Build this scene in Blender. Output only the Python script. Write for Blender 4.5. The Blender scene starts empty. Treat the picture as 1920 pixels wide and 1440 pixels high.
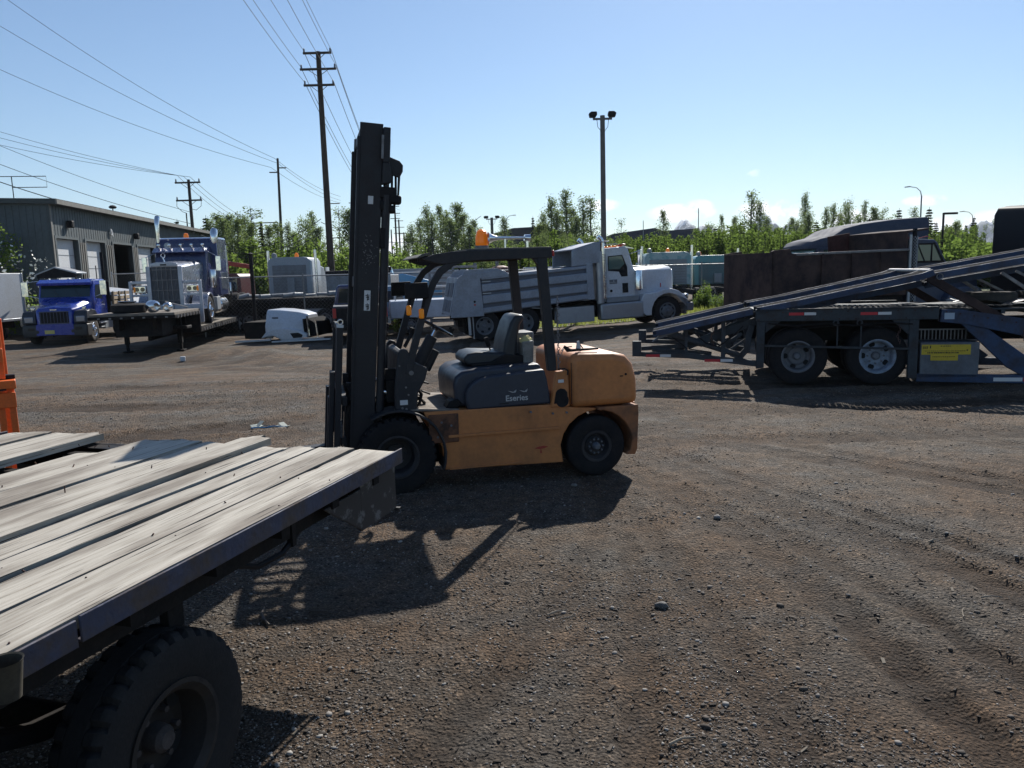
import bpy, bmesh, math, random
import numpy as np
from mathutils import Vector, Matrix
random.seed(7)
S = bpy.context.scene
COL = S.collection
R_ = math.radians

# ---------------------------------------------------------------- camera
PITCH, ROLL = R_(8.3), R_(1.6)
cam = bpy.data.objects.new('camera', bpy.data.cameras.new('camera'))
COL.objects.link(cam)
cp, sp, cr, sr = math.cos(PITCH), math.sin(PITCH), math.cos(ROLL), math.sin(ROLL)
fwd, dwn, rgt = Vector((0, cp, -sp)), Vector((0, -sp, -cp)), Vector((1, 0, 0))
ix = rgt * cr + dwn * sr
iy = rgt * sr - dwn * cr
cam.matrix_world = Matrix((( ix.x, iy.x, -fwd.x, 0), (ix.y, iy.y, -fwd.y, 0), (ix.z, iy.z, -fwd.z, 2.0), (0, 0, 0, 1)))
cam.data.sensor_width = 36
cam.data.lens = 36 * 1450 / 1920
cam.data.clip_end = 20000
cam.data.clip_start = 0.05
S.camera = cam

# ---------------------------------------------------------------- light
SUN_EL, SUN_AZ = 36.6, 17.2          # azimuth to the right of the view axis
w = bpy.data.worlds.new('World'); S.world = w; w.use_nodes = True
nt = w.node_tree; nt.nodes.clear()
def N(t, nodes, **k):
    n = nodes.new(t)
    for a, b in k.items(): setattr(n, a, b)
    return n
sky = N('ShaderNodeTexSky', nt.nodes, sky_type='NISHITA', sun_disc=False)
sky.sun_elevation = R_(SUN_EL); sky.sun_rotation = R_(SUN_AZ)
sky.altitude = 50; sky.air_density = 1.0; sky.dust_density = 0.2; sky.ozone_density = 1.6
bg = N('ShaderNodeBackground', nt.nodes); bg.inputs[1].default_value = 0.07
wo = N('ShaderNodeOutputWorld', nt.nodes)
# small fair-weather clouds low over the horizon
tc = N('ShaderNodeTexCoord', nt.nodes)
sx = N('ShaderNodeSeparateXYZ', nt.nodes)
nz = N('ShaderNodeTexNoise', nt.nodes); nz.inputs['Scale'].default_value = 26; nz.inputs['Detail'].default_value = 8; nz.inputs['Roughness'].default_value = .62
mix = N('ShaderNodeMix', nt.nodes, data_type='RGBA')
mix.inputs['B'].default_value = (13.5, 13.8, 14.4, 1)
L = nt.links.new
L(tc.outputs['Generated'], nz.inputs['Vector']); L(tc.outputs['Generated'], sx.inputs[0])
def M1(op, a_, b_=None, c_=None):
    m_ = N('ShaderNodeMath', nt.nodes, operation=op)
    for i_, v_ in enumerate((a_, b_, c_)):
        if v_ is None: continue
        if isinstance(v_, (int, float)): m_.inputs[i_].default_value = v_
        else: L(v_, m_.inputs[i_])
    return m_.outputs[0]
az_ = M1('ARCTAN2', sx.outputs['X'], sx.outputs['Y']); el_ = M1('ARCSINE', sx.outputs['Z']); acc = None
for ca_, ce_, cw_, chh, cs_ in ((6.9, 4.5, 1.4, .5, .9), (12.4, 3.75, 2.6, .75, 1.1), (13.6, 4.1, 1.2, .6, .9), (18.3, 3.6, 2.6, .9, 1.15), (27.9, 3.75, 1.5, .42, 1.05), (31.2, 2.2, 3.6, .8, 1.1), (23.6, 2.7, 1.6, .8, .9), (17.2, 6.2, .8, .35, .55),
        (-9.0, 2.2, 3.0, .9, .9), (-24, 3.0, 3, .5, .5), (52, 4, 6, 1.2, 1.), (75, 6, 8, 1.5, 1.), (-60, 5, 9, 1.4, .9), (110, 5, 8, 1.4, 1.), (-110, 6, 9, 1.5, 1.), (160, 6, 9, 1.5, 1.), (-160, 5, 9, 1.3, 1.)):
    da = M1('MULTIPLY', M1('SUBTRACT', az_, R_(ca_)), 1 / R_(cw_)); de = M1('MULTIPLY', M1('SUBTRACT', el_, R_(ce_)), 1 / R_(chh))
    q_ = M1('MULTIPLY', M1('MAXIMUM', M1('SUBTRACT', 1.0, M1('ADD', M1('MULTIPLY', da, da), M1('MULTIPLY', de, de))), 0.0), cs_)
    acc = q_ if acc is None else M1('MAXIMUM', acc, q_)
cl_ = M1('MULTIPLY', acc, M1('MULTIPLY_ADD', nz.outputs['Fac'], 6.0, -2.3))
rp = N('ShaderNodeValToRGB', nt.nodes); rp.color_ramp.elements[0].position = .05; rp.color_ramp.elements[1].position = .75
L(cl_, rp.inputs[0]); L(rp.outputs[0], mix.inputs['Factor'])
tint = N('ShaderNodeMix', nt.nodes, data_type='RGBA', blend_type='MULTIPLY'); tint.inputs['Factor'].default_value = 1
tint.inputs['B'].default_value = (.87, 1.0, 1.12, 1); L(sky.outputs[0], tint.inputs['A']); L(tint.outputs['Result'], mix.inputs['A']); L(mix.outputs['Result'], bg.inputs[0]); L(bg.outputs[0], wo.inputs[0])

sd = bpy.data.lights.new('sun', 'SUN'); sd.energy = 5.0; sd.angle = R_(.53); sd.color = (1, .955, .88)
sun = bpy.data.objects.new('sun', sd); COL.objects.link(sun)
sv = Vector((math.sin(R_(SUN_AZ)) * math.cos(R_(SUN_EL)), math.cos(R_(SUN_AZ)) * math.cos(R_(SUN_EL)), math.sin(R_(SUN_EL))))
sun.rotation_euler = sv.to_track_quat('Z', 'Y').to_euler(); sun.location = sv * 60
S.view_settings.view_transform = 'Standard'; S.view_settings.look = 'None'
S.view_settings.exposure = 0.5; S.view_settings.gamma = 1.0; S.view_settings.use_curve_mapping = False

# ---------------------------------------------------------------- materials
def mat(name, col, rough=.6, metal=0., dirt=0., dcol=(.085, .07, .055), sc=3., bump=0., coat=0., alpha=1., emit=0., fine=0., spec=.5, th=(.42, .62)):
    m = bpy.data.materials.new(name); m.use_nodes = True
    t = m.node_tree; p = t.nodes['Principled BSDF']; Lk = t.links.new
    c4 = (*col, 1)
    p.inputs['Base Color'].default_value = c4
    p.inputs['Roughness'].default_value = rough
    p.inputs['Metallic'].default_value = metal
    p.inputs['Specular IOR Level'].default_value = spec
    p.inputs['Coat Weight'].default_value = coat
    p.inputs['Alpha'].default_value = alpha
    if emit:
        p.inputs['Emission Color'].default_value = c4; p.inputs['Emission Strength'].default_value = emit
    if dirt or bump or fine:
        co = N('ShaderNodeTexCoord', t.nodes)
    if dirt or fine:
        n1 = N('ShaderNodeTexNoise', t.nodes); n1.inputs['Scale'].default_value = sc; n1.inputs['Detail'].default_value = 9; n1.inputs['Roughness'].default_value = .68
        Lk(co.outputs['Object'], n1.inputs['Vector'])
        r1 = N('ShaderNodeValToRGB', t.nodes); r1.color_ramp.elements[0].position = th[0]; r1.color_ramp.elements[1].position = th[1]
        Lk(n1.outputs['Fac'], r1.inputs[0])
        k = N('ShaderNodeMath', t.nodes, operation='MULTIPLY'); k.inputs[1].default_value = dirt
        Lk(r1.outputs[0], k.inputs[0])
        mx = N('ShaderNodeMix', t.nodes, data_type='RGBA'); mx.inputs['A'].default_value = c4; mx.inputs['B'].default_value = (*dcol, 1)
        Lk(k.outputs[0], mx.inputs['Factor'])
        n2 = N('ShaderNodeTexNoise', t.nodes); n2.inputs['Scale'].default_value = sc * 9; n2.inputs['Detail'].default_value = 5
        Lk(co.outputs['Object'], n2.inputs['Vector'])
        hv = N('ShaderNodeHueSaturation', t.nodes)
        mr = N('ShaderNodeMapRange', t.nodes); mr.inputs['To Min'].default_value = 1 - (fine or .1); mr.inputs['To Max'].default_value = 1 + (fine or .1)
        mr.inputs['From Min'].default_value = .3; mr.inputs['From Max'].default_value = .7
        Lk(n2.outputs['Fac'], mr.inputs['Value']); Lk(mr.outputs[0], hv.inputs['Value']); Lk(mx.outputs['Result'], hv.inputs['Color'])
        Lk(hv.outputs[0], p.inputs['Base Color'])
        ro = N('ShaderNodeMapRange', t.nodes); ro.inputs['To Min'].default_value = rough; ro.inputs['To Max'].default_value = min(1, rough + .45 * max(dirt, .3))
        Lk(r1.outputs[0], ro.inputs['Value']); Lk(ro.outputs[0], p.inputs['Roughness'])
        if metal:
            me = N('ShaderNodeMapRange', t.nodes); me.inputs['To Min'].default_value = metal; me.inputs['To Max'].default_value = metal * (1 - dirt)
            Lk(r1.outputs[0], me.inputs['Value']); Lk(me.outputs[0], p.inputs['Metallic'])
    if bump:
        n3 = N('ShaderNodeTexNoise', t.nodes); n3.inputs['Scale'].default_value = sc * 6; n3.inputs['Detail'].default_value = 6
        Lk(co.outputs['Object'], n3.inputs['Vector'])
        b = N('ShaderNodeBump', t.nodes); b.inputs['Strength'].default_value = bump; b.inputs['Distance'].default_value = .02
        Lk(n3.outputs['Fac'], b.inputs['Height']); Lk(b.outputs[0], p.inputs['Normal'])
    return m
rust = (.11, .05, .028)
ORANGE = mat('orange_paint', (.50, .185, .055), .5, dirt=.6, dcol=(.10, .052, .032), sc=2.6, bump=.08, th=(.46, .78), fine=.08)
ORANGE2 = mat('bright_orange_paint', (.75, .13, .012), .45, dirt=.35, dcol=(.4, .1, .03), sc=6)
CHAR = mat('charcoal_paint', (.022, .023, .028), .5, spec=.3, dirt=.5, dcol=(.07, .06, .055), sc=5, bump=.05)
MAST = mat('mast_steel', (.014, .014, .018), .5, dirt=.45, dcol=(.034, .027, .026), sc=6, bump=.08, spec=.4)
NAVY = mat('navy_plastic_cover', (.022, .029, .048), .4, dirt=.4, dcol=(.05, .05, .058), sc=3)
SEATM = mat('seat_vinyl', (.016, .02, .026), .42, dirt=.3, dcol=(.04, .042, .045), sc=6)
RUB = mat('rubber', (.015, .015, .017), .85, spec=.2, dirt=.6, dcol=(.034, .030, .028), sc=9, bump=.3)
RUBD = mat('dusty_rubber', (.05, .046, .042), .85, dirt=.7, dcol=(.09, .078, .066), sc=7, bump=.3)
BLK = mat('black_steel', (.009, .009, .011), .6, spec=.2, dirt=.4, dcol=(.05, .04, .035), sc=5)
GREASE = mat('underbody', (.013, .012, .012), .85, spec=.2, dirt=.6, dcol=(.032, .026, .022), sc=6, bump=.3)
DUSTF = mat('dusty_floor_plate', (.2, .17, .14), .8, dirt=.6, dcol=(.1, .08, .065), sc=8)
STEEL = mat('worn_steel', (.2, .2, .21), .4, .7, dirt=.5, dcol=(.09, .07, .06), sc=7)
CHROME = mat('chrome', (.75, .76, .78), .1, 1., dirt=.12, dcol=(.3, .28, .26), sc=5)
ALU = mat('dull_aluminium', (.36, .38, .41), .38, .75, dirt=.4, dcol=(.3, .29, .28), sc=5)
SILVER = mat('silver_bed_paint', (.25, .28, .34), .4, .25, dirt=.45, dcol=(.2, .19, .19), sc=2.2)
SILVD = mat('silver_bed_recess_shade', (.085, .10, .135), .5, .2, dirt=.5, dcol=(.12, .11, .11), sc=2.2)  # darker copy of the bed silver, recess shade put into its colour
WHITE = mat('white_paint', (.52, .55, .6), .35, dirt=.3, dcol=(.4, .38, .35), sc=2, coat=.3)
WHITEM = mat('matt_white', (.52, .54, .56), .6, dirt=.3, dcol=(.42, .4, .36), sc=2)
GREYP = mat('grey_panel', (.22, .24, .26), .5, dirt=.4, dcol=(.18, .17, .16), sc=3)
GREYD = mat('dark_grey_panel', (.13, .14, .16), .5, dirt=.4, dcol=(.08, .075, .07), sc=3)
TEAL = mat('teal_paint', (.08, .26, .28), .35, dirt=.3, dcol=(.2, .25, .25), sc=3, coat=.3)
LBLUE = mat('light_blue_paint', (.1, .32, .55), .4, dirt=.3, dcol=(.2, .3, .38), sc=3)
BLUE = mat('blue_truck_paint', (.012, .04, .33), .22, dirt=.15, dcol=(.05, .06, .2), sc=3, coat=.6)
INDIGO = mat('dark_indigo_paint', (.03, .035, .1), .18, dirt=.15, dcol=(.07, .07, .1), sc=3, coat=.7)
DCHROME = mat('polished_hood_silver', (.33, .35, .4), .22, .7, dirt=.2, dcol=(.2, .2, .22), sc=3)
HAULB = mat('faded_blue_steel', (.035, .062, .125), .6, spec=.35, dirt=.7, dcol=(.055, .046, .046), sc=3.2, bump=.1)
HAULG = mat('grey_blue_steel', (.042, .052, .062), .65, spec=.3, dirt=.65, dcol=(.05, .041, .037), sc=4, bump=.1)
RUST = mat('rusty_box_steel', (.075, .048, .042), .85, spec=.2, dirt=.85, dcol=(.024, .020, .022), sc=1.6, bump=.25)
RUST2 = mat('rusty_edge_steel', (.12, .06, .035), .75, dirt=.6, dcol=(.03, .035, .06), sc=9, bump=.3)
FRAMEB = mat('rusty_blue_rail', (.045, .05, .085), .65, dirt=.7, dcol=(.10, .068, .038), sc=4, bump=.3, th=(.44, .6))
GLASS = mat('dark_glass', (.02, .028, .03), .05, 0, spec=.8)
GLASSG = mat('green_tint_glass', (.06, .13, .12), .06, 0, spec=.8)
AMBER = mat('amber_lens', (.75, .24, .01), .25, emit=.08)
AMBERD = mat('amber_beacon', (.85, .2, .01), .25, emit=.15)
REDL = mat('red_lens', (.4, .015, .015), .3)
REDT = mat('red_reflective_tape', (.5, .02, .03), .5)
WHT = mat('white_reflective_tape', (.6, .6, .6), .5)
YEL = mat('yellow_label', (.6, .42, .03), .6, dirt=.3, dcol=(.4, .28, .05), sc=8)
PAPER = mat('white_sticker', (.62, .62, .62), .6, dirt=.2, dcol=(.4, .4, .38), sc=20)
INK = mat('black_ink', (.015, .015, .016), .7)
LETTER = mat('grey_lettering', (.45, .45, .45), .6)
MAROON = mat('maroon_paint', (.09, .012, .012), .4, dirt=.3, sc=3)
REDP = mat('red_paint', (.35, .035, .02), .5, dirt=.3, sc=4)
POLE = mat('weathered_pole_wood', (.06, .047, .038), .9, dirt=.5, dcol=(.035, .03, .026), sc=2, bump=.3)
POLEG = mat('grey_pole_wood', (.13, .125, .12), .85, dirt=.5, dcol=(.08, .075, .07), sc=2, bump=.2)
GALV = mat('galvanised_steel', (.34, .35, .36), .5, .5, dirt=.3, dcol=(.2, .2, .2), sc=5)
WIREM = mat('wire_black', (.03, .03, .032), .6)
WOODS = mat('stake_side_wood', (.3, .23, .15), .8, dirt=.5, dcol=(.16, .12, .08), sc=6, bump=.2)
DARKIN = mat('dark_interior', (.012, .012, .013), .9)
PLATEY = mat('yellow_plate', (.6, .5, .16), .5)

# ---------------------------------------------------------------- mesh builder
class B:
    def __init__(s): s.v = []; s.f = []
    def add(s, vs, fs):
        o = len(s.v); s.v += [tuple(p) for p in vs]; s.f += [tuple(i + o for i in f) for f in fs]; return s
    def box(s, x0, x1, y0, y1, z0, z1):
        return s.add([(x, y, z) for x in (x0, x1) for y in (y0, y1) for z in (z0, z1)],
                     [(0, 1, 3, 2), (4, 6, 7, 5), (0, 4, 5, 1), (2, 3, 7, 6), (0, 2, 6, 4), (1, 5, 7, 3)])
    def beam(s, p, q, w, h, up=(0, 0, 1)):
        p, q = Vector(p), Vector(q); d = (q - p).normalized(); u = Vector(up)
        sd_ = d.cross(u)
        if sd_.length < 1e-3: sd_ = d.cross(Vector((0, 1, 0)))
        sd_.normalize(); u = sd_.cross(d).normalized()
        a, b = sd_ * w / 2, u * h / 2
        vs = [c + x + y for c in (p, q) for x, y in ((-a, -b), (a, -b), (a, b), (-a, b))]
        return s.add(vs, [(0, 1, 2, 3), (4, 7, 6, 5), (0, 4, 5, 1), (1, 5, 6, 2), (2, 6, 7, 3), (3, 7, 4, 0)])
    def cyl(s, p, q, r, r2=None, n=14, cap=True):
        p, q = Vector(p), Vector(q); d = (q - p).normalized(); r2 = r if r2 is None else r2
        a = d.orthogonal().normalized(); b = d.cross(a)
        vs = []
        for c, rr in ((p, r), (q, r2)):
            for i in range(n):
                t = 2 * math.pi * i / n; vs.append(c + (a * math.cos(t) + b * math.sin(t)) * rr)
        fs = [(i, (i + 1) % n, n + (i + 1) % n, n + i) for i in range(n)]
        if cap: fs += [tuple(range(n)), tuple(range(n, 2 * n))]
        return s.add(vs, fs)
    def tube(s, pts, r, n=6):
        pts = [Vector(p) for p in pts]; vs = []; m = len(pts)
        ref = None
        for i, p in enumerate(pts):
            d = (pts[min(i + 1, m - 1)] - pts[max(i - 1, 0)]).normalized()
            if ref is None: ref = d.orthogonal().normalized()
            a = (ref - d * ref.dot(d)).normalized(); ref = a; b = d.cross(a)
            rr = r[i] if isinstance(r, (list, tuple)) else r
            for k in range(n):
                t = 2 * math.pi * k / n; vs.append(p + (a * math.cos(t) + b * math.sin(t)) * rr)
        fs = [(i * n + k, i * n + (k + 1) % n, (i + 1) * n + (k + 1) % n, (i + 1) * n + k) for i in range(m - 1) for k in range(n)]
        fs += [tuple(range(n)), tuple(range((m - 1) * n, m * n))]
        return s.add(vs, fs)
    def prism(s, poly, a0, a1, ax='y'):
        n = len(poly)
        f = {'y': lambda p, a: (p[0], a, p[1]), 'x': lambda p, a: (a, p[0], p[1]), 'z': lambda p, a: (p[0], p[1], a)}[ax]
        vs = [f(p, a0) for p in poly] + [f(p, a1) for p in poly]
        return s.add(vs, [tuple(range(n)), tuple(range(n, 2 * n))] + [(i, (i + 1) % n, n + (i + 1) % n, n + i) for i in range(n)])
    def strip(s, pts, th, y0, y1):
        """a bent bar: a path in x-z of thickness th, extruded over y0..y1"""
        P = [Vector((p[0], 0, p[1])) for p in pts]; up = []; dn = []
        for i, p in enumerate(P):
            d = (P[min(i + 1, len(P) - 1)] - P[max(i - 1, 0)]).normalized(); nn = Vector((-d.z, 0, d.x)) * th / 2
            up.append(p + nn); dn.append(p - nn)
        n = len(P); vs = []
        for y in (y0, y1):
            vs += [(q.x, y, q.z) for q in up] + [(q.x, y, q.z) for q in dn]
        fs = []
        for i in range(n - 1):
            fs += [(i, i + 1, 2 * n + i + 1, 2 * n + i), (n + i, 3 * n + i, 3 * n + i + 1, n + i + 1), (i, n + i, n + i + 1, i + 1), (2 * n + i, 2 * n + i + 1, 3 * n + i + 1, 3 * n + i)]
        fs += [(0, 2 * n, 3 * n, n), (n - 1, 2 * n - 1, 4 * n - 1, 3 * n - 1)]
        return s.add(vs, fs)
    def lathe(s, prof, c=(0, 0, 0), ax='y', n=32, closed=False):
        vs = []
        for r, t in prof:
            for k in range(n):
                a = 2 * math.pi * k / n; ca, sa = r * math.cos(a), r * math.sin(a)
                v = {'y': (ca, t, sa), 'z': (ca, sa, t), 'x': (t, ca, sa)}[ax]
                vs.append((v[0] + c[0], v[1] + c[1], v[2] + c[2]))
        m = len(prof)
        fs = [(i * n + k, i * n + (k + 1) % n, (i + 1) * n + (k + 1) % n, (i + 1) * n + k) for i in range(m - 1) for k in range(n)]
        if closed: fs += [((m - 1) * n + k, (m - 1) * n + (k + 1) % n, (k + 1) % n, k) for k in range(n)]
        return s.add(vs, fs)
    def loft(s, rings, cap=True):
        n = len(rings[0]); vs = [p for r in rings for p in r]; m = len(rings)
        fs = [(i * n + k, i * n + (k + 1) % n, (i + 1) * n + (k + 1) % n, (i + 1) * n + k) for i in range(m - 1) for k in range(n)]
        if cap: fs += [tuple(range(n)), tuple(range((m - 1) * n, m * n))]
        return s.add(vs, fs)
    def torus(s, c, R, r, nrm=(0, 0, 1), n=32, k=8):
        nrm = Vector(nrm).normalized(); a = nrm.orthogonal().normalized(); b = nrm.cross(a); vs = []; c = Vector(c)
        for i in range(n):
            t = 2 * math.pi * i / n; d = a * math.cos(t) + b * math.sin(t)
            for j in range(k):
                q = 2 * math.pi * j / k; vs.append(c + d * (R + r * math.cos(q)) + nrm * r * math.sin(q))
        return s.add(vs, [(i * k + j, i * k + (j + 1) % k, ((i + 1) % n) * k + (j + 1) % k, ((i + 1) % n) * k + j) for i in range(n) for j in range(k)])
    def mesh(s, name, smooth=35):
        me = bpy.data.meshes.new(name); me.from_pydata(s.v, [], s.f)
        bm = bmesh.new(); bm.from_mesh(me); bmesh.ops.recalc_face_normals(bm, faces=bm.faces); bm.to_mesh(me); bm.free()
        me.polygons.foreach_set('use_smooth', [True] * len(me.polygons)); me.set_sharp_from_angle(angle=R_(smooth)); return me
    def out(s, name, m, parent=None, bev=0., seg=2, smooth=35, label=None, kind=None):
        return link(name, s.mesh(name, smooth), m, parent, bev, seg, label, kind)
def link(name, me, m, parent=None, bev=0., seg=2, label=None, kind=None):
    o = bpy.data.objects.new(name, me); COL.objects.link(o)
    if m and not me.materials: me.materials.append(m)
    if parent: o.parent = parent
    if bev:
        b = o.modifiers.new('bevel', 'BEVEL'); b.width = bev; b.segments = seg; b.limit_method = 'ANGLE'; b.angle_limit = R_(40)
    if label: o['label'] = label
    if kind: o['kind'] = kind
    return o
def tag(o, label, cat, group=None, kind=None):
    o['label'] = label; o['category'] = cat
    if group: o['group'] = group
    if kind: o['kind'] = kind
    return o
def E(name, label, cat, loc=(0, 0, 0), yaw=0., group=None, tilt=0., rollx=0.):
    o = bpy.data.objects.new(name, None); COL.objects.link(o); o.empty_display_size = .2
    o.location = loc; o.rotation_euler = (R_(rollx), -R_(tilt), R_(yaw)); return tag(o, label, cat, group)
def copy_tree(o, parent=None):
    c = o.copy(); COL.objects.link(c)
    if parent: c.parent = parent
    for ch in o.children: copy_tree(ch, c)
    return c
def text(body, size, m, parent, loc, rot=(90, 0, 0), name='lettering', ext=.002, bold=0.):
    cu = bpy.data.curves.new(name, 'FONT'); cu.body = body; cu.size = size; cu.extrude = ext; cu.offset = bold; cu.resolution_u = 3
    cu.align_x = 'CENTER'; cu.align_y = 'CENTER'
    t = bpy.data.objects.new('tmp', cu); COL.objects.link(t)
    dg = bpy.context.evaluated_depsgraph_get(); me = bpy.data.meshes.new_from_object(t.evaluated_get(dg))
    bpy.data.objects.remove(t); me.materials.clear()
    o = link(name, me, m, parent); o.location = loc; o.rotation_euler = [R_(a) for a in rot]; return o

# wheels: axis along local y, outer face towards o*y
_wc = {}
def tyre_mesh(R, W, r0, lug):
    key = (R, W, r0, lug)
    if key in _wc: return _wc[key]
    n = 132 if lug else 40; d = .026 * R / .5
    prof = [(r0 - .01, .16), (r0 + .012, .06), (r0 + .35 * (R - r0), .0), (r0 + .75 * (R - r0), .01), (R * .93, .035), (R * .968, .075), (R * .99, .115)]
    mid = [(R, .15), (R, .3), (R, .31), (R - d * .6, .315), (R - d * .6, .335), (R, .34), (R, .48), (R - d * .6, .485), (R - d * .6, .515), (R, .52)]
    pr = prof + mid; pr = pr + [(r, 1 - t) for r, t in reversed(pr)]
    b = B(); vs = []
    for r, t in pr:
        for k in range(n):
            rr = r
            if lug and R * .95 < r and (k % 4 == 0) and (t < .34 or t > .66): rr = r - d
            a = 2 * math.pi * (k + (.35 * (.5 - abs(t - .5)) * 2 if lug else 0)) / n
            vs.append((rr * math.cos(a), t * W, rr * math.sin(a)))
    m = len(pr)
    b.add(vs, [(i * n + k, i * n + (k + 1) % n, (i + 1) * n + (k + 1) % n, (i + 1) * n + k) for i in range(m - 1) for k in range(n)])
    _wc[key] = b.mesh('tyre', 25); return _wc[key]
def rim_mesh(r0, W, style):
    key = ('rim', r0, W, style)
    if key in _wc: return _wc[key]
    b = B()
    if style == 'dish':
        pr = [(r0 - .012, .10 * W), (r0 + .012, .06 * W), (r0 + .014, .02 * W), (r0 - .004, .015 * W), (r0 - .03, .12 * W), (r0 - .045, .6 * W), (r0 - .09, .62 * W), (r0 * .52, .55 * W), (r0 * .42, .55 * W), (.001, .55 * W)]
    elif style == 'bulge':
        pr = [(r0 - .012, .10 * W), (r0 + .012, .05 * W), (r0 - .004, .0), (r0 - .03, .05 * W), (r0 - .05, .2 * W), (r0 * .72, .1 * W), (r0 * .5, -.01 * W), (r0 * .42, .0), (.001, .0)]
    else:   # flat
        pr = [(r0 - .012, .12 * W), (r0 + .012, .08 * W), (r0 + .006, .03 * W), (r0 - .02, .05 * W), (r0 - .04, .28 * W), (r0 * .7, .3 * W), (r0 * .55, .2 * W), (.001, .2 * W)]
    b.lathe(pr, n=36); _wc[key] = b.mesh('rim', 30); return _wc[key]
def hub_mesh(r0, W, style, nuts):
    key = ('hub', r0, W, style, nuts)
    if key in _wc: return _wc[key]
    d0 = {'dish': .55, 'bulge': .0, 'flat': .2}[style] * W
    b = B(); rr = r0 * .26
    b.lathe([(.001, d0 - .07), (rr * .6, d0 - .068), (rr * .9, d0 - .05), (rr, d0 - .02), (rr, d0 + .01)], n=16)
    for k in range(nuts):
        a = 2 * math.pi * k / nuts; x, z = r0 * .47 * math.cos(a), r0 * .47 * math.sin(a)
        b.cyl((x, d0 - .028, z), (x, d0 + .01, z), .017 * r0 / .28, n=6)
    _wc[key] = b.mesh('hub', 30); return _wc[key]
def hole_mesh(r0, W, style, k_):
    key = ('hole', r0, W, style)
    if key in _wc: return _wc[key]
    d0 = {'dish': .6, 'bulge': .115, 'flat': .3}[style] * W; b = B()
    for k in range(k_):
        a = 2 * math.pi * (k + .5) / k_; x, z = r0 * .72 * math.cos(a), r0 * .72 * math.sin(a)
        b.cyl((x, d0 - .006, z), (x, d0 + .02, z), .05 * r0 / .28, n=12)
    _wc[key] = b.mesh('hand_holes', 30); return _wc[key]
def wheel(par, x, y, z, R=.5, W=.28, r0=.28, o=-1, rm=None, style='dish', lug=False, nuts=10, hm=None, tm=None, holes=True, dual=False):
    e = bpy.data.objects.new('wheel', None); COL.objects.link(e); e.parent = par; e.location = (x, y, z); e.empty_display_size = .1
    if o > 0: e.rotation_euler = (0, 0, math.pi)
    link('tyre', tyre_mesh(R, W, r0, lug), tm or RUB, e)
    rim = link('rim', rim_mesh(r0, W, style), rm or STEEL, e)
    h = link('hub', hub_mesh(r0, W, style, nuts), hm or STEEL, e)
    if holes: link('hand_holes', hole_mesh(r0, W, style, 5 if style != 'bulge' else 8), DARKIN, e, kind='stuff')
    if rm: rim.material_slots[0].link = 'OBJECT'; rim.material_slots[0].material = rm
    if hm: h.material_slots[0].link = 'OBJECT'; h.material_slots[0].material = hm
    if dual:
        t = link('tyre', tyre_mesh(R, W, r0, lug), tm or RUB, e); t.location = (0, W + .05, 0)
    return e

# ---------------------------------------------------------------- terrain
def SS(t):
    t = np.clip(t, 0, 1); return t * t * (3 - 2 * t)
def vnoise(x, y, seed=0):
    x = np.asarray(x, float); y = np.asarray(y, float)
    xi = np.floor(x); yi = np.floor(y); xf = SS(x - xi); yf = SS(y - yi)
    def h(a, b):
        q = np.sin(a * 127.1 + b * 311.7 + seed * 74.7) * 43758.5453; return q - np.floor(q)
    return (h(xi, yi) * (1 - xf) + h(xi + 1, yi) * xf) * (1 - yf) + (h(xi, yi + 1) * (1 - xf) + h(xi + 1, yi + 1) * xf) * yf
def fbm(x, y, o=4, seed=0):
    s_, a = 0, .5
    for i in range(o): s_ = s_ + a * vnoise(x * 2 ** i, y * 2 ** i, seed + i); a *= .5
    return s_
def base_h(x, y):
    return -.35 * SS((y - 12) / 12) * (1 - SS((x + 5) / 11))
TRACKS = [((.92, 3.0), (-.01, 1), .13), ((.42, 3.0), (.06, 1), .10), ((1.55, 4.9), (-.16, 1), .14), ((1.92, 4.9), (-.2, 1), .10), ((2.3, 5.8), (-.33, 1), .17), ((2.75, 5.9), (-.36, 1), .10), ((3.3, 7.7), (-.6, .8), .2), ((4.1, 7.6), (-.62, .8), .14), ((5.4, 8.4), (-.7, .7), .25), ((3.2, 4.2), (-.4, 1), .12), ((-.4, 2.6), (.25, 1), .12), ((6.5, 7.8), (-.75, .66), .3),
          ((-4.5, 8), (1, .1), .3), ((-4.5, 9.7), (1, .12), .35), ((-5, 12.5), (1, .05), .4), ((-6, 15), (1, .08), .45), ((2.2, 10), (.9, .42), .3), ((1.6, 12.), (.9, .3), .4)]
def track_amt(x, y):
    t = np.zeros_like(x)
    for (px, py), (dx, dy), wd in TRACKS:
        l = math.hypot(dx, dy); dx, dy = dx / l, dy / l
        u = (x - px) * dx + (y - py) * dy
        d = (x - px) * -dy + (y - py) * dx + .25 * np.sin(u * .6 + px) + .12 * (fbm(u * .8, u * 0 + px, 2) - .5)
        gsn = np.exp(-(d / wd) ** 2) + .5 * (vnoise(u * 6 + 3, d * 14, 8) - .5) * np.exp(-(d / wd / 1.5) ** 2); t = np.maximum(t, SS((gsn - .28) / .42) * (.35 + .65 * vnoise(u * .7, d * .5, 5)))
    return t * (.75 + .5 * vnoise(x * 9, y * 9, 31))
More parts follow.
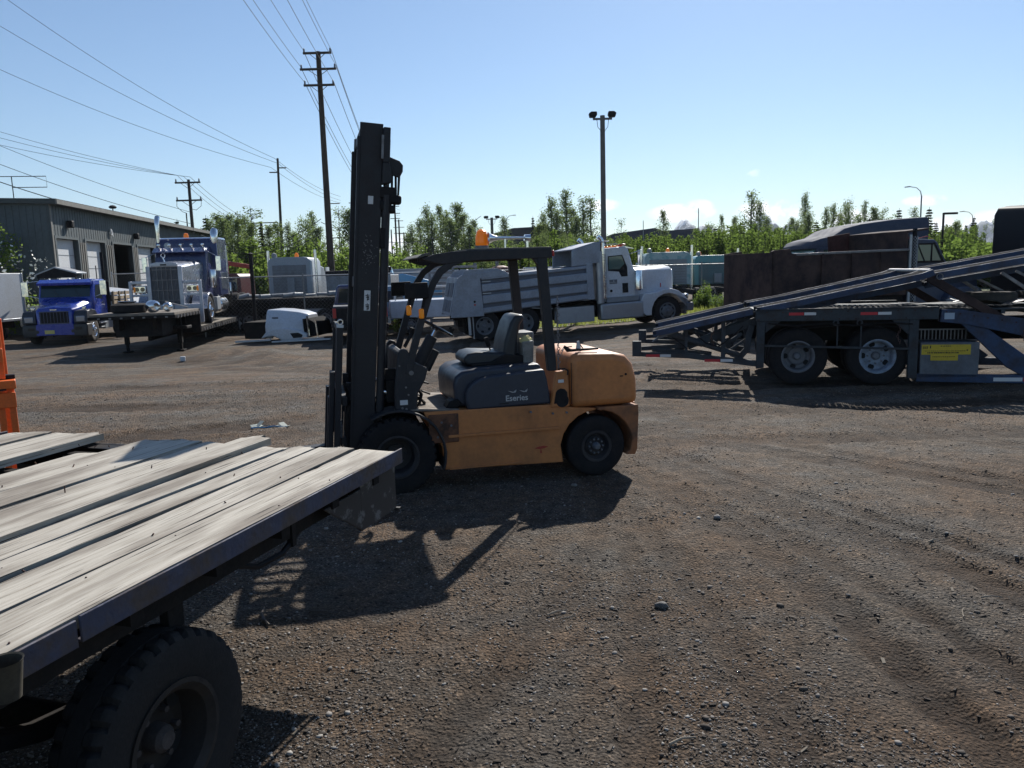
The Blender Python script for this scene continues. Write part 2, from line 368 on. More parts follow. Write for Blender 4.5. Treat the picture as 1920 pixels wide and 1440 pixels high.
def gh(x, y):
    x = np.asarray(x, float); y = np.asarray(y, float)
    near = 1 - SS((np.hypot(x, y) - 20) / 20)
    h = base_h(x, y) + near * (.035 * (fbm(x * .9, y * .9, 3, 2) - .45) + .024 * (fbm(x * 5, y * 5, 3, 9) - .45) + .011 * (fbm(x * 17, y * 17, 2, 15) - .4) * (1 - .6 * track_amt(x, y)) - .042 * track_amt(x, y))
    # low heaps of dirt by the step deck trailer
    for mx, my, r, a in ((-8.2, 23.2, 1.0, .2), (-7.2, 23.0, .7, .17), (-6.9, 22.0, .8, .15), (-9.2, 23.6, 1.0, .1), (-13.6, 23, 1.5, .12)):
        h = h + a * np.exp(-(((x - mx) / r) ** 2 + ((y - my) / (r * .7)) ** 2)) * (.6 + .8 * vnoise(x * 3, y * 3, 4))
    return h
def gz(x, y): return float(gh(np.array([x]), np.array([y]))[0])
def np_mesh(name, V, F, m=None, smooth=True):
    me = bpy.data.meshes.new(name); k = F.shape[1]
    me.vertices.add(len(V)); me.vertices.foreach_set('co', V.astype(np.float32).ravel())
    me.loops.add(F.size); me.loops.foreach_set('vertex_index', F.astype(np.int32).ravel())
    me.polygons.add(len(F)); me.polygons.foreach_set('loop_start', np.arange(0, F.size, k, dtype=np.int32))
    me.polygons.foreach_set('loop_total', np.full(len(F), k, dtype=np.int32))
    me.update(calc_edges=True); me.polygons.foreach_set('use_smooth', np.full(len(F), smooth))
    if m: me.materials.append(m)
    return me
def axis(a, b, d, far, g=1.16):
    m = list(np.arange(a, b, d)); st = d; hi = b; up = [b]
    while hi < far: st *= g; hi += st; up.append(hi)
    st = d; lo = a; dnn = []
    while lo > -far: st *= g; lo -= st; dnn.append(lo)
    return np.array(list(reversed(dnn)) + m + up)
gx = axis(-6, 8, .042, 6000); gy = np.concatenate([np.arange(-3, 1.6, .3), np.arange(1.6, 8.5, .036), axis(8.6, 16, .075, 6000)]); gy = np.sort(gy[(gy < 8.5) | (gy >= 8.6)]); gy = gy[np.concatenate([[True], np.diff(gy) > .01])]
gy = np.unique(np.concatenate([[-60.], gy[(gy >= -3)]]))
X, Y = np.meshgrid(gx, gy)
Z = gh(X, Y)
V = np.stack([X.ravel(), Y.ravel(), Z.ravel()], 1); nx = len(gx); ny = len(gy)
ii, jj = np.meshgrid(np.arange(nx - 1), np.arange(ny - 1)); a = (jj * nx + ii).ravel()
F = np.stack([a, a + 1, a + 1 + nx, a + nx], 1)
g = bpy.data.materials.new('gravel_dirt'); g.use_nodes = True; t = g.node_tree; P_ = t.nodes['Principled BSDF']; LK = t.links.new
co = N('ShaderNodeTexCoord', t.nodes)
def noise(sc, det=6, ro=.6, vec=None):
    n = N('ShaderNodeTexNoise', t.nodes); n.inputs['Scale'].default_value = sc; n.inputs['Detail'].default_value = det; n.inputs['Roughness'].default_value = ro
    LK(vec or co.outputs['Object'], n.inputs['Vector']); return n
def ramp(src, a_, b_, c0=(0, 0, 0, 1), c1=(1, 1, 1, 1)):
    r = N('ShaderNodeValToRGB', t.nodes); r.color_ramp.elements[0].position = a_; r.color_ramp.elements[1].position = b_
    r.color_ramp.elements[0].color = c0; r.color_ramp.elements[1].color = c1; LK(src, r.inputs[0]); return r
def mixc(f, A, Bc, typ='MIX'):
    m_ = N('ShaderNodeMix', t.nodes, data_type='RGBA', blend_type=typ)
    for key, val in (('Factor', f), ('A', A), ('B', Bc)):
        if isinstance(val, (tuple, float, int)): m_.inputs[key].default_value = val if not isinstance(val, tuple) else val
        else: LK(val, m_.inputs[key])
    return m_
patch = ramp(noise(.55, 7, .6).outputs['Fac'], .40, .60)
brown = mixc(patch.outputs[0], (.124, .091, .066, 1), (.112, .101, .089, 1))
att = N('ShaderNodeAttribute', t.nodes); att.attribute_name = 'track'
m2 = mixc(att.outputs['Fac'], brown.outputs['Result'], (.050, .034, .023, 1))
dampn = ramp(noise(1.3, 5).outputs['Fac'], .52, .72)
dk = N('ShaderNodeMath', t.nodes, operation='MULTIPLY'); dk.inputs[1].default_value = .55; LK(dampn.outputs[0], dk.inputs[0])
m3 = mixc(dk.outputs[0], m2.outputs['Result'], (.048, .04, .034, 1))
mps = N('ShaderNodeMapping', t.nodes); mps.inputs['Scale'].default_value = (.22, 1.5, 1); mps.inputs['Rotation'].default_value = (0, 0, .12); LK(co.outputs['Object'], mps.inputs[0])
strk = ramp(noise(1.1, 8, .65, mps.outputs[0]).outputs['Fac'], .36, .64, (.72, .7, .68, 1), (1.25, 1.25, 1.27, 1))
mot = ramp(noise(7, 9, .78).outputs['Fac'], .38, .62, (.62, .60, .57, 1), (1.30, 1.29, 1.27, 1)); m3 = mixc(1., m3.outputs['Result'], mot.outputs[0], 'MULTIPLY')
hue = ramp(noise(2.2, 6, .7).outputs['Fac'], .42, .60, (1.06, .985, .89, 1), (.98, 1.0, 1.02, 1)); m3 = mixc(1., m3.outputs['Result'], hue.outputs[0], 'MULTIPLY')
vd = N('ShaderNodeTexVoronoi', t.nodes); vd.inputs['Scale'].default_value = 34; LK(co.outputs['Object'], vd.inputs['Vector']); sd2 = N('ShaderNodeSeparateColor', t.nodes); LK(vd.outputs['Color'], sd2.inputs[0])
ra_ = ramp(sd2.outputs[1], .90, .91); rb3 = ramp(vd.outputs['Distance'], .28, .40, (1, 1, 1, 1), (0, 0, 0, 1)); mdk = N('ShaderNodeMath', t.nodes, operation='MULTIPLY'); LK(ra_.outputs[0], mdk.inputs[0]); LK(rb3.outputs[0], mdk.inputs[1])
m3 = mixc(mdk.outputs[0], m3.outputs['Result'], (.028, .02, .015, 1))
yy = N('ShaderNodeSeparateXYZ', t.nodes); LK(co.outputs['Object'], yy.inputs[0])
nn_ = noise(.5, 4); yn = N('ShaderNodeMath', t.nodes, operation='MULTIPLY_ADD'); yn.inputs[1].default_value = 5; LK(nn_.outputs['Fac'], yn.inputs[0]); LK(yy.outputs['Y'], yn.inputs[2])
darkened = ramp(yn.outputs[0], 0, 1, (.66, .64, .62, 1), (1, 1, 1, 1)); mrp = N('ShaderNodeMapRange', t.nodes); mrp.inputs['From Min'].default_value = 5.5; mrp.inputs['From Max'].default_value = 10.5; LK(yn.outputs[0], mrp.inputs['Value']); LK(mrp.outputs[0], darkened.inputs[0])  # near ground painted darker to stand for its backlit self-shading
m3 = mixc(1., m3.outputs['Result'], darkened.outputs[0], 'MULTIPLY')
fy = N('ShaderNodeMapRange', t.nodes); fy.inputs['From Min'].default_value = 7; fy.inputs['From Max'].default_value = 14; LK(yy.outputs['Y'], fy.inputs['Value'])
m3 = mixc(fy.outputs[0], m3.outputs['Result'], strk.outputs[0], 'MULTIPLY')
vo = N('ShaderNodeTexVoronoi', t.nodes); vo.inputs['Scale'].default_value = 105; LK(co.outputs['Object'], vo.inputs['Vector'])
sepc = N('ShaderNodeSeparateColor', t.nodes); LK(vo.outputs['Color'], sepc.inputs[0])
st = ramp(sepc.outputs[0], .0, 1., (.5, .48, .46, 1), (2.4, 2.35, 2.25, 1)); st.color_ramp.elements.new(.45).color = (.85, .85, .85, 1); st.color_ramp.elements.new(.86).color = (1.15, 1.15, 1.15, 1)
m4 = mixc(.85, m3.outputs['Result'], st.outputs[0], 'MULTIPLY')
fn = ramp(noise(220, 3).outputs['Fac'], .3, .75, (.72, .72, .72, 1), (1.3, 1.3, 1.3, 1))
m5 = mixc(1., m4.outputs['Result'], fn.outputs[0], 'MULTIPLY')
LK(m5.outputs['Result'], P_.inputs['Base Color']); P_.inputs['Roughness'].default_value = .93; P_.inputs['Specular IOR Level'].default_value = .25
v2 = N('ShaderNodeTexVoronoi', t.nodes, feature='SMOOTH_F1'); v2.inputs['Scale'].default_value = 60; LK(co.outputs['Object'], v2.inputs['Vector'])
ad = N('ShaderNodeMath', t.nodes, operation='SUBTRACT'); nb = noise(28, 8, .7); LK(nb.outputs['Fac'], ad.inputs[0]); LK(v2.outputs['Distance'], ad.inputs[1])
bp = N('ShaderNodeBump', t.nodes); bp.inputs['Strength'].default_value = .9; bp.inputs['Distance'].default_value = .026
LK(ad.outputs[0], bp.inputs['Height']); LK(bp.outputs[0], P_.inputs['Normal'])
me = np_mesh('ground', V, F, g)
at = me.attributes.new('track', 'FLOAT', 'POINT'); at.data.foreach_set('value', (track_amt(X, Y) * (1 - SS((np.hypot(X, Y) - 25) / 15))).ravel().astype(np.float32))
tag(link('ground', me, g), 'dark gravel and compacted dirt yard with tyre tracks', 'ground', kind='structure')

# loose gravel lying on the yard
rng = np.random.default_rng(3)
n = 95000
rr = np.exp(rng.uniform(math.log(1.9), math.log(17), n * 3)); aa = rng.uniform(-.72, .72, n * 3)
px, py = rr * np.sin(aa), rr * np.cos(aa)
keep = (fbm(px * 1.1, py * 1.1, 3, 21) + rng.uniform(-.15, .15, len(px)) - .25 * track_amt(px, py)) > .46
px, py, rr = px[keep][:n], py[keep][:n], rr[keep][:n]; n = len(px)
icv, icf = [], []
bm = bmesh.new(); bmesh.ops.create_icosphere(bm, subdivisions=1, radius=1)
icv = np.array([v.co[:] for v in bm.verts]); icf = np.array([[v.index for v in f.verts] for f in bm.faces]); bm.free()
size = np.maximum(rng.lognormal(math.log(.0036), .5, n), rr * .00055); size = np.minimum(size, .026)
ang = rng.uniform(0, 6.28, n); sx_, sy_, sz_ = size * rng.uniform(.8, 1.5, n), size * rng.uniform(.6, 1.1, n), size * rng.uniform(.35, .6, n)
jit = rng.uniform(.8, 1.2, (n, len(icv), 1)); v0 = icv[None] * jit * np.stack([sx_, sy_, sz_], 1)[:, None, :]
ca, sa = np.cos(ang)[:, None], np.sin(ang)[:, None]
vx = v0[..., 0] * ca - v0[..., 1] * sa + px[:, None]; vy = v0[..., 0] * sa + v0[..., 1] * ca + py[:, None]; vz = v0[..., 2] + (gh(px, py) + sz_ * .35)[:, None]
PV = np.stack([vx, vy, vz], 2).reshape(-1, 3); PF = (icf[None] + (np.arange(n) * len(icv))[:, None, None]).reshape(-1, 3)
pm = bpy.data.materials.new('loose_stones'); pm.use_nodes = True; tt = pm.node_tree; pb = tt.nodes['Principled BSDF']
ge = N('ShaderNodeNewGeometry', tt.nodes); rpp = N('ShaderNodeValToRGB', tt.nodes)
els = rpp.color_ramp.elements; els[0].color = (.04, .031, .024, 1); els[1].color = (.34, .32, .29, 1); els[1].position = 1
for q, c in ((.35, (.078, .06, .045, 1)), (.7, (.11, .094, .08, 1)), (.9, (.22, .205, .19, 1))): els.new(q).color = c
tt.links.new(ge.outputs['Random Per Island'], rpp.inputs[0]); tt.links.new(rpp.outputs[0], pb.inputs['Base Color']); pb.inputs['Roughness'].default_value = .85
tag(link('gravel', np_mesh('gravel', PV, PF, pm), pm), 'loose small stones scattered over the yard', 'gravel', kind='stuff')

# bark chips and shards trodden into the dirt
n = 2600
rr = np.exp(rng.uniform(math.log(2.0), math.log(15), n)); aa = rng.uniform(-.7, .7, n); px, py = rr * np.sin(aa), rr * np.cos(aa)
ln = np.minimum(rng.lognormal(math.log(.0085), .45, n), .02) + rr * .0005; wd_ = ln * rng.uniform(.2, .55, n); th_ = .0025 + 0 * ln; ang = rng.uniform(0, 6.28, n)
bx_ = np.array([[-1, -1, -1], [1, -.6, -1], [.8, 1, -1], [-.9, .7, -1], [-1, -1, 1], [1, -.6, 1], [.8, 1, 1], [-.9, .7, 1]], float)
v0 = bx_[None] * np.stack([ln, wd_, th_], 1)[:, None, :]; v0[..., 2] += v0[..., 0] * rng.uniform(-.25, .25, (n, 1))
ca, sa = np.cos(ang)[:, None], np.sin(ang)[:, None]
PV = np.stack([v0[..., 0] * ca - v0[..., 1] * sa + px[:, None], v0[..., 0] * sa + v0[..., 1] * ca + py[:, None], v0[..., 2] + (gh(px, py) + .004)[:, None]], 2).reshape(-1, 3)
bf = np.array([[0, 3, 2, 1], [4, 5, 6, 7], [0, 1, 5, 4], [1, 2, 6, 5], [2, 3, 7, 6], [3, 0, 4, 7]])
PF = (bf[None] + (np.arange(n) * 8)[:, None, None]).reshape(-1, 4)
dm = bpy.data.materials.new('bark_chips'); dm.use_nodes = True; tt = dm.node_tree; pb = tt.nodes['Principled BSDF']
ge = N('ShaderNodeNewGeometry', tt.nodes); rpp = N('ShaderNodeValToRGB', tt.nodes); els = rpp.color_ramp.elements
els[0].color = (.02, .014, .01, 1); els[1].color = (.2, .17, .13, 1); els.new(.8).color = (.05, .036, .026, 1); els.new(.95).color = (.10, .08, .06, 1)
tt.links.new(ge.outputs['Random Per Island'], rpp.inputs[0]); tt.links.new(rpp.outputs[0], pb.inputs['Base Color']); pb.inputs['Roughness'].default_value = .9
tag(link('bark_chips', np_mesh('bark_chips', PV, PF, dm, False), dm), 'dark bark chips and pale shards trodden into the dirt', 'debris', kind='stuff')
# ================================================================ FORKLIFT (x to the rear, y away from the camera)
fk = E('forklift', 'orange forklift with tall dark mast and overhead guard, parked side-on mid-yard', 'forklift', (-1.08, 6.89, gz(-1.08, 6.89) - .02), 14.5)
Wd = 1.22
arch = [(1.62 + .0, .17)] + [(1.965 + .37 * math.cos(R_(a)), .29 + .37 * math.sin(R_(a))) for a in (172, 155, 138, 120, 104, 90)]
B().prism([(.28, .76), (.34, .6), (.44, .42), (.46, .20)] + arch + [(1.965, .68), (1.69, .71), (1.6, .745)], .04, Wd - .04).out('chassis', ORANGE, fk, .014)
B().box(.50, 1.58, .012, .04, .505, .53).box(.50, 1.20, .015, .04, .20, .215).out('body_crease', ORANGE, fk, .004)
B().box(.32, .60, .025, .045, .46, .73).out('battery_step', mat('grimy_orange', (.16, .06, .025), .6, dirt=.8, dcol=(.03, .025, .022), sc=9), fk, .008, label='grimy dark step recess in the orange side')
# rear body, counterweight
B().prism([(1.70, .70), (1.69, 1.20), (1.8, 1.225), (2.14, 1.215), (2.27, 1.185), (2.345, 1.10), (2.385, .95), (2.395, .70)], .0, Wd, ).out('counterweight', ORANGE, fk, .07, 4, 60)
lw = [(1.975, .665), (2.0, .655)] + [(1.965 + .375 * math.cos(R_(a)), .29 + .375 * math.sin(R_(a))) for a in (80, 66, 52, 38, 24, 10)] + [(2.31, .24), (2.26, .20), (2.36, .19), (2.385, .25), (2.40, .60), (2.396, .69), (1.975, .69)]
B().prism(lw, .005, Wd - .005).out('lower_counterweight', mat('worn_orange', (.34, .125, .042), .6, dirt=.85, dcol=(.07, .052, .042), sc=3, th=(.38, .62)), fk, .01, label='scuffed grimy lower counterweight')
B().box(2.385, 2.402, .1, Wd - .1, .655, .70).out('rear_edge_strip', ORANGE, fk, .004)
b = B().prism([(1.33, .33), (1.37, .345), (1.42, .35), (1.47, .34), (1.43, .325), (1.38, .32)], .0375, .041).prism([(1.385, .28), (1.395, .34), (1.405, .28)], .037, .041).out('scrape_mark', REDP, fk)
b = B()
for x_, z_ in ((.36, .64), (.44, .655), (.53, .62), (.4, .52), (1.52, .66), (1.66, .66), (1.3, .69)): b.cyl((x_, .02, z_), (x_, .05, z_), .011, n=8)
b.out('body_bolts', GREYD, fk)
B().box(1.70, 1.705, -.006, .004, .74, 1.14).box(2.20, 2.23, -.008, .002, .98, .99).cyl((2.26, -.006, 1.0), (2.26, .01, 1.0), .012, n=8).out('counterweight_marks', BLK, fk)
# engine hood
B().prism([(.595, .77), (.585, .98), (.605, 1.05), (.67, 1.10), (.82, 1.12), (1.44, 1.135), (1.47, 1.0), (1.50, .77)], .14, Wd - .14).out('engine_hood', NAVY, fk, .035, 4, 45)
fp = [(.70, .745), (.68, .84), (.69, .92), (.73, .985), (.80, 1.03), (.90, 1.055), (1.16, 1.075), (1.45, 1.09), (1.475, 1.0), (1.50, .86), (1.51, .755)]
sp_ = B().prism(fp, .045, .16).out('side_cover', NAVY, fk, .022, 3, 60)
B().prism(fp, Wd - .16, Wd - .045).out('side_cover', NAVY, fk, .022, 3, 60)
text('Eseries', .078, LETTER, sp_, (1.17, .043, .832), name='lettering', bold=.0012)
lg = B()
for x0, sg in ((1.125, 1), (1.235, -1)):
    for k in range(3):
        lg.prism([(x0 - .04 + .02 * k, .905 - .004 * k), (x0 + .005 + .012 * k, .885), (x0 + .045, .918 - .006 * k), (x0 + .02, .892)], .0405, .0455)
lg.out('leaf_emblem', LETTER, sp_)
B().box(1.0, 1.09, .038, .046, .785, .792).out('cover_notch', BLK, sp_)
# orange pillar panel between hood and counterweight
pp = B().prism([(1.50, .72), (1.565, 1.06), (1.68, 1.075), (1.69, .72)], .02, .1).out('pillar_panel', ORANGE, fk, .008)
B().cyl((1.615, .018, .78), (1.615, .03, .78), .065, n=20).out('filler_hole', DARKIN, pp)
B().prism([(1.53, .755), (1.55, .86), (1.565, .885), (1.60, .9), (1.64, .89), (1.665, .86), (1.67, .755)], .0165, .02).out('splash_recess', BLK, pp)
B().box(1.575, 1.63, .012, .02, .955, .985).out('sticker', PAPER, pp)
# floor and pedals
B().prism([(.16, .775), (.62, .745), (.62, .76), (.16, .80)], .05, Wd - .05).out('floor_plate', DUSTF, fk, .004)
B().prism([(.50, .765), (.54, .83), (.62, .85), (.66, .80), (.62, .765)], .12, .30).out('step_mat', BLK, fk, .01)
for i, (a, b) in enumerate((((.26, .93), (.40, .87)), ((.28, .99), (.42, .945)), ((.22, .84), (.36, .80)))):
    B().beam((a[0], .42 + .2 * i, a[1]), (b[0], .42 + .2 * i, b[1]), .07, .015).beam((a[0], .42 + .2 * i, a[1]), (.2, .42 + .2 * i, 1.08), .018, .018).out('pedal', BLK, fk, .003)
B().tube([(.21, .16, .78), (.26, .14, .83), (.28, .15, .92), (.25, .2, .98), (.29, .2, .90), (.27, .18, .84)], .014).tube([(.16, .3, .80), (.28, .26, .86), (.33, .3, .80)], .016).out('hydraulic_hoses', BLK, fk)
# cowl: two side plates plus dash
cw = [(.02, .78), (.03, 1.0), (.075, 1.32), (.11, 1.355), (.16, 1.34), (.20, 1.24), (.34, 1.16), (.31, 1.06), (.24, .94), (.22, .78)]
for y0, lab in ((.05, 1), (Wd - .13, 0)):
    q = B().prism(cw, y0, y0 + .08).out('cowl_side', CHAR, fk, .012)
    if lab:
        B().box(.07, .14, y0 - .004, y0, .84, .885).out('sticker', PAPER, q)
        bb = B()
        for x, z, r in ((.185, 1.13, .022), (.13, 1.0, .009), (.15, .93, .009), (.09, .81, .011), (.125, .80, .011), (.08, 1.2, .009)): bb.cyl((x, y0 - .008, z), (x, y0 + .002, z), r, n=10)
        bb.out('cowl_bolts', STEEL, q)
B().prism([(.05, .80), (.08, 1.30), (.14, 1.32), (.19, 1.2), (.17, .80)], .13, Wd - .13).out('dashboard', CHAR, fk, .02)
B().cyl((.30, .50, 1.13), (.46, .50, 1.42), .062, .055, 20).cyl((.40, .62, 1.08), (.51, .62, 1.27), .045, .04, 16).out('steering_column', CHAR, fk, .01)
B().cyl((.455, .5, 1.41), (.49, .5, 1.475), .02, n=10).out('column_stub', CHROME, fk)
nr = Vector((.17, 0, .28)).normalized(); cc = Vector((.50, .5, 1.505))
sw = B().torus(cc, .185, .013, nr, 40)
for k in range(3):
    a_ = 2 * math.pi * k / 3 + .4; u_ = Vector((0, 1, 0)); w_ = nr.cross(u_); sw.tube([cc, cc + (u_ * math.cos(a_) + w_ * math.sin(a_)) * .18], .008)
sw.cyl(cc - nr * .03, cc + nr * .015, .035).out('steering_wheel', mat('glossy_black_plastic', (.02, .02, .022), .18, coat=.5), fk)
B().tube([cc + Vector((.15, .05, -.09)), cc + Vector((.165, .05, -.035))], .018).cyl(cc + Vector((.155, .05, -.04)), cc + Vector((.172, .05, -.012)), .026).out('spinner_knob', BLK, fk, .004)
for k in range(3): B().tube([(.22, .72 + .07 * k, 1.3), (.29, .72 + .07 * k, 1.42), (.30, .72 + .07 * k, 1.46)], .008).cyl((.298, .72 + .07 * k, 1.45), (.305, .72 + .07 * k, 1.49), .017).out('control_lever', BLK, fk)
B().tube([(1.07, .62, 1.2), (1.04, .62, 1.31)], .009).beam((1.045, .62, 1.28), (1.015, .62, 1.37), .035, .04).out('park_brake_lever', BLK, fk, .006)
# seat
st_ = B().prism([(.735, 1.15), (.74, 1.20), (.78, 1.24), (.86, 1.255), (1.17, 1.235), (1.22, 1.18), (1.20, 1.125), (.80, 1.125)], .36, .86).out('seat_cushion', SEATM, fk, .035, 4, 60)
B().prism([(.80, 1.115), (1.32, 1.125), (1.34, 1.20), (1.14, 1.22), (1.0, 1.155), (.80, 1.15)], .33, .89).out('seat_base', BLK, fk, .012)
B().prism([(1.13, 1.19), (1.155, 1.35), (1.215, 1.52), (1.265, 1.595), (1.33, 1.60), (1.37, 1.575), (1.315, 1.5), (1.285, 1.35), (1.27, 1.17)], .37, .85).out('seat_back', SEATM, fk, .035, 4, 60)
B().beam((1.21, .355, 1.20), (1.26, .345, 1.14), .012, .05).torus((1.25, .343, 1.15), .022, .007, (0, 1, 0), 14, 6).out('belt_buckle', CHROME, fk)
# overhead guard
B().prism([(.74, 2.232), (.80, 2.235), (1.545, 2.238), (1.55, 2.22), (.80, 2.213), (.74, 2.21)], .05, Wd - .05).prism([(.285, 2.165), (.33, 2.195), (.40, 2.208), (.40, 2.19), (.34, 2.17), (.29, 2.155)], .05, Wd - .05).out('guard_roof', mat('dusty_guard_roof', (.06, .058, .055), .6, dirt=.7, dcol=(.17, .15, .12), sc=4), fk, .003)
for y in (.04, Wd - .10):
    B().prism([(.33, 2.155), (.44, 2.19), (.60, 2.212), (.80, 2.22), (1.545, 2.225), (1.55, 2.135), (.82, 2.125), (.64, 2.11), (.5, 2.10), (.40, 2.125)], y, y + .06).out('guard_side_rail', CHAR, fk, .006)
for k in range(6): B().prism([(.33, 2.165), (.40, 2.185), (.60, 2.205), (.74, 2.21), (.74, 2.175), (.60, 2.165), (.40, 2.14), (.33, 2.13)], .19 + .155 * k, .215 + .155 * k).out('guard_bar', CHAR, fk, .003)
for x in (.72, .99, 1.26, 1.50): B().box(x, x + .05, .10, Wd - .10, 2.15, 2.205).out('guard_crossbar', CHAR, fk, .005)
for y in (.045, Wd - .115):
    B().strip([(.16, 1.12), (.20, 1.28), (.285, 1.55), (.37, 1.80), (.42, 1.93), (.49, 2.03), (.60, 2.11), (.70, 2.14)], .062, y, y + .07).out('front_guard_post', CHAR, fk, .006)
    B().prism([(1.405, 2.14), (1.50, 2.14), (1.56, 1.30), (1.575, 1.07), (1.49, 1.07), (1.47, 1.30)], y, y + .075).out('rear_guard_post', CHAR, fk, .006)
B().prism([(1.36, 2.14), (1.405, 2.14), (1.42, 2.06)], .05, .11).out('guard_gusset', CHAR, fk)
# chain looped round the near rear post
b = B(); zz = 1.78
for k in range(22): b.torus((1.585 + .006 * (k % 2), .03, 1.76 - .032 * k), .014, .004, (0, 1, 0) if k % 2 else (1, 0, 0), 8, 4)
b.out('hanging_chain', STEEL, fk)
B().tube([(1.58, .03, 1.085), (1.64, .0, 1.09), (1.665, -.01, 1.07), (1.662, -.01, 1.03)], .008).out('wire_hook', BLK, fk)
# roof beacon, horn, rear lamp
b = B().lathe([(.0, .0), (.058, .0), (.062, .02), (.058, .09), (.045, .135), (.02, .155), (.0, .157)], (.955, .38, 2.268), 'z', 20).out('beacon', AMBERD, fk)
B().cyl((.955, .38, 2.236), (.955, .38, 2.27), .065, n=20).out('beacon_base', STEEL, b)
B().lathe([(.058, 1.0), (.05, 1.012), (.03, 1.05), (.018, 1.10), (.014, 1.2), (.012, 1.36), (.0, 1.36)], (0, .30, 2.335), 'x', 18).cyl((1.355, .30, 2.335), (1.41, .30, 2.33), .03, .036, 14).box(1.37, 1.39, .285, .315, 2.235, 2.33).box(1.155, 1.17, .29, .31, 2.235, 2.33).out('air_horn', CHROME, fk)
B().tube([(1.0, .45, 2.24), (1.05, .42, 2.265), (1.08, .43, 2.24), (1.12, .38, 2.25)], .006).out('lamp_wire', BLK, fk)
B().box(1.55, 1.575, .05, .12, 2.15, 2.205).out('rear_lamp', REDL, fk, .008)
# headlamp box and turn signals on the front posts
q = B().prism([(.155, 1.80), (.16, 1.94), (.36, 1.945), (.37, 1.80)], -.02, .04).out('headlamp_housing', BLK, fk, .01)
B().prism([(.155, 1.80), (.16, 1.94), (.36, 1.945), (.37, 1.80)], Wd - .06, Wd).out('headlamp_housing', BLK, fk, .01)
for x, y, z in ((.185, .0, 1.70), (.30, .03, 1.665)):
    B().box(x - .025, x + .02, y - .03, y + .02, z - .045, z + .045).out('turn_signal', AMBER, fk, .012)
B().tube([(.2, .02, 1.80), (.19, .0, 1.75)], .012).tube([(.33, .04, 1.8), (.31, .03, 1.72)], .012).out('signal_bracket', BLK, fk)
# fenders
fa = [(.03 + .435 * math.cos(R_(a)), .365 + .43 * math.sin(R_(a))) for a in (122, 110, 98, 86, 74, 62, 50, 38, 26, 14, 2, -12, -20)]
for y in (-.02, Wd - .26): B().strip(fa, .022, y, y + .28).out('front_fender', CHAR, fk, .006)
# wheels
wheel(fk, .02, -.005, .365, .365, .25, .19, -1, CHAR, 'dish', True, 8, CHAR, holes=False)
wheel(fk, .02, Wd + .005, .365, .365, .25, .19, 1, CHAR, 'dish', True, 8, CHAR, holes=False)
wheel(fk, 1.965, .03, .30, .30, .2, .15, -1, CHAR, 'flat', False, 10, GREYD, holes=False)
wheel(fk, 1.965, Wd - .03, .30, .30, .2, .15, 1, CHAR, 'flat', False, 10, GREYD, holes=False)
B().box(.0, 1.6, .3, .92, .22, .5).cyl((.02, .2, .365), (.02, 1.0, .365), .1).cyl((1.965, .2, .3), (1.965, 1.0, .3), .07).out('drive_axle', GREASE, fk)
# things on the counterweight
B().prism([(1.70, 1.235), (2.02, 1.245), (2.02, 1.262), (1.74, 1.262), (1.68, 1.30), (1.665, 1.28)], .10, .125).out('hood_latch_bar', BLK, fk, .002)
B().prism([(1.80, 1.235), (1.815, 1.33), (1.835, 1.335), (1.86, 1.235)], .135, .15).out('latch_plate', WHITEM, fk, .002, label='pale upright latch plate')
B().tube([(1.86, .2, 1.3), (1.95, .35, 1.235)], .006).tube([(1.71, .3, 1.235), (1.8, .5, 1.24), (1.9, .55, 1.24)], .006).out('straps', BLK, fk)
# bucket and cloth behind the seat
bk = E('plastic_bucket', 'scuffed white bucket with a yellowish rag wedged behind the forklift seat', 'bucket', tuple(fk.matrix_basis @ Vector((1.375, .32, 1.115))), 14.5)
B().prism([(-.05, 0), (-.06, .22), (.06, .23), (.05, 0)], 0, .16).out('bucket_body', mat('scuffed_white_plastic', (.22, .22, .21), .55, dirt=.7, dcol=(.08, .075, .065), sc=9), bk, .015)
b = B(); b.lathe([(.001, .035), (.035, .03), (.058, .01), (.062, -.01)], (0.0, .08, .23), 'z', 14)
b.v = [(x * 1.1, y, z + .02 * math.sin(x * 70) * math.cos(y * 60)) for x, y, z in b.v]; b.out('rag', mat('yellow_rag', (.5, .45, .22), .9), bk)
tb = E('grey_tote', 'dark grey plastic tote standing behind the forklift seat beside the white bucket', 'tote', tuple(fk.matrix_basis @ Vector((1.36, .54, 1.135))), 14.5)
B().prism([(-.09, 0), (-.1, .27), (.14, .28), (.13, 0)], 0, .32).out('tote_body', GREYD, tb, .02)
# ---- mast, leaning back 4.7 degrees
ms = bpy.data.objects.new('mast', None); COL.objects.link(ms); ms.parent = fk; ms.location = (-.395, 0, .30); ms.rotation_euler = (0, R_(4.7), 0)
H = 3.055
for y, s_ in ((.14, 1), (Wd - .20, -1)):
    B().box(-.02, .015, y, y + .06, .0, H - .12).out('rail_flange', MAST, ms, .004)
    B().box(.0, .20, y, y + .028, .05, H).out('outer_rail', MAST, ms, .004)
    B().box(.03, .20, y + .03 * s_ + (.028 if s_ > 0 else 0), y + .03 * s_ + (.05 if s_ > 0 else .022), .1, H - .02).out('inner_rail', MAST, ms, .004)
    B().cyl((.245, y + .02, .1), (.245, y + .02, 2.45), .038, n=14).cyl((.245, y + .02, 2.45), (.245, y + .02, 2.93), .024, n=12).out('lift_cylinder', MAST, ms)
    B().box(.19, .285, y - .01, y + .06, 2.32, 2.40).box(.19, .33, y - .01, y + .055, 2.42, 2.52).out('cylinder_bracket', BLK, ms, .008)
ts = bpy.context
q = B().box(.20, .262, .10, .2, H - .33, H - .03).prism([(.20, H - .33), (.26, H - .33), (.285, H - .45), (.28, H - .50), (.20, H - .52)], .1, .2).out('top_plate', MAST, ms, .006)
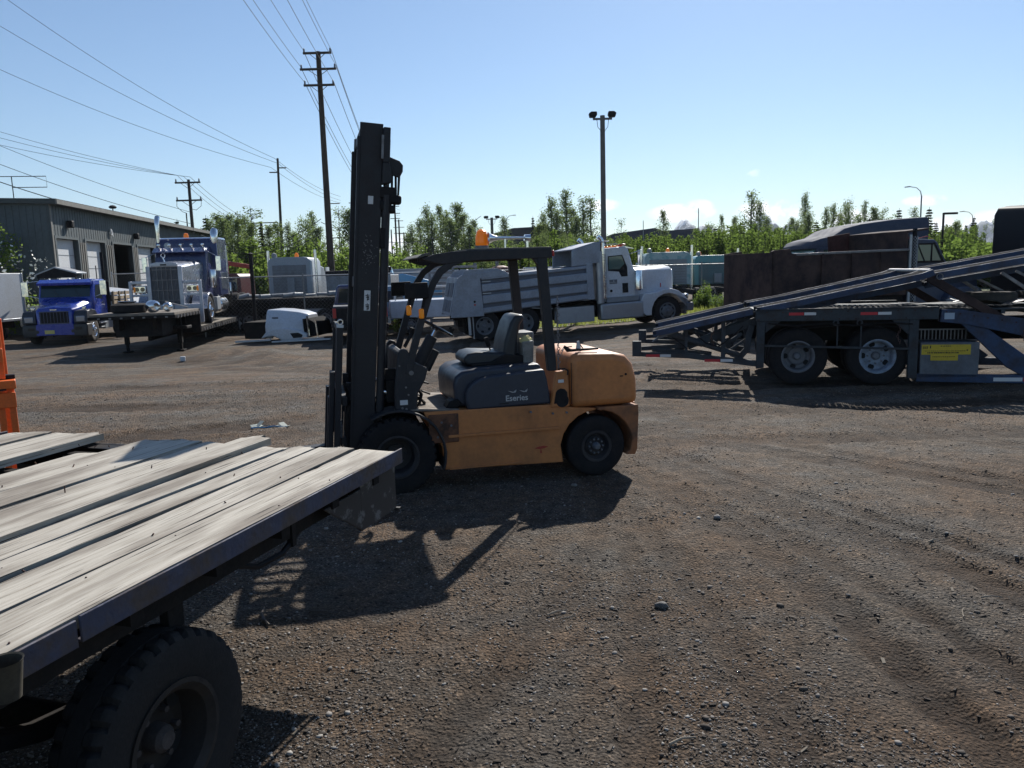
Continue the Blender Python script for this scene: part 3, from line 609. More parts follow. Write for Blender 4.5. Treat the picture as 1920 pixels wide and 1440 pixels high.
B().box(.185, .205, .095, .105, H - .30, H - .1).out('sight_strip', STEEL, q)
b = B().box(.01, .18, .17, Wd - .17, H - .1, H - .02).box(.01, .17, .17, Wd - .17, 1.62, 1.72).box(.01, .17, .17, Wd - .17, .35, .45); b.out('mast_crossbar', MAST, ms, .006)
# hose carrier at the back of the mast head
q = B().prism([(.26, H - .27), (.355, H - .30), (.385, H - .335), (.385, H - .39), (.365, H - .43), (.36, H - .60), (.345, H - .60), (.345, H - .44), (.26, H - .42)], .16, .20).out('hose_carrier', MAST, ms, .003)
b = B()
for k, x in enumerate((.225, .255, .29, .325)): b.tube([(x, .17 + .03 * (k % 2), H - .38), (x + .005, .17, H - .6), (x - .01, .18, H - .75)], .011)
b.out('hoses', BLK, q)
B().box(.21, .38, .13, .22, H - .68, H - .60).box(.2, .33, .13, .22, H - .76, H - .69).out('hose_clamp', BLK, ms, .02)
b = B()
for k in range(60): b.box(.198, .214, .30, .318, .5 + .04 * k, .527 + .04 * k)
b.out('lift_chain', BLK, ms)
B().box(.20, .245, .12, .2, 1.98, 2.16).out('junction_box', BLK, ms, .005)
B().box(.085, .13, .1375, .14, 2.36, 2.43).out('sticker', PAPER, ms, label='small pale square sticker near the mast top')
lb = B().box(.075, .13, .1370, .14, 1.42, 1.60).out('warning_sticker', PAPER, ms, label='upright white sticker with two black symbols')
b = B()
for z in (1.54, 1.455):
    b.box(.09, .115, .1345, .137, z - .004, z + .004).box(.10, .107, .1345, .137, z - .03, z + .03).box(.086, .10, .1345, .137, z + .012, z + .019).box(.107, .12, .1345, .137, z - .024, z - .016).box(.113, .119, .1345, .137, z - .02, z + .024)
b.out('symbol', INK, lb)
b = B(); random.seed(5)
for k in range(70):
    x = .05 + abs(random.gauss(.04, .03)); z = random.gauss(1.92, .07); r = random.uniform(.0015, .005)
    if .01 < x < .19: b.box(x, x + r * 1.6, .1380, .14, z, z + r * 2)
b.out('paint_chips', STEEL, ms)
# carriage, load backrest, forks (move with the mast)
q = B().box(-.10, -.05, .12, Wd - .12, .18, .26).box(-.10, -.05, .12, Wd - .12, .55, .63).box(-.06, .0, .22, .28, .12, .75).box(-.06, .0, Wd - .28, Wd - .22, .12, .75).out('carriage', MAST, ms, .006)
b = B().box(-.16, -.105, .06, .115, .12, 1.26).box(-.16, -.105, Wd - .115, Wd - .06, .12, 1.26).box(-.15, -.11, .115, Wd - .115, 1.21, 1.26).box(-.15, -.11, .115, Wd - .115, .66, .70)
for k in range(9): b.box(-.14, -.122, .17 + .098 * k, .19 + .098 * k, .70, 1.21)
b.out('load_backrest', MAST, ms, .004)
B().box(-.162, -.103, .058, .117, 1.262, 1.285).out('backrest_cap', WHITEM, ms, label='cap of the load backrest, painted pale as if sunlit')  # white colour paints in the sunlight on the backrest top
B().torus((-.13, .087, 1.31), .022, .007, (0, 1, 0), 14, 6).out('lifting_eye', CHROME, ms)
B().box(-.21, -.165, .10, .26, .06, .86).out('side_shift_plate', MAST, ms, .004)
for y in (.18, Wd - .32):
    B().prism([(-.22, .02), (-.22, .62), (-.165, .62), (-.165, -.02), (-.5, -.06), (-1.2, -.12), (-1.25, -.118), (-1.25, -.108)], y, y + .13).out('fork', MAST, ms, .005)
B().tube([(-.05, .2, .55), (-.02, .17, .62), (-.03, .2, .70), (-.06, .2, .72), (-.04, .22, .65)], .016).out('hydraulic_hoses', BLK, ms)
B().cyl((-.08, .13, .12), (-.08, .13, .50), .006, n=8).cyl((-.08, .13, .18), (-.08, .13, .2), .011).out('chain_anchor_rod', CHROME, ms)
for y in (.16, Wd - .2):
    B().cyl((-.10, y, .965), (.10, y, .93), .021, n=14).out('tilt_cylinder_rod', CHROME, fk)
    B().cyl((.09, y, .93), (.20, y, .91), .04, n=14).box(-.04, .04, y - .03, y + .03, .86, 1.06).out('tilt_cylinder', GREASE, fk, .004)
b = B()
for k in range(5): b.tube([(-.1 + .02 * k, .3 + .05 * k, .75), (-.02, .28 + .06 * k, .9 + .03 * k), (.05, .3 + .06 * k, .95)], .012)
b.box(-.08, .06, .2, .24, 1.0, 1.16).out('valve_hoses', BLK, fk)

# ================================================================ FLATBED (x towards its far end, y away from the near side)
fb = E('flatbed_trailer', 'flatbed trailer with weathered grey plank deck and rusty side rail in the left foreground', 'trailer', (-.64, 4.20, 0), 72.6)
DZ = 1.04
RUBT = mat('trailer_tyre_rubber', (.014, .014, .015), .7, spec=.3, dirt=.5, dcol=(.026, .024, .022), sc=12, bump=.2)
def plankmat():
    m = bpy.data.materials.new('weathered_plank'); m.use_nodes = True; t = m.node_tree; p = t.nodes['Principled BSDF']; Lk = t.links.new
    co = N('ShaderNodeTexCoord', t.nodes); oi = N('ShaderNodeObjectInfo', t.nodes)
    mp = N('ShaderNodeMapping', t.nodes); mp.inputs['Scale'].default_value = (.45, 13, 13)
    off = N('ShaderNodeVectorMath', t.nodes, operation='SCALE'); off.inputs[0].default_value = (13, 7, 3); Lk(oi.outputs['Random'], off.inputs['Scale']); 
    adv = N('ShaderNodeVectorMath', t.nodes, operation='ADD'); Lk(co.outputs['Object'], adv.inputs[0]); Lk(off.outputs[0], adv.inputs[1]); Lk(adv.outputs[0], mp.inputs[0])
    g1 = N('ShaderNodeTexNoise', t.nodes); g1.inputs['Scale'].default_value = 5.5; g1.inputs['Detail'].default_value = 12; g1.inputs['Roughness'].default_value = .65; Lk(mp.outputs[0], g1.inputs['Vector'])
    r = N('ShaderNodeValToRGB', t.nodes); e = r.color_ramp.elements
    e[0].position = .28; e[0].color = (.20, .165, .125, 1); e[1].position = .75; e[1].color = (.54, .50, .43, 1)
    e.new(.42).color = (.36, .325, .27, 1); e.new(.56).color = (.44, .405, .345, 1); Lk(g1.outputs['Fac'], r.inputs[0])
    st2 = N('ShaderNodeTexNoise', t.nodes); st2.inputs['Scale'].default_value = 1.9; st2.inputs['Detail'].default_value = 5
    mp2 = N('ShaderNodeMapping', t.nodes); mp2.inputs['Scale'].default_value = (.8, 3.2, 1); Lk(adv.outputs[0], mp2.inputs[0]); Lk(mp2.outputs[0], st2.inputs['Vector'])
    sr2 = N('ShaderNodeValToRGB', t.nodes); sr2.color_ramp.elements[0].position = .44; sr2.color_ramp.elements[1].position = .64; Lk(st2.outputs['Fac'], sr2.inputs[0])
    k = N('ShaderNodeMath', t.nodes, operation='MULTIPLY'); k.inputs[1].default_value = .75; Lk(sr2.outputs[0], k.inputs[0])
    mx = N('ShaderNodeMix', t.nodes, data_type='RGBA'); mx.inputs['B'].default_value = (.14, .112, .085, 1); Lk(k.outputs[0], mx.inputs['Factor']); Lk(r.outputs[0], mx.inputs['A'])
    cr_ = N('ShaderNodeTexNoise', t.nodes); cr_.inputs['Scale'].default_value = 14; cr_.inputs['Detail'].default_value = 6
    mp3 = N('ShaderNodeMapping', t.nodes); mp3.inputs['Scale'].default_value = (.16, 7, 7); Lk(adv.outputs[0], mp3.inputs[0]); Lk(mp3.outputs[0], cr_.inputs['Vector'])
    cr2 = N('ShaderNodeValToRGB', t.nodes); cr2.color_ramp.elements[0].position = .33; cr2.color_ramp.elements[1].position = .38; cr2.color_ramp.elements[0].color = (.12, .1, .08, 1); Lk(cr_.outputs['Fac'], cr2.inputs[0])
    mu = N('ShaderNodeMix', t.nodes, data_type='RGBA', blend_type='MULTIPLY'); mu.inputs['Factor'].default_value = 1; Lk(mx.outputs['Result'], mu.inputs['A']); Lk(cr2.outputs[0], mu.inputs['B'])
    Lk(mu.outputs['Result'], p.inputs['Base Color']); p.inputs['Roughness'].default_value = .72; p.inputs['Specular IOR Level'].default_value = .35
    ad = N('ShaderNodeMath', t.nodes, operation='ADD'); Lk(g1.outputs['Fac'], ad.inputs[0]); Lk(cr2.outputs[0], ad.inputs[1])
    b = N('ShaderNodeBump', t.nodes); b.inputs['Strength'].default_value = .55; b.inputs['Distance'].default_value = .006; Lk(ad.outputs[0], b.inputs['Height']); Lk(b.outputs[0], p.inputs['Normal'])
    return m
PLANK = plankmat()
rnd = random.Random(11)
def plank(y0, y1, x1, x0=-6.2, dz=0., ragged=.02, split=0.):
    """a board whose long edges wander and whose far end is chewed"""
    b = B(); n = 46; m_ = 5; rings = []
    xs = [x0 + (x1 - x0) * (1 - (1 - i / n) ** 1.6) for i in range(n + 1)]
    ph = rnd.uniform(0, 9)
    for i, x in enumerate(xs):
        e0 = y0 + .0045 + .004 * math.sin(x * 5 + ph) * rnd.random(); e1 = y1 - .0045 - .004 * math.sin(x * 4 + ph * 2) * rnd.random()
        if rnd.random() < .12: e1 -= rnd.uniform(.002, .009)
        z = DZ + dz + .004 * math.sin(x * 1.7 + ph)
        ring = []
        for k in range(m_):
            u = k / (m_ - 1); cup = -.004 * (1 - (2 * u - 1) ** 2)
            xx = x
            if i >= n - 1: xx = x + (ragged * rnd.uniform(-1, 1) - split * abs(u - .5)) * (1 if i == n else .4)
            ring.append((xx, e0 + (e1 - e0) * u, z + cup - (.004 if k in (0, m_ - 1) else 0) - (.006 * rnd.random() if i > n - 2 else 0)))
        lo = [(p[0], p[1], z - .045) for p in reversed(ring)]
        rings.append(ring + lo)
    b.loft(rings); return b.out('plank', PLANK, fb, 0, smooth=25)
K = 1.137
plank(.006, .249, -.005)
plank(.267, .486, -.02)
plank(.504, .651, -.015, dz=.002)
plank(.669, .830, -.06, dz=-.002, ragged=.03)
plank(.850, 1.045, .07, dz=.020, ragged=.06, split=.12)
plank(1.070, 1.268, -.03, dz=-.004, ragged=.04)
plank(1.286, 1.515, -.02, dz=.002, ragged=.03)
plank(1.532, 1.745, .02, dz=-.006, ragged=.03)
plank(1.762, 1.930, -.30, dz=-.030, ragged=.05)
plank(2.060, 2.262, .03, dz=.012, ragged=.06, split=.1)
plank(2.280, 2.490, .05, ragged=.04)
plank(2.508, 2.680, .02, dz=.004, ragged=.03)
plank(2.697, 2.838, .03, dz=-.003, ragged=.03)
BWD = 2.5 * K
b = B(); rn_ = random.Random(4)
for i in range(14):
    for yk in (.04, .19, .28, .43, .51, .66, .745, .86, .95, 1.06, 1.16, 1.32, 1.40, 1.56, 1.64, 1.76, 2.04, 2.13, 2.22, 2.32):
        if rn_.random() < .5: continue
        b.cyl((-.24 - .42 * i + rn_.uniform(-.02, .02), yk * K + rn_.uniform(-.008, .008), DZ - .01), (-.24 - .42 * i, yk * K, DZ + (.021 if .915 < yk < 1.1 else .0015)), .0032, n=6)
b.out('nail_heads', RUST2, fb, kind='stuff')
B().box(-6.2, -2.175, -.012, -.002, DZ - .088, DZ - .004).box(-6.2, -2.175, -.002, .05, DZ - .088, DZ - .08).out('side_rail', FRAMEB, fb, .003, label='near length of rusty side rail')
B().box(-2.165, .012, -.016, -.006, DZ - .078, DZ + .004).box(-2.165, .012, -.006, .05, DZ - .078, DZ - .07).out('side_rail', FRAMEB, fb, .003, label='far length of rusty blue side rail, its torn end overlapping')
B().box(-6.2, .0, BWD + .005, BWD + .015, DZ - .12, DZ + .003).out('side_rail', FRAMEB, fb, .003)
# rear channel / end frame
B().box(-.02, .01, .06, BWD - .06, DZ - .33, DZ - .05).box(-.12, .0, .0, BWD, DZ - .06, DZ - .052).box(-.10, .01, .06, BWD - .06, DZ - .34, DZ - .33).out('end_channel', BLK, fb, .003)
B().box(-.40, .0, .03, .045, DZ - .34, DZ - .06).prism([(-.75, DZ - .12), (-.40, DZ - .12), (-.40, DZ - .335)], .03, .042).box(-.012, .014, .01, .05, DZ - .35, DZ - .335).out('end_gusset', mat('chipped_black_steel', (.02, .019, .02), .6, dirt=.55, dcol=(.22, .21, .2), sc=9, th=(.55, .6)), fb, .002)
for i in range(15): B().box(-.27 - .42 * i, -.21 - .42 * i, .02, BWD - .02, DZ - .135, DZ - .052).out('cross_member', GREASE, fb)
for y in (.55, 2.05): B().box(-6.2, -.05, y, y + .1, DZ - .42, DZ - .14).out('main_beam', GREASE, fb, .004)
B().box(-6.2, -.4, .10, .12, DZ - .20, DZ - .06).out('side_stringer', GREASE, fb, .003)
B().box(.0, .07, .6, 1.75, DZ - .11, DZ - .055).out('sill_board', mat('pale_sill_wood', (.3, .26, .2), .8, dirt=.4, sc=6), fb, .004, label='pale end board showing past the short planks')
B().tube([(-.45, .25, DZ - .14), (-.8, .13, DZ - .2), (-1.0, .10, DZ - .245), (-1.15, .12, DZ - .25), (-1.4, .14, DZ - .15)], .013).out('air_hose', BLK, fb)
B().box(-.93, -.90, .09, .12, DZ - .24, DZ - .12).out('hose_bracket', BLK, fb)
B().box(-1.66, -1.58, .14, .18, DZ - .31, DZ - .1).out('frame_hanger', GREASE, fb, .003)
B().lathe([(.032, 0), (.044, .10), (.047, .104), (.042, .101), (.03, .005), (.0, .0)], (-2.44, -.055, DZ - .09), 'z', 24).out('stake_pocket', mat('dull_olive_cup', (.06, .052, .035), .7, dirt=.6, dcol=(.03, .024, .018), sc=14), fb)
for x in (-1.764, -2.80):
    wheel(fb, x, .045, .385, .385, .21, .205, -1, mat('brown_rim', (.02, .015, .012), .7, dirt=.6, dcol=(.02, .016, .014), sc=8), 'dish', True, 6, mat('rusty_hub', (.06, .05, .048), .7, dirt=.6, dcol=(.03, .024, .02), sc=12, bump=.2), tm=RUBT)
    wheel(fb, x, BWD - .045, .385, .385, .21, .205, 1, None, 'dish', True, 6, None)
    B().cyl((x, .3, .385), (x, BWD - .3, .385), .06).out('axle', GREASE, fb)
for x in (-1.764, -2.80): B().strip([(x - .42, .56), (x - .2, .48), (x, .45), (x + .2, .48), (x + .36, .54)], .05, .42, .50).out('leaf_spring', GREASE, fb)
B().box(-2.35, -2.2, .38, .54, .5, .74).out('spring_hanger', GREASE, fb)
# ================================================================ CAR HAULER TRAILER (x to the right, y away)
ch = E('car_hauler_trailer', 'faded blue car hauler trailer with sloping loading tracks on the right side of the yard', 'trailer', (5.93, 12.43, gz(5.9, 12.4) - .01), -12)
CW = 2.5
TREAD = mat('dark_track_tread', (.016, .018, .023), .9, spec=.03, dirt=.6, dcol=(.026, .021, .018), sc=8)
def tape(par, x, y, z, l, red_first=True, h=.045):
    c = ((REDT, 'red_tape'), (WHT, 'white_tape'))
    if not red_first: c = c[::-1]
    B().box(x, x + l * .55, y - .004, y, z, z + h).out(c[0][1], c[0][0], par)
    B().box(x + l * .57, x + l, y - .004, y, z, z + h).out(c[1][1], c[1][0], par)
for y in (0, CW - .1):
    r = B().box(-1.9, .88, y, y + .1, 1.07, 1.255).box(-1.9, .88, y - .02 if y == 0 else y, y + .12, 1.255, 1.27).out('side_frame', HAULG, ch, .006)
    B().prism([(-1.88, 1.07), (-1.74, 1.07), (-1.75, .95), (-1.76, .30), (-1.88, .28)], y + .01, y + .09).prism([(-1.74, 1.07), (-1.5, 1.07), (-1.74, .88)], y + .03, y + .06).out('frame_post', HAULG, ch, .005)
    B().box(.46, .60, y + .01, y + .09, .12, 1.07).prism([(.2, 1.07), (.46, 1.07), (.46, .82)], y + .03, y + .06).out('frame_post', HAULG, ch, .005)
    B().prism([(-3.92, .50), (-3.0, .46), (-1.76, .30), (-1.76, .40), (-2.9, .54), (-3.92, .58)], y + .02, y + .08).out('lower_rail', HAULG, ch, .004)
    B().box(-3.93, -3.78, y + .0, y + .12, .50, .76).out('rail_end_block', HAULG, ch, .006)
    B().prism([(.6, .07), (5.5, -.02), (5.5, .12), (.6, .20)], y + .02, y + .08).out('lower_rail', HAULB, ch, .004)
    # arm group to the right
    B().prism([(.90, 1.03), (.92, 1.23), (1.2, 1.215), (2.6, .98), (4.4, .62), (4.4, .30), (2.5, .70), (1.3, .98)], y - .01, y + .10).out('swing_arm', HAULB, ch, .008)
    B().prism([(1.22, .99), (1.55, .95), (2.5, .22), (2.3, .06), (1.9, .3)], y + .02, y + .09).out('diagonal_strut', HAULB, ch, .008)
    B().beam((.70, y + .06, 1.74), (2.0, y + .06, .93), .09, .13).out('lift_brace', RUST, ch, .006)
    B().beam((.98, y + .06, 1.62), (1.35, y + .06, 1.33), .03, .03).beam((1.75, y + .05, 1.78), (2.5, y + .05, 1.25), .04, .05).beam((1.95, y + .05, 1.80), (2.9, y + .05, 1.28), .03, .04).out('lift_cylinder', STEEL, ch, .003)
    # dark wheel arches
    B().prism([(-1.7, 1.07), (.42, 1.07), (.42, .98), (.2, 1.02), (-.1, .96), (-.5, 1.03), (-.9, .95), (-1.2, 1.0), (-1.7, .9)], y + .3, y + .31).out('mud_skirt', BLK, ch)
    # tail linkage
    B().cyl((-3.36, y + .12, .90), (-2.75, y + .12, .70), .062, n=14).cyl((-2.75, y + .12, .70), (-2.15, y + .12, .50), .05, n=14).out('ramp_cylinder', HAULG, ch)
    B().beam((-3.85, y + .3, .60), (-3.0, y + .2, .66), .05, .07).beam((-3.0, y + .2, .66), (-1.85, y + .2, 1.08), .06, .13).out('ramp_arm', HAULG, ch, .005)
    B().strip([(-1.95, 1.0), (-2.0, .8), (-2.02, .6), (-2.12, .48), (-2.2, .42)], .10, y + .14, y + .19).beam((-2.5, y + .2, .60), (-2.1, y + .2, .86), .04, .05).beam((-2.4, y + .24, .50), (-2.0, y + .24, .78), .03, .04).beam((-2.3, y + .1, .5), (-1.85, y + .1, .36), .04, .03).out('ramp_link', HAULG, ch, .004)
    B().beam((-3.3, y + .3, .52), (-2.0, y + .3, 1.1), .05, .08).beam((-2.9, y + .35, .9), (-2.1, y + .35, .42), .04, .06).beam((-3.6, y + .16, .6), (-2.6, y + .16, .52), .05, .07).box(-2.45, -2.38, y + .05, y + .12, .42, 1.12).box(-3.05, -3.0, y + .05, y + .1, .48, .98).out('ramp_brace', HAULG, ch, .004)
    B().prism([(-3.6, .74), (-3.5, .83), (-3.32, .96), (-3.1, .93), (-3.36, .84)], y + .05, y + .2).out('hinge_bracket', GREYD, ch, .004)
b = B(); rb_n = random.Random(3)
for k in range(22): b.cyl((-1.85 + .125 * k, -.012, 1.10 + .12 * (k % 2)), (-1.85 + .125 * k, .01, 1.10 + .12 * (k % 2)), .012, n=6)
for k in range(14): b.cyl((.98 + .2 * k, -.02, 1.19 - .036 * k), (.98 + .2 * k, .0, 1.19 - .036 * k), .013, n=6)
b.out('frame_bolts', RUST, ch, kind='stuff')
B().tube([(-1.7, .0, 1.04), (-1.3, -.01, .99), (-.8, -.01, 1.03), (-.4, -.01, .985), (.1, -.01, 1.03), (.5, .0, 1.0)], .012).tube([(-1.6, .0, 1.02), (-1.1, .0, .95), (-.5, .0, 1.0), (.3, .0, .96)], .008).out('brake_hose', BLK, ch)
B().tube([(-2.9, .0, .9), (-2.7, -.01, .72), (-2.5, -.01, .66), (-2.3, .0, .8), (-2.1, .0, 1.0)], .012).tube([(-3.3, .1, .85), (-3.0, .05, .62), (-2.6, .05, .56)], .01).out('hydraulic_line', BLK, ch)
for x_ in (-2.6, .30, 2.1):
    b = B()
    for k in range(9): b.torus((x_ + .02 * math.sin(k), -.012, .98 - .035 * k), .017, .005, (0, 1, 0) if k % 2 else (1, 0, 0), 8, 4)
    b.out('hanging_chain', RUST2, ch)
tape(ch, -1.38, 0, 1.165, .42); tape(ch, -.28, 0, 1.155, .46)
tape(ch, -3.7, .02, .485, .42); tape(ch, -2.72, .02, .40, .46); tape(ch, 1.72, .02, .075, .75, False, .06)
B().box(.955, 1.10, -.016, -.011, 1.07, 1.17).out('placard', mat('pale_blue_placard', (.35, .42, .5), .5), ch)
# loading tracks: two ladders of perforated steel
def track(y0, y1, pts, holes=True):
    tr = B()
    for y in (y0, y1 - .035): tr.strip([(x, z - .05) for x, z in pts], .10, y, y + .035)
    q = tr.out('loading_track', HAULB, ch, .004)
    sl = B()
    for (x0, z0), (x1, z1) in zip(pts[:-1], pts[1:]):
        L_ = math.hypot(x1 - x0, z1 - z0); n_ = max(1, int(L_ / .085))
        for i in range(n_):
            t0, t1 = i / n_, (i + (.86 if holes else .97)) / n_
            for a0, a1 in ((y0 + .035, y0 + .035 + (y1 - y0 - .07) * .46), (y0 + .035 + (y1 - y0 - .07) * .54, y1 - .035)):
                xa, za, xb, zb = x0 + (x1 - x0) * t0, z0 + (z1 - z0) * t0, x0 + (x1 - x0) * t1, z0 + (z1 - z0) * t1
                sl.prism([(xa, za - .012), (xb, zb - .012), (xb, zb), (xa, za)], a0, a1)
    sl.box(pts[0][0], pts[0][0] + .05, y0, y1, pts[0][1] - .06, pts[0][1])
    sl.out('track_tread', TREAD, q, kind='stuff')
for y in (.0, CW - .62):
    track(y, y + .62, [(-3.58, .93), (-1.95, 1.285)], False)
    track(y, y + .62, [(-1.88, 1.30), (-1.2, 1.42), (.62, 1.80), (.78, 1.86)])
    track(y, y + .62, [(.80, 1.80), (2.3, 2.05), (5.0, 2.50)])
    B().box(-1.9, 4.5, y + .25, y + .33, 1.16, 1.22).out('deck_stringer', HAULG, ch)
b = B()
for k in range(16): b.box(-1.8 + .4 * k, -1.74 + .4 * k, .1, CW - .1, 1.14, 1.2)
b.out('deck_cross_member', HAULG, ch)
B().box(-1.85, 4.5, .1, CW - .1, 1.205, 1.225).out('deck_plate', HAULG, ch)
track(.60, CW - .60, [(-1.75, 1.20), (-1.2, 1.28), (.62, 1.64), (.78, 1.68)]); track(.60, CW - .60, [(.82, 1.64), (2.3, 1.88), (5.0, 2.32)])
b = B()
for k in range(34):
    for j in range(2): b.box(-.55 + .075 * k, -.51 + .075 * k, .15 + .28 * j, .38 + .28 * j, 1.262, 1.27)
b.out('deck_grating', HAULG, ch, kind='stuff')
B().cyl((.74, .05, 1.83), (.74, CW - .05, 1.83), .035, n=10).torus((.86, -.01, 1.74), .045, .008, (0, 1, 0), 14, 5).out('hinge_pin', STEEL, ch)
# rods in front of the wheels
B().beam((-1.75, .02, .665), (.46, .02, .60), .015, .035).out('guard_rod', HAULG, ch, .003)
for x, z in ((-.62, .64), (-.26, .63)): B().beam((x, .02, z), (x, .02, 1.07), .02, .02).torus((x - .03, .0, 1.03), .04, .012, (0, 1, 0), 12, 5).out('guard_hanger', HAULG, ch)
for y, o in ((.08, -1), (CW - .08, 1)):
    wheel(ch, -1.21, y, .47, .47, .27, .255, o, GREYD, 'dish', False, 8, GREYD, tm=RUB, dual=True)
    wheel(ch, .02, y, .47, .47, .27, .27, o, mat('pale_blue_rim', (.24, .30, .38), .5, dirt=.55, dcol=(.1, .1, .11), sc=8), 'dish', False, 8, GREYD, dual=True)
for x in (-1.21, .02): B().cyl((x, .4, .47), (x, CW - .4, .47), .09).box(x - .4, x + .4, .62, .72, .55, .66).out('axle', GREASE, ch)
B().box(-1.8, 4, .75, .85, .68, 1.0).box(-1.8, 4, 1.65, 1.75, .68, 1.0).out('centre_beam', GREASE, ch)
# tool box with its yellow label
tb = B().box(.64, 1.50, .02, .50, .13, .70).out('tool_box', mat('grey_tool_box', (.12, .13, .15), .55, dirt=.45, dcol=(.07, .06, .055), sc=4), ch, .012)
yl = B().box(.655, 1.37, .012, .019, .505, .665).box(.79, 1.19, .012, .019, .41, .505).out('yellow_label', YEL, tb)
b = B(); rl = random.Random(2)
for z, x0, x1, h in ((.635, .93, 1.08, .012), (.62, .67, .74, .016), (.60, .67, .74, .012), (.56, .70, 1.30, .008), (.525, .74, 1.18, .02), (.465, .82, 1.15, .01)):
    x = x0
    while x < x1:
        l = rl.uniform(.008, .022); b.box(x, x + l, .0085, .012, z, z + h); x += l + rl.uniform(.006, .012)
b.box(.775, .79, .0085, .012, .605, .65).box(1.31, 1.33, .0085, .012, .565, .585).out('label_print', INK, yl)
b = B()
for k in range(13): b.box(.70 + .055 * k, .715 + .055 * k, .25, .27, .72, .90)
b.box(.66, 1.45, .24, .28, .88, .9).out('rack_bars', STEEL, ch, .002)
# scrap riding on the middle of the hauler
for k, (x, y, z, tl, lb) in enumerate(((1.95, 1.0, 1.26, 0, 'bald black tyre lying on the hauler deck, left one of two'), (2.75, 1.1, 1.26, 0, 'bald black tyre lying on the hauler deck, right one of two'))):
    q = tuple(ch.matrix_basis @ Vector((x, y, z)))
    o = B().lathe([(.2, .03), (.26, 0), (.36, .01), (.40, .06), (.40, .14), (.36, .19), (.26, .20), (.2, .17)], (0, 0, 0), 'z', 32, closed=True).out('scrap_tyre', RUBD)
    o.location = q; tag(o, lb, 'tyre')
for k, (x, y, l, wd, lb) in enumerate(((1.3, .7, .75, .4, 'bent pale sheet of metal on the hauler deck under the upper track, left sheet'), (2.5, .5, .5, .35, 'small bent pale sheet of metal on the hauler deck, right of the two tyres'), (1.75, .35, .9, .3, 'twisted light metal sheet along the near edge of the hauler deck'))):
    rl = random.Random(k); b = B(); n_ = 8
    vs = [(l * i / n_, wd * j, .025 * math.sin(i * 1.1 + k) + .02 * j) for j in (0, 1) for i in range(n_ + 1)]
    vs += [(x_, y_, z_ + .006) for x_, y_, z_ in vs]; m_ = 2 * (n_ + 1)
    fs = [(i, i + 1, n_ + 2 + i, n_ + 1 + i) for i in range(n_)] + [(m_ + i, m_ + n_ + 1 + i, m_ + n_ + 2 + i, m_ + i + 1) for i in range(n_)]
    o = b.add(vs, fs).out('metal_sheet', STEEL); o.location = tuple(ch.matrix_basis @ Vector((x, y, 1.30 + .0 * k))); o.rotation_euler = (0, 0, R_(-12 + 6 * k)); tag(o, lb, 'sheet metal')

# ================================================================ SILVER DUMP TRUCK (x to its front, y away)
dt = E('dump_truck', 'silver dump truck with ribbed bed and white hood parked behind the forklift', 'dump truck', (-.80, 24.95, -.245), 12, tilt=2.2)
TW = 2.45
for y0, y1, o in ((.12, .42, -1), (TW - .12, TW - .42, 1)):
    for x in (.02, 1.36): wheel(dt, x, y0, .51, .51, .27, .28, o, GREYD, 'dish', True, 10, GREYD, dual=True)
    wheel(dt, 6.36, y0, .51, .51, .30, .28, o, GREYD, 'bulge', True, 10, GREYD)
B().box(-.9, 6.6, .80, .90, .72, 1.0).box(-.9, 6.6, 1.55, 1.65, .72, 1.0).box(-.2, 1.6, .6, 1.85, .4, .75).cyl((6.36, .3, .5), (6.36, 2.15, .5), .07).box(2.1, 6.2, .9, 1.5, .45, .85).out('chassis_frame', GREASE, dt)
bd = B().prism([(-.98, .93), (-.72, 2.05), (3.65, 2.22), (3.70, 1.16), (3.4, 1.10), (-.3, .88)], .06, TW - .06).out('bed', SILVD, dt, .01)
# side ribs of the bed on both sides
for y, s_ in ((.06, -1), (TW - .06, 1)):
    yo = y + s_ * .07
    a0, a1 = sorted((y, yo))
    B().prism([(-.5, .84), (-1.08, .86), (-.78, 2.10), (-.60, 2.2), (-.02, 2.22), (.45, 2.28), (.75, 2.25), (.95, 2.08), (-.05, 2.04), (.0, .84)], a0 - .01, a1 + .01).out('bed_corner_post', SILVER, bd, .012)
    for z0, z1, dz in ((1.98, 2.10, .13), (1.60, 1.86, .13), (1.22, 1.50, .14), (.92, 1.10, .2)):
        B().prism([(-.02, z0), (-.02, z1), (3.55, z1 + dz), (3.55, z0 + dz)], a0, a1).out('bed_rib', SILVER, bd, .035, 3)
    for z in (1.92, 1.545): B().box(.0, .28, a0 - .012, a0 - .002, z, z + .03).out('lamp_strip', ALU, bd)
    B().prism([(3.50, 1.1), (3.50, 2.28), (3.72, 2.32), (3.74, 1.1)], a0 - .01, a1 + .01).out('bed_front_post', SILVER, bd, .012)
    B().cyl((-.28, a0 - .022, 1.22), (-.28, a0 - .01, 1.22), .03, n=12).out('marker_lamp', REDL, bd)
    B().cyl((-.28, a0 - .022, 1.32), (-.28, a0 - .01, 1.32), .035, n=12).out('marker_hole', DARKIN, bd)
    B().prism([(3.02, 2.22), (3.05, 2.72), (3.06, 2.74), (3.85, 2.93), (4.02, 2.94), (3.98, 2.3)], a0, a1).out('headboard_side', SILVER, bd, .01)
    B().prism([(-.66, 2.14), (-.55, 2.30), (-.40, 2.34), (.5, 2.34), (.8, 2.22)], a0 + .01, a1).out('side_board', SILVER, bd, .006)
B().prism([(3.06, 2.74), (3.85, 2.93), (4.35, 2.95), (4.35, 2.985), (3.85, 2.97), (3.05, 2.78)], .02, TW - .02).box(3.68, 3.74, .05, TW - .05, 1.2, 2.9).out('cab_protector', SILVER, bd, .008)
B().prism([(-1.09, .92), (-1.0, .90), (-.70, 2.08), (-.79, 2.12)], .16, TW - .16).out('tailgate', SILVER, dt, .015)
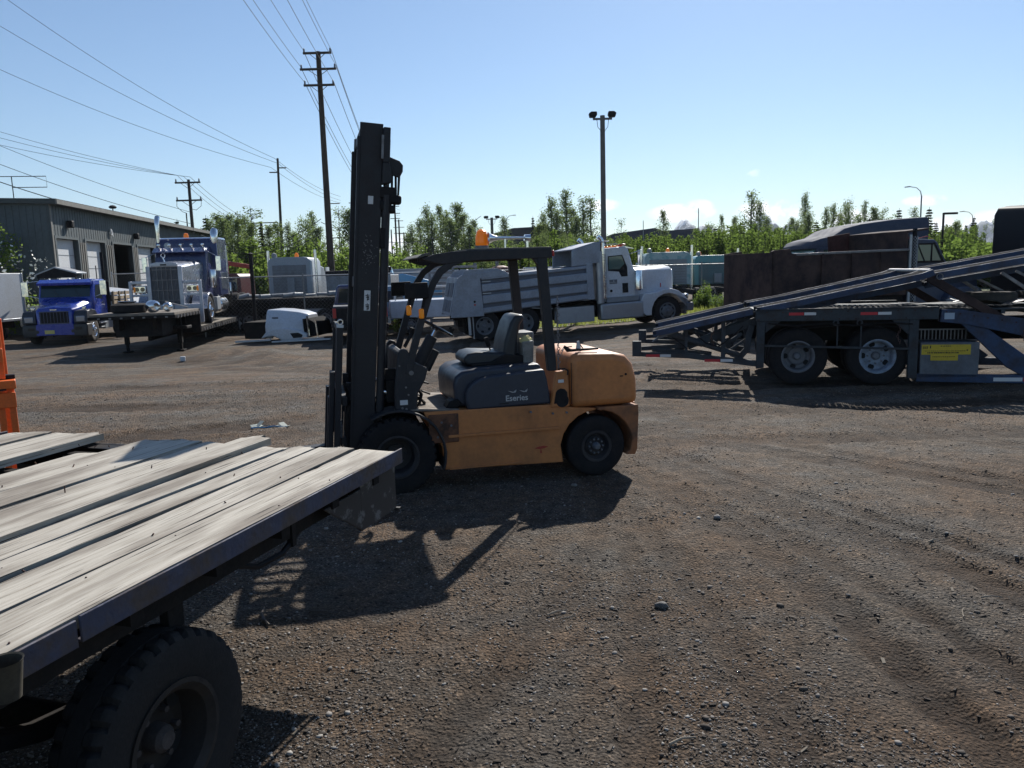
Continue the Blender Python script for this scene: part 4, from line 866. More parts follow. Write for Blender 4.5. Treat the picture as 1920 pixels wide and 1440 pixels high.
for y in (.35, 1.3):
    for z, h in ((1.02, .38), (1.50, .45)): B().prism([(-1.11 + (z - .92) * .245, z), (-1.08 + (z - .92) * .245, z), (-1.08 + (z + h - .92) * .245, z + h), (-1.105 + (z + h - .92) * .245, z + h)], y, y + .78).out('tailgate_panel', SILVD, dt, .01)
for y in (.1, TW - .16): B().box(-.52, -.44, y, y + .06, .25, .88).out('mud_flap_bracket', ALU, dt)
B().box(-.6, -.52, .5, TW - .5, .3, .75).box(-.75, -.5, .9, 1.5, .5, .7).out('rear_bumper', GREASE, dt)
for y in (.08, TW - .32): B().box(-.37, -.345, y, y + .26, .12, .85).out('mud_flap', ALU, dt)
# cab
cb = B().prism([(4.14, .98), (4.12, 2.55), (4.22, 2.74), (4.95, 2.78), (5.06, 2.70), (5.22, 2.08), (5.30, 1.95), (5.30, .98)], .22, TW - .22).out('cab', WHITE, dt, .05, 3)
for y, s_ in ((.22, -1), (TW - .22, 1)):
    a0, a1 = sorted((y, y + s_ * .012))
    dr = B().prism([(4.26, 1.22), (4.26, 2.56), (4.88, 2.58), (5.12, 2.0), (5.12, 1.22)], a0, a1).out('door', WHITE, dt, .008)
    a0, a1 = sorted((y + s_ * .012, y + s_ * .018))
    B().prism([(4.32, 2.0), (4.33, 2.48), (4.84, 2.50), (5.0, 2.08), (5.0, 1.78), (4.78, 1.78), (4.70, 1.95)], a0, a1).out('window_surround', BLK, dr)
    a0, a1 = sorted((y + s_ * .018, y + s_ * .022))
    B().prism([(4.35, 2.05), (4.36, 2.45), (4.81, 2.47), (4.90, 2.2), (4.72, 2.03)], a0, a1).out('side_window', GLASSG, dr)
    B().box(4.35, 4.62, a0 - .002, a1 + .002, 1.56, 1.70).out('door_sign', GREYD, dr)
    B().box(4.80, 5.0, a0 - .002, a1 + .002, 1.24, 1.56).out('lower_window', DARKIN, dr)
    B().cyl((4.40, a0 - .01, 1.33), (4.40, a1, 1.33), .045, n=14).out('door_handle', BLK, dr)
B().box(4.36, 4.60, .192, .196, 1.60, 1.612).prism([(4.47, 1.63), (4.50, 1.69), (4.53, 1.64)], .192, .196).out('sign_marks', LETTER, dt)
B().prism([(4.98, 2.70), (5.0, 2.66), (5.25, 2.04), (5.24, 2.04)], .34, TW - .34).out('windscreen', GLASS, dt)
B().prism([(4.9, 2.76), (5.28, 2.68), (5.29, 2.70), (4.9, 2.80)], .3, TW - .3).out('sun_visor', CHROME, dt)
for k in range(5): B().box(4.72, 4.86, .45 + .36 * k, .53 + .36 * k, 2.785, 2.83).out('cab_marker_light', AMBERD, dt, .015)
B().box(4.80, 5.02, .28, .5, 2.80, 2.86).out('red_cab_lamp', REDL, dt, .02)
B().tube([(4.25, .4, 2.80), (4.25, .4, 2.87), (4.75, .4, 2.88), (4.75, .4, 2.80)], .012).out('roof_rack_tube', CHROME, dt)
# hood and fenders
hd = B()
def ring(x, z0, z1, w, cz=.12):
    c = TW / 2; return [(x, c - w, z0), (x, c - w, z1 - cz), (x, c - w + cz, z1 - .02), (x, c, z1 + .02), (x, c + w - cz, z1 - .02), (x, c + w, z1 - cz), (x, c + w, z0)]
hd.loft([ring(5.28, 1.0, 2.02, .82), ring(5.8, 1.0, 2.04, .74), ring(6.72, .95, 2.02, .60), ring(6.80, .9, 1.96, .56)])
hd.out('hood', WHITE, dt, .02, 3, 45)
B().box(6.795, 6.86, .78, TW - .78, .85, 1.9).out('grille', CHROME, dt, .02)
for y0, y1, s_ in ((.06, .72, -1), (TW - .06, TW - .72, 1)):
    a0, a1 = sorted((y0, y1))
    fp = [(5.42, .55), (5.40, .95), (5.50, 1.15)] + [(6.36 + .80 * math.cos(R_(q)), .50 + .78 * math.sin(R_(q))) for q in (120, 100, 80, 60, 40, 22, 8)] + [(7.16, .78), (7.02, .78)] + [(6.36 + .60 * math.cos(R_(q)), .50 + .62 * math.sin(R_(q))) for q in (25, 45, 65, 85, 105, 125, 145, 165, 180)] + [(5.76, .42), (5.55, .42)]
    B().prism(fp, a0, a1).out('front_fender', WHITE, dt, .05, 3, 60)
    B().box(6.95, 7.13, a0 + .06, a0 + .3, .86, 1.06).out('headlight', CHROME, dt, .03)
B().box(7.02, 7.26, -.0, TW, .48, .76).box(7.0, 7.1, .2, TW - .2, .36, .5).out('front_bumper', GREYD, dt, .03)
B().box(6.18, 6.42, .585, .60, 1.70, 1.74).out('hood_vent', BLK, dt)
B().prism([(6.24, 1.34), (6.24, 1.46), (6.33, 1.46), (6.33, 1.34), (6.285, 1.30)], .56, .575).out('hood_emblem', REDL, dt)
for y in (.12, TW - .12):
    B().lathe([(.0, 1.28), (.10, 1.29), (.135, 1.33), (.135, 1.92), (.12, 1.96), (.0, 1.97)], (5.34, y, 0), 'z', 24).out('air_cleaner', CHROME, dt)
    B().box(3.95, 5.46, y - .10, y + .35 if y < 1 else y + .10, .38, .93).out('side_tank', ALU, dt, .05)
    B().box(4.2, 5.35, y + .02, y + .12, .95, 1.12).out('cab_step', GREYP, dt, .01)
    B().box(2.46, 3.72, y - .08, y + .42 if y < 1 else y + .08, .38, .90).box(3.04, 3.055, y - .085, y, .40, .88).out('battery_box', ALU, dt, .012)
    b = B().cyl((3.98, y, .95), (3.98, y, 2.66), .13, n=24).out('stack_shield', ALU, dt)
    b = B().cyl((4.13, y + .02, 1.1), (4.13, y + .02, 2.72), .085, n=20); b.out('exhaust_pipe', CHROME, dt)
    b = B()
    for k in range(26): b.torus((4.13, y + .02, 1.3 + .05 * k), .088, .008, (0, 0, 1), 16, 4)
    b.out('heat_shield_ribs', STEEL, dt)
    B().tube([(4.13, y + .02, 2.70), (4.13, y + .02, 2.95), (4.10, y + .02, 3.05), (4.0, y + .02, 3.14)], .075, 14).out('exhaust_tip', CHROME, dt)
for y in (-.12, TW + .12): B().box(5.3, 5.36, y - .1, y + .1, 2.15, 2.62).tube([(5.05, y * .5 + .3, 2.5), (5.32, y, 2.6)], .012).out('wing_mirror', CHROME, dt, .02)
B().cyl((2.35, -.02, .52), (2.42, .1, .80), .01).beam((1.6, .05, .98), (2.3, .05, .9), .02, .02).out('load_strap', ALU, dt)

# ================================================================ RUSTY DUMP TRUCK behind the hauler (faces right)
rd = E('rusty_dump_truck', 'old dump truck with rust-brown steel box and dark blue cab behind the car hauler', 'dump truck', (6.55, 19.4, -.20), 13)
W2 = 2.4
bx = B().prism([(.0, .62), (-.03, 2.50), (.06, 2.53), (.55, 2.56), (.62, 2.44), (.80, 2.42), (.82, 1.30), (.60, .60)], .0, .08).out('box_rear_corner', RUST, rd, .01)
B().prism([(.78, 1.35), (.78, 2.40), (4.55, 2.45), (4.55, 1.30)], .03, .09).prism([(.78, 1.35), (.78, 2.40), (4.55, 2.45), (4.55, 1.30)], W2 - .09, W2 - .03).out('box_side', RUST, rd, .006)
B().prism([(.75, 2.38), (.75, 2.44), (4.6, 2.50), (4.6, 2.44)], .0, .11).prism([(.75, 2.38), (.75, 2.44), (4.6, 2.50), (4.6, 2.44)], W2 - .11, W2).out('box_top_rim', STEEL, rd, .01)
B().prism([(.0, .62), (-.03, 2.50), (.55, 2.56), (.62, 2.44), (.82, 1.30), (.60, .60)], W2 - .08, W2).box(-.03, .04, .0, W2, .9, 2.48).out('tailgate', RUST, rd, .006)
B().box(.0, 4.5, .1, W2 - .1, 1.1, 1.36).box(.3, 7.4, .8, .9, .75, 1.05).box(.3, 7.4, 1.5, 1.6, .75, 1.05).out('chassis_frame', GREASE, rd)
B().prism([(4.50, 1.3), (4.50, 2.95), (5.30, 3.02), (5.30, 2.97), (4.58, 2.90), (4.58, 1.3)], .05, W2 - .05).out('headboard', RUST, rd, .008)
B().prism([(3.75, 2.42), (3.7, 2.92), (4.52, 3.02), (4.52, 2.42)], W2 - .07, W2 - .03).out('sloping_side_board', mat('red_brown_board', (.07, .022, .018), .8, dirt=.5, dcol=(.02, .012, .01), sc=3), rd, .005)
for x in (1.6, 2.6, 3.6): B().box(x, x + .07, -.02, .03, 1.3, 2.42).out('box_stake', RUST, rd, .008)
for x in (.55, 1.8):
    for y, o in ((.1, -1), (W2 - .1, 1)): wheel(rd, x, y, .5, .5, .27, .28, o, GREYD, 'dish', False, 8, GREYD, dual=True)
for y, o in ((.1, -1), (W2 - .1, 1)): wheel(rd, 6.9, y, .5, .5, .28, .28, o, GREYD, 'flat', False, 8, GREYD)
b = B().tube([(.22, -.02, 1.0), (.25, -.04, 1.15), (.33, -.04, 1.25), (.40, -.02, 1.27)], .02).box(.47, .56, -.03, .0, .95, 1.12).out('tail_hoses', STEEL, rd)
# its dark blue cab and tapering hood
CBL = mat('dark_slate_blue_paint', (.035, .05, .09), .4, dirt=.5, dcol=(.1, .1, .12), sc=3)
B().prism([(4.85, 1.0), (4.85, 2.65), (4.95, 2.76), (5.75, 2.72), (5.86, 2.66), (6.22, 2.14), (6.22, 1.0)], .28, W2 - .28).out('cab', CBL, rd, .04, 3)
for y0, y1 in ((.262, .28), (W2 - .28, W2 - .262)):
    B().prism([(5.0, 2.17), (5.0, 2.60), (5.70, 2.60), (6.05, 2.15)], y0, y1).out('side_window', GLASSG, rd)
B().prism([(5.12, 2.6), (5.15, 2.6), (5.42, 2.15), (5.38, 2.15)], .25, .262).prism([(5.62, 2.6), (5.66, 2.6), (5.66, 2.15), (5.61, 2.15)], .25, .262).prism([(5.68, 2.64), (5.74, 2.64), (6.12, 2.12), (6.04, 2.12)], .25, .262).box(4.98, 6.1, .25, .262, 2.12, 2.17).box(4.96, 5.7, .25, .262, 2.59, 2.63).out('window_frame', BLK, rd)
B().prism([(5.84, 2.64), (5.87, 2.64), (6.22, 2.16), (6.2, 2.16)], .4, W2 - .4).out('windscreen', GLASSG, rd)
hb = B(); c = W2 / 2
def rg(x, z0, z1, w, cz=.15): return [(x, c - w, z0), (x, c - w, z1 - cz), (x, c - w + cz, z1), (x, c + w - cz, z1), (x, c + w, z1 - cz), (x, c + w, z0)]
hb.loft([rg(6.2, 1.1, 2.15, .88), rg(6.8, 1.1, 2.10, .80), rg(7.5, 1.0, 1.98, .66), rg(7.75, .95, 1.84, .6), rg(7.8, .9, 1.7, .56)])
hb.out('hood', CBL, rd, .02, 3, 60)
q = B().prism([(6.95, 1.70), (7.0, 1.92), (7.55, 1.88), (7.68, 1.76), (7.55, 1.66)], .38, .5).out('hood_vent_frame', STEEL, rd, .02)
B().prism([(7.0, 1.73), (7.04, 1.88), (7.52, 1.85), (7.62, 1.76), (7.52, 1.69)], .37, .38).out('hood_vent', DARKIN, q)
for y0 in (.05, W2 - .55): B().prism([(6.0, .7), (6.1, 1.2), (6.5, 1.45), (7.2, 1.45), (7.6, 1.2), (7.65, .9), (7.45, .9), (7.2, 1.1), (6.6, 1.1), (6.35, .9), (6.3, .7)], y0, y0 + .5).out('front_fender', CBL, rd, .04, 3, 60)
B().cyl((4.66, .05, 1.1), (4.66, .05, 2.85), .05, n=14).out('exhaust_pipe', ALU, rd)
b = B()
for k in range(40):
    z = 1.15 + .042 * k
    for j in range(5):
        a_ = R_(150 + 48 * j + (24 if k % 2 else 0)); b.tube([(4.80 + .085 * math.cos(a_), .05 + .085 * math.sin(a_), z - .02), (4.80 + .085 * math.cos(a_ + .4), .05 + .085 * math.sin(a_ + .4), z + .02)], .009, 4); b.tube([(4.80 + .085 * math.cos(a_), .05 + .085 * math.sin(a_), z + .02), (4.80 + .085 * math.cos(a_ + .4), .05 + .085 * math.sin(a_ + .4), z - .02)], .009, 4)
b.out('perforated_stack_guard', ALU, rd); B().cyl((4.80, .05, 1.1), (4.80, .05, 3.0), .06, n=14).out('exhaust_pipe', BLK, rd)
B().box(5.1, 5.7, .9, 1.0, 2.74, 2.82).tube([(5.3, .5, 2.76), (5.7, .5, 2.82), (6.0, .45, 2.66)], .01).out('roof_lamps', REDL, rd, .01)
B().tube([(5.02, .2, 1.55), (4.98, .15, 2.1), (4.93, .12, 2.5)], .01).out('mirror_bracket', CHROME, rd)

for o_ in rd.children:
    if o_.type == 'MESH':
        for v_ in o_.data.vertices: v_.co.x *= .86
    else: o_.location.x *= .86
# ================================================================ GREY SEMI behind it (faces left)
sm = E('semi_truck', 'grey semi truck with swept-back roof fairing and dark windscreen behind the rusty dump box', 'truck', (9.25, 23.9, 0), 4)
W3 = 2.3
GS = mat('slate_grey_paint', (.06, .07, .10), .75, spec=.15, dirt=.3, dcol=(.13, .13, .15), sc=3)
def rr_(x, z0, z1, w, cz=.2):
    c = W3 / 2; return [(x, c - w, z0), (x, c - w, z1 - cz), (x, c - w + cz * .5, z1 - .04), (x, c, z1), (x, c + w - cz * .5, z1 - .04), (x, c + w, z1 - cz), (x, c + w, z0)]
B().loft([rr_(.0, 2.42, 2.55, .95, .08), rr_(.12, 2.42, 2.68, 1.0, .12), rr_(.35, 2.42, 2.76, 1.05, .15), rr_(.75, 2.4, 2.84, 1.08, .15), rr_(1.1, 2.35, 3.05, 1.1), rr_(1.6, 2.3, 3.17, 1.12), rr_(2.6, 2.2, 3.28, 1.14), rr_(3.7, 2.2, 3.34, 1.15)]).out('roof_fairing', GS, sm, .015, 2, 50)
B().prism([(.05, 1.9), (.22, 2.45), (3.7, 2.5), (3.75, 1.0), (.1, 1.0)], .06, W3 - .06).out('cab', GS, sm, .03)
B().prism([(.02, 1.92), (.14, 2.40), (.18, 2.40), (.06, 1.92)], .14, W3 - .14).out('windscreen', GLASSG, sm)
B().prism([(.35, 1.98), (.42, 2.38), (1.1, 2.40), (1.2, 1.95)], .045, .06).out('side_window', GLASS, sm)
B().loft([rg(-1.6, .7, 1.5, .75), rg(-1.0, .7, 1.72, .85), rg(.1, .8, 1.95, .95)]).out('hood', GS, sm, .03, 3, 60)
B().box(1.1, 1.45, -.1, .02, 2.3, 2.36).box(.9, 1.12, -.28, -.05, 1.9, 2.4).out('wing_mirror', BLK, sm, .02)
B().prism([(2.0, 2.45), (2.1, 2.85), (2.7, 2.95), (2.6, 2.45)], .03, .045).out('side_fairing_panel', GS, sm)
for x in (-.9, 3.3, 4.6):
    for y, o in ((.02, -1), (W3 - .02, 1)): wheel(sm, x, y, .5, .5, .27, .28, o, ALU, 'bulge' if x < 0 else 'dish', False, 10, ALU)
B().box(-.8, 5.2, .7, 1.6, .6, 1.0).out('chassis_frame', GREASE, sm)

# black sleeper cab cut by the right edge
bc = E('black_sleeper_cab', 'tall black truck sleeper seen from behind at the right edge beyond the hauler', 'truck', (13.6, 19.9, 0), 0)
def bring(y, s0, s1, z0, z1, c_=.25): return [(s0, y, z0), (s0, y, z1 - c_), (s0 + c_ * .4, y, z1 - c_ * .2), (s0 + c_ * 1.4, y, z1), (s1 - c_ * 1.4, y, z1 + .05), (s1 - c_ * .4, y, z1 - c_ * .2), (s1, y, z1 - c_), (s1, y, z0)]
B().loft([bring(0, 0, 2.4, 1.0, 3.30), bring(2.2, 0.05, 2.35, 1.0, 3.42)]).out('sleeper', mat('black_paint', (.006, .007, .010), .6, spec=.1), bc, .03, 3, 50)
q = B().loft([[(.16, -.03, 1.1), (.16, -.03, 2.62), (.34, -.03, 2.8), (2.06, -.03, 2.8), (2.24, -.03, 2.62), (2.24, -.03, 1.1)], [(.16, .01, 1.1), (.16, .01, 2.62), (.34, .01, 2.8), (2.06, .01, 2.8), (2.24, .01, 2.62), (2.24, .01, 1.1)]]).out('rear_wall_panel', GREYD, bc, .01)
for z in (1.3, 1.6, 1.9, 2.2, 2.5): B().box(.2, 2.2, -.045, -.03, z, z + .02).out('wall_seam', BLK, q)
B().box(-.22, -.08, .1, .2, 1.6, 2.6).out('side_extender', BLK, bc, .02)
B().tube([(.62, -.06, 3.1), (.60, -.08, 3.2), (.66, -.07, 3.3)], .02).out('grab_hook', ALU, bc)
B().box(.3, 2.1, -2.8, 3.5, .7, .95).out('chassis_frame', GREASE, bc)
for y in (-2.2, -.9):
    for x, o in ((.1, 0), (1.95, 0)):
        wq = B().lathe([(.28, 0), (.42, -.01), (.5, .05), (.5, .23), (.42, .28), (.28, .27)], (x, y, .5), 'x', 32, closed=True).out('tyre', RUB, bc)
# ================================================================ STEP DECK TRAILER on the left (x to its rear, y to image left)
GL = -.35
sd_t = E('step_deck_trailer', 'step deck trailer standing on its landing legs and carrying the chrome-nosed truck', 'trailer', (-10.41, 24.1, GL), 98)
SW = 2.5
B().box(0, 3.0, .0, SW, 1.30, 1.375).out('upper_deck', mat('worn_deck_boards', (.2, .17, .14), .8, dirt=.6, dcol=(.09, .075, .06), sc=4), sd_t, .006)
B().box(-.03, 3.0, -.03, SW + .03, 1.20, 1.30).out('deck_rim', GREASE, sd_t, .01)
B().box(2.98, 3.04, -.02, SW + .02, .55, 1.37).out('step_bulkhead', BLK, sd_t, .006)
B().box(3.04, 13.5, .0, SW, .66, .735).out('lower_deck', mat('worn_deck_boards', (.24, .21, .17), .8, dirt=.5, dcol=(.1, .085, .07), sc=4), sd_t, .006)
B().box(3.04, 13.5, -.03, .03, .56, .75).box(3.04, 13.5, SW - .03, SW + .03, .56, .75).box(3.1, 13.3, .7, .82, .3, .66).box(3.1, 13.3, SW - .82, SW - .7, .3, .66).box(.1, 3, .7, .82, .85, 1.2).box(.1, 3, SW - .82, SW - .7, .85, 1.2).out('side_rail', GREASE, sd_t, .01)
for k in range(26):
    x = .15 + .38 * k + (.15 if k > 7 else 0); z = 1.24 if x < 3 else .63
    B().box(x, x + .07, -.055, -.03, z - .05, z + .05).out('stake_pocket', STEEL, sd_t)
for k in range(7): B().box(-.045, -.03, .2 + .33 * k, .27 + .33 * k, 1.22, 1.27).out('strap_ring', STEEL, sd_t)
for y in (.35, SW - .45):
    B().box(1.9, 2.05, y, y + .13, .28, 1.2).box(1.93, 2.02, y + .02, y + .10, .06, .3).box(1.8, 2.15, y - .06, y + .18, .02, .06).out('landing_leg', GREASE, sd_t, .008)
for x in (9.9, 11.15):
    for y, o in ((.02, -1), (SW - .02, 1)): wheel(sd_t, x, y, .42, .42, .25, .24, o, ALU, 'bulge', False, 8, ALU, dual=True)
B().box(.5, 2.2, .55, SW - .55, .62, 1.2).box(1.7, 2.3, .1, SW - .1, .75, .85).out('brace_and_shade_block', BLK, sd_t, .02)  # cross brace, and an added black block standing in for shade under the deck
B().box(2.3, 2.42, .3, SW - .3, .9, 1.2).out('gooseneck_beam', GREASE, sd_t)
bk = E('wood_block', 'small white block on the ground by the trailer landing leg', 'block', (-9.55, 22.4, GL + .02), 20)
B().box(-.07, .07, -.05, .05, 0, .14).out('block_body', WHITEM, bk, .015)
def LT(x, y, z): return tuple(sd_t.matrix_basis @ Vector((x, y, z)))
ty = B().lathe([(.28, .03), (.34, 0), (.46, .01), (.53, .05), (.53, .25), (.46, .29), (.34, .30), (.28, .27)], (0, 0, 0), 'z', 40, closed=True).out('flat_tyre', RUB)
ty.location = LT(.75, 1.55, 1.375); tag(ty, 'large black tyre lying flat on the front of the step deck trailer', 'tyre')
rm = B().lathe([(.0, .0), (.2, .02), (.27, .05), (.28, .08)], (0, 0, 0), 'z', 24).out('chrome_cover', CHROME); rm.location = LT(.75, 1.6, 1.665); tag(rm, 'shiny round wheel cover lying on the tyre on the trailer', 'wheel cover')
for k, (x, y, l, r, lb) in enumerate(((.55, .78, .34, .19, 'larger dented chrome drum on the trailer deck, nearest the big tyre'), (.85, .42, .2, .15, 'smaller chrome cylinder on the trailer deck, nearest the trailer corner'))):
    o = B().lathe([(.0, -l / 2), (r * .55, -l / 2 - .01), (r * .9, -l / 2 + .03), (r, -l / 2 + .08), (r, l / 2 - .08), (r * .88, l / 2 - .02), (r * .5, l / 2 + .03), (0, l / 2 + .02)], (0, 0, 0), 'x', 28).out('chrome_tank', CHROME)
    o.location = LT(x, y, 1.375 + r); o.rotation_euler = (0, 0, R_(150 - 60 * k)); tag(o, lb, 'tank')
tc_ = B().tube([LT(.9, .5, 1.7), LT(2.2, .15, 1.45)], .018).out('tie_down_chain', STEEL); tag(tc_, 'taut tie down strap from the chrome drum to the trailer edge', 'strap')

# ---------------------------------------------------------------- chrome-nosed long truck on the trailer (front to -x)
pt = E('highway_tractor', 'dark blue long-nose truck with big silver grille guard riding on the step deck trailer', 'truck', tuple(sd_t.matrix_basis @ Vector((4.1, .03, .735))), 98)
PW = 2.45; c = PW / 2
HG = mat('guard_plate_silver', (.42, .44, .5), .35, .5, dirt=.3, dcol=(.3, .3, .32), sc=4)
b = B()
for y0, y1 in ((.0, .10), (PW - .10, PW)): b.box(-.36, -.26, y0, y1, .12, 1.62)
for y0, y1 in ((.62, .76), (PW - .76, PW - .62)): b.box(-.38, -.26, y0, y1, .10, 2.12)
for z0, z1 in ((1.52, 1.62), (1.08, 1.16), (.10, .24)):
    b.box(-.355, -.27, .10, .62, z0, z1).box(-.355, -.27, PW - .62, PW - .10, z0, z1)
b.prism([(.76, 2.12), (.76, 2.22), (1.0, 2.27), (PW - 1.0, 2.27), (PW - .76, 2.22), (PW - .76, 2.12)], -.37, -.27, 'x').box(-.36, -.27, .76, PW - .76, .10, .22)
b.out('grille_guard', HG, pt, .015)
B().box(-.33, -.22, .02, PW - .02, .2, .78).out('bumper', HG, pt, .04)
b = B()
for k in range(5): b.box(-.345, -.325, .78, PW - .78, .55 + .36 * k, .575 + .36 * k)
for k in range(4): b.box(-.35, -.33, .98 + .16 * k + (.0), 1.0 + .16 * k, .25, 2.1)
b.out('guard_bars', STEEL, pt)
B().box(-.30, -.20, .76, PW - .76, .5, 2.1).out('grille', mat('grille_mesh', (.05, .055, .075), .4, .5, dirt=.3, sc=20), pt, .01)
b = B()
for k in range(20): b.box(-.312, -.30, .785 + .045 * k, .80 + .045 * k, .52, 2.08)
b.out('grille_slats', GREYD, pt)
B().box(-.385, -.37, c - .10, c + .10, 2.15, 2.20).out('nose_badge', INK, pt)
for y in (.13, PW - .55):
    q = B().box(-.26, -.10, y, y + .42, 1.20, 1.46).out('headlight_housing', CHROME, pt, .03)
    for k in (0, 1): B().cyl((-.27, y + .12 + .19 * k, 1.33), (-.25, y + .12 + .19 * k, 1.33), .075, n=18).out('headlight', GLASS, q)
    B().box(-.28, -.24, y - .0 if y < 1 else y + .36, y + .06 if y < 1 else y + .42, 1.24, 1.42).out('turn_signal', AMBER, q, .01)
def rp_(x, z0, z1, w, cz=.12): return [(x, c - w, z0), (x, c - w, z1 - cz), (x, c - w + cz, z1 - .02), (x, c, z1 + .02), (x, c + w - cz, z1 - .02), (x, c + w, z1 - cz), (x, c + w, z0)]
B().loft([rp_(-.2, .7, 2.2, .50), rp_(.6, .7, 2.25, .58), rp_(1.9, .8, 2.38, .80)]).out('hood', DCHROME, pt, .02, 3, 45)
B().tube([(-.33, c - .05, 2.26), (-.33, c, 2.42), (-.30, c + .02, 2.44)], .02).torus((-.30, c, 2.5), .07, .012, (1, 0, 0), 16, 5).out('hood_ornament', CHROME, pt)
for y0, s_ in ((.02, 1), (PW - .02, -1)):
    a0, a1 = sorted((y0, y0 + s_ * .55))
    ar = [(.98 + .66 * math.cos(R_(q)), .5 + .66 * math.sin(R_(q))) for q in range(180, -1, -15)] + [(.98 + .56 * math.cos(R_(q)), .5 + .56 * math.sin(R_(q))) for q in range(0, 181, 15)]
    B().prism([(.98 + .66 * math.cos(R_(q)), .5 + .66 * math.sin(R_(q))) for q in range(175, 4, -12)] + [(.98 + .58 * math.cos(R_(q)), .5 + .58 * math.sin(R_(q))) for q in range(5, 176, 12)], a0, a1).out('front_fender', DCHROME, pt, .02, 3)
    a0, a1 = sorted((y0 + s_ * .02, y0 + s_ * .62))
    B().lathe([(.0, 2.75), (.28, 2.76), (.33, 2.80), (.33, 3.95), (.28, 3.99), (.0, 4.0)], (0, (a0 + a1) / 2, .62), 'x', 28).out('fuel_tank', CHROME, pt)
    b = B()
    for x in (3.0, 3.4, 3.75): b.lathe([(.338, x), (.338, x + .04)], (0, (a0 + a1) / 2, .62), 'x', 28)
    b.out('tank_strap', STEEL, pt); B().box(2.05, 2.65, a0, a1, .45, .95).out('step_box', GREYP, pt, .02)
    for (x_, z_) in ((0, 0),):
        ym = y0 - s_ * .02
        B().lathe([(.0, 1.3), (.11, 1.31), (.14, 1.36), (.14, 1.95), (.12, 2.0), (0, 2.02)], (2.05, y0 + s_ * .12, 0), 'z', 20).out('air_cleaner', CHROME, pt)
        st_y = y0 + s_ * .16
        zt = 3.75 if s_ < 0 else 3.22
        B().tube([(2.98, st_y, .9), (2.98, st_y, zt - .3), (2.98, st_y, zt), (3.02, st_y, zt + .2), (3.12, st_y, zt + .33)], [.07, .07, .09, .1, .1] if s_ < 0 else [.08, .08, .14, .15, .13], 14).out('exhaust_stack', CHROME, pt)
B().prism([(1.9, .9), (1.9, 2.35), (2.1, 2.82), (2.9, 2.9), (2.95, .9)], .30, PW - .30).out('cab', INDIGO, pt, .04, 3)
B().prism([(1.955, 2.34), (2.09, 2.72), (2.07, 2.72), (1.92, 2.34)], .38, PW - .38).out('windscreen', GLASS, pt)
B().prism([(1.72, 2.68), (2.12, 2.86), (2.14, 2.84), (1.74, 2.64)], .26, PW - .26).out('sun_visor', INDIGO, pt, .006)
B().box(2.02, 2.07, .3, PW - .3, 2.30, 2.34).out('cowl_trim', CHROME, pt)
for y0, y1 in ((.285, .30), (PW - .30, PW - .285)):
    q = B().box(2.12, 2.88, y0, y1, 1.05, 2.75).out('door', INDIGO, pt, .005)
    B().prism([(2.18, 2.28), (2.24, 2.65), (2.8, 2.67), (2.8, 2.2)], y0 - .005, y1 + .005).out('side_window', GLASS, q)
for k in range(5):
    y = .42 + .40 * k
    B().lathe([(.0, -.11), (.05, -.10), (.05, .02), (.03, .08), (0, .1)], (2.12, y, 2.95), 'x', 12).cyl((2.12, y, 2.86), (2.12, y, 2.95), .015).out('roof_lamp', CHROME, pt)
B().prism([(2.9, .95), (2.88, 3.02), (2.98, 3.22), (3.2, 3.28), (4.5, 3.30), (4.62, 3.2), (4.66, .95)], .08, PW - .08).out('sleeper', INDIGO, pt, .12, 4, 60)
B().box(3.2, 4.4, .072, .08, 1.2, 1.9).box(4.45, 4.62, .06, .09, .98, 3.0).out('sleeper_trim', CHROME, pt, .01)
for y in (-.12, PW + .12):
    B().box(2.0, 2.06, y - .09, y + .09, 1.95, 2.5).tube([(2.3, .3 if y < 0 else PW - .3, 2.7), (2.03, y, 2.48)], .015).tube([(2.3, .3 if y < 0 else PW - .3, 1.9), (2.03, y, 2.0)], .015).out('wing_mirror', CHROME, pt, .015)
B().cyl((2.35, c + .0, 3.0), (2.35, c, 3.02), .05).out('beacon_mount', STEEL, pt); B().lathe([(.0, 0), (.09, .0), (.095, .06), (.07, .16), (0, .18)], (3.0, c, 3.27), 'z', 16).out('beacon', AMBERD, pt)
B().lathe([(0, 0), (.11, .0), (.13, .02), (.06, .1), (0, .1)], (2.6, PW - .6, 2.95), 'x', 16).out('spot_lamp', ALU, pt)
B().beam((4.2, c, 3.28), (4.2, c, 5.3), .012, .012).out('aerial', WIREM, pt)
B().box(.2, 8.6, .75, .85, .5, .8).box(.2, 8.6, PW - .85, PW - .75, .5, .8).box(4.8, 6, .9, 1.5, .8, .95).out('chassis_frame', GREASE, pt)
for y, o in ((.03, -1), (PW - .03, 1)):
    wheel(pt, .98, y, .5, .5, .28, .285, o, CHROME, 'bulge', False, 10, CHROME)
    for x in (6.3, 7.6): wheel(pt, x, y, .5, .5, .27, .285, o, CHROME, 'dish', False, 10, CHROME, dual=True)
    B().box(4.75, 4.77, y - .0 if o < 0 else y - .5, y + .5 if o < 0 else y, .5, 1.1).out('mud_flap', BLK, pt)

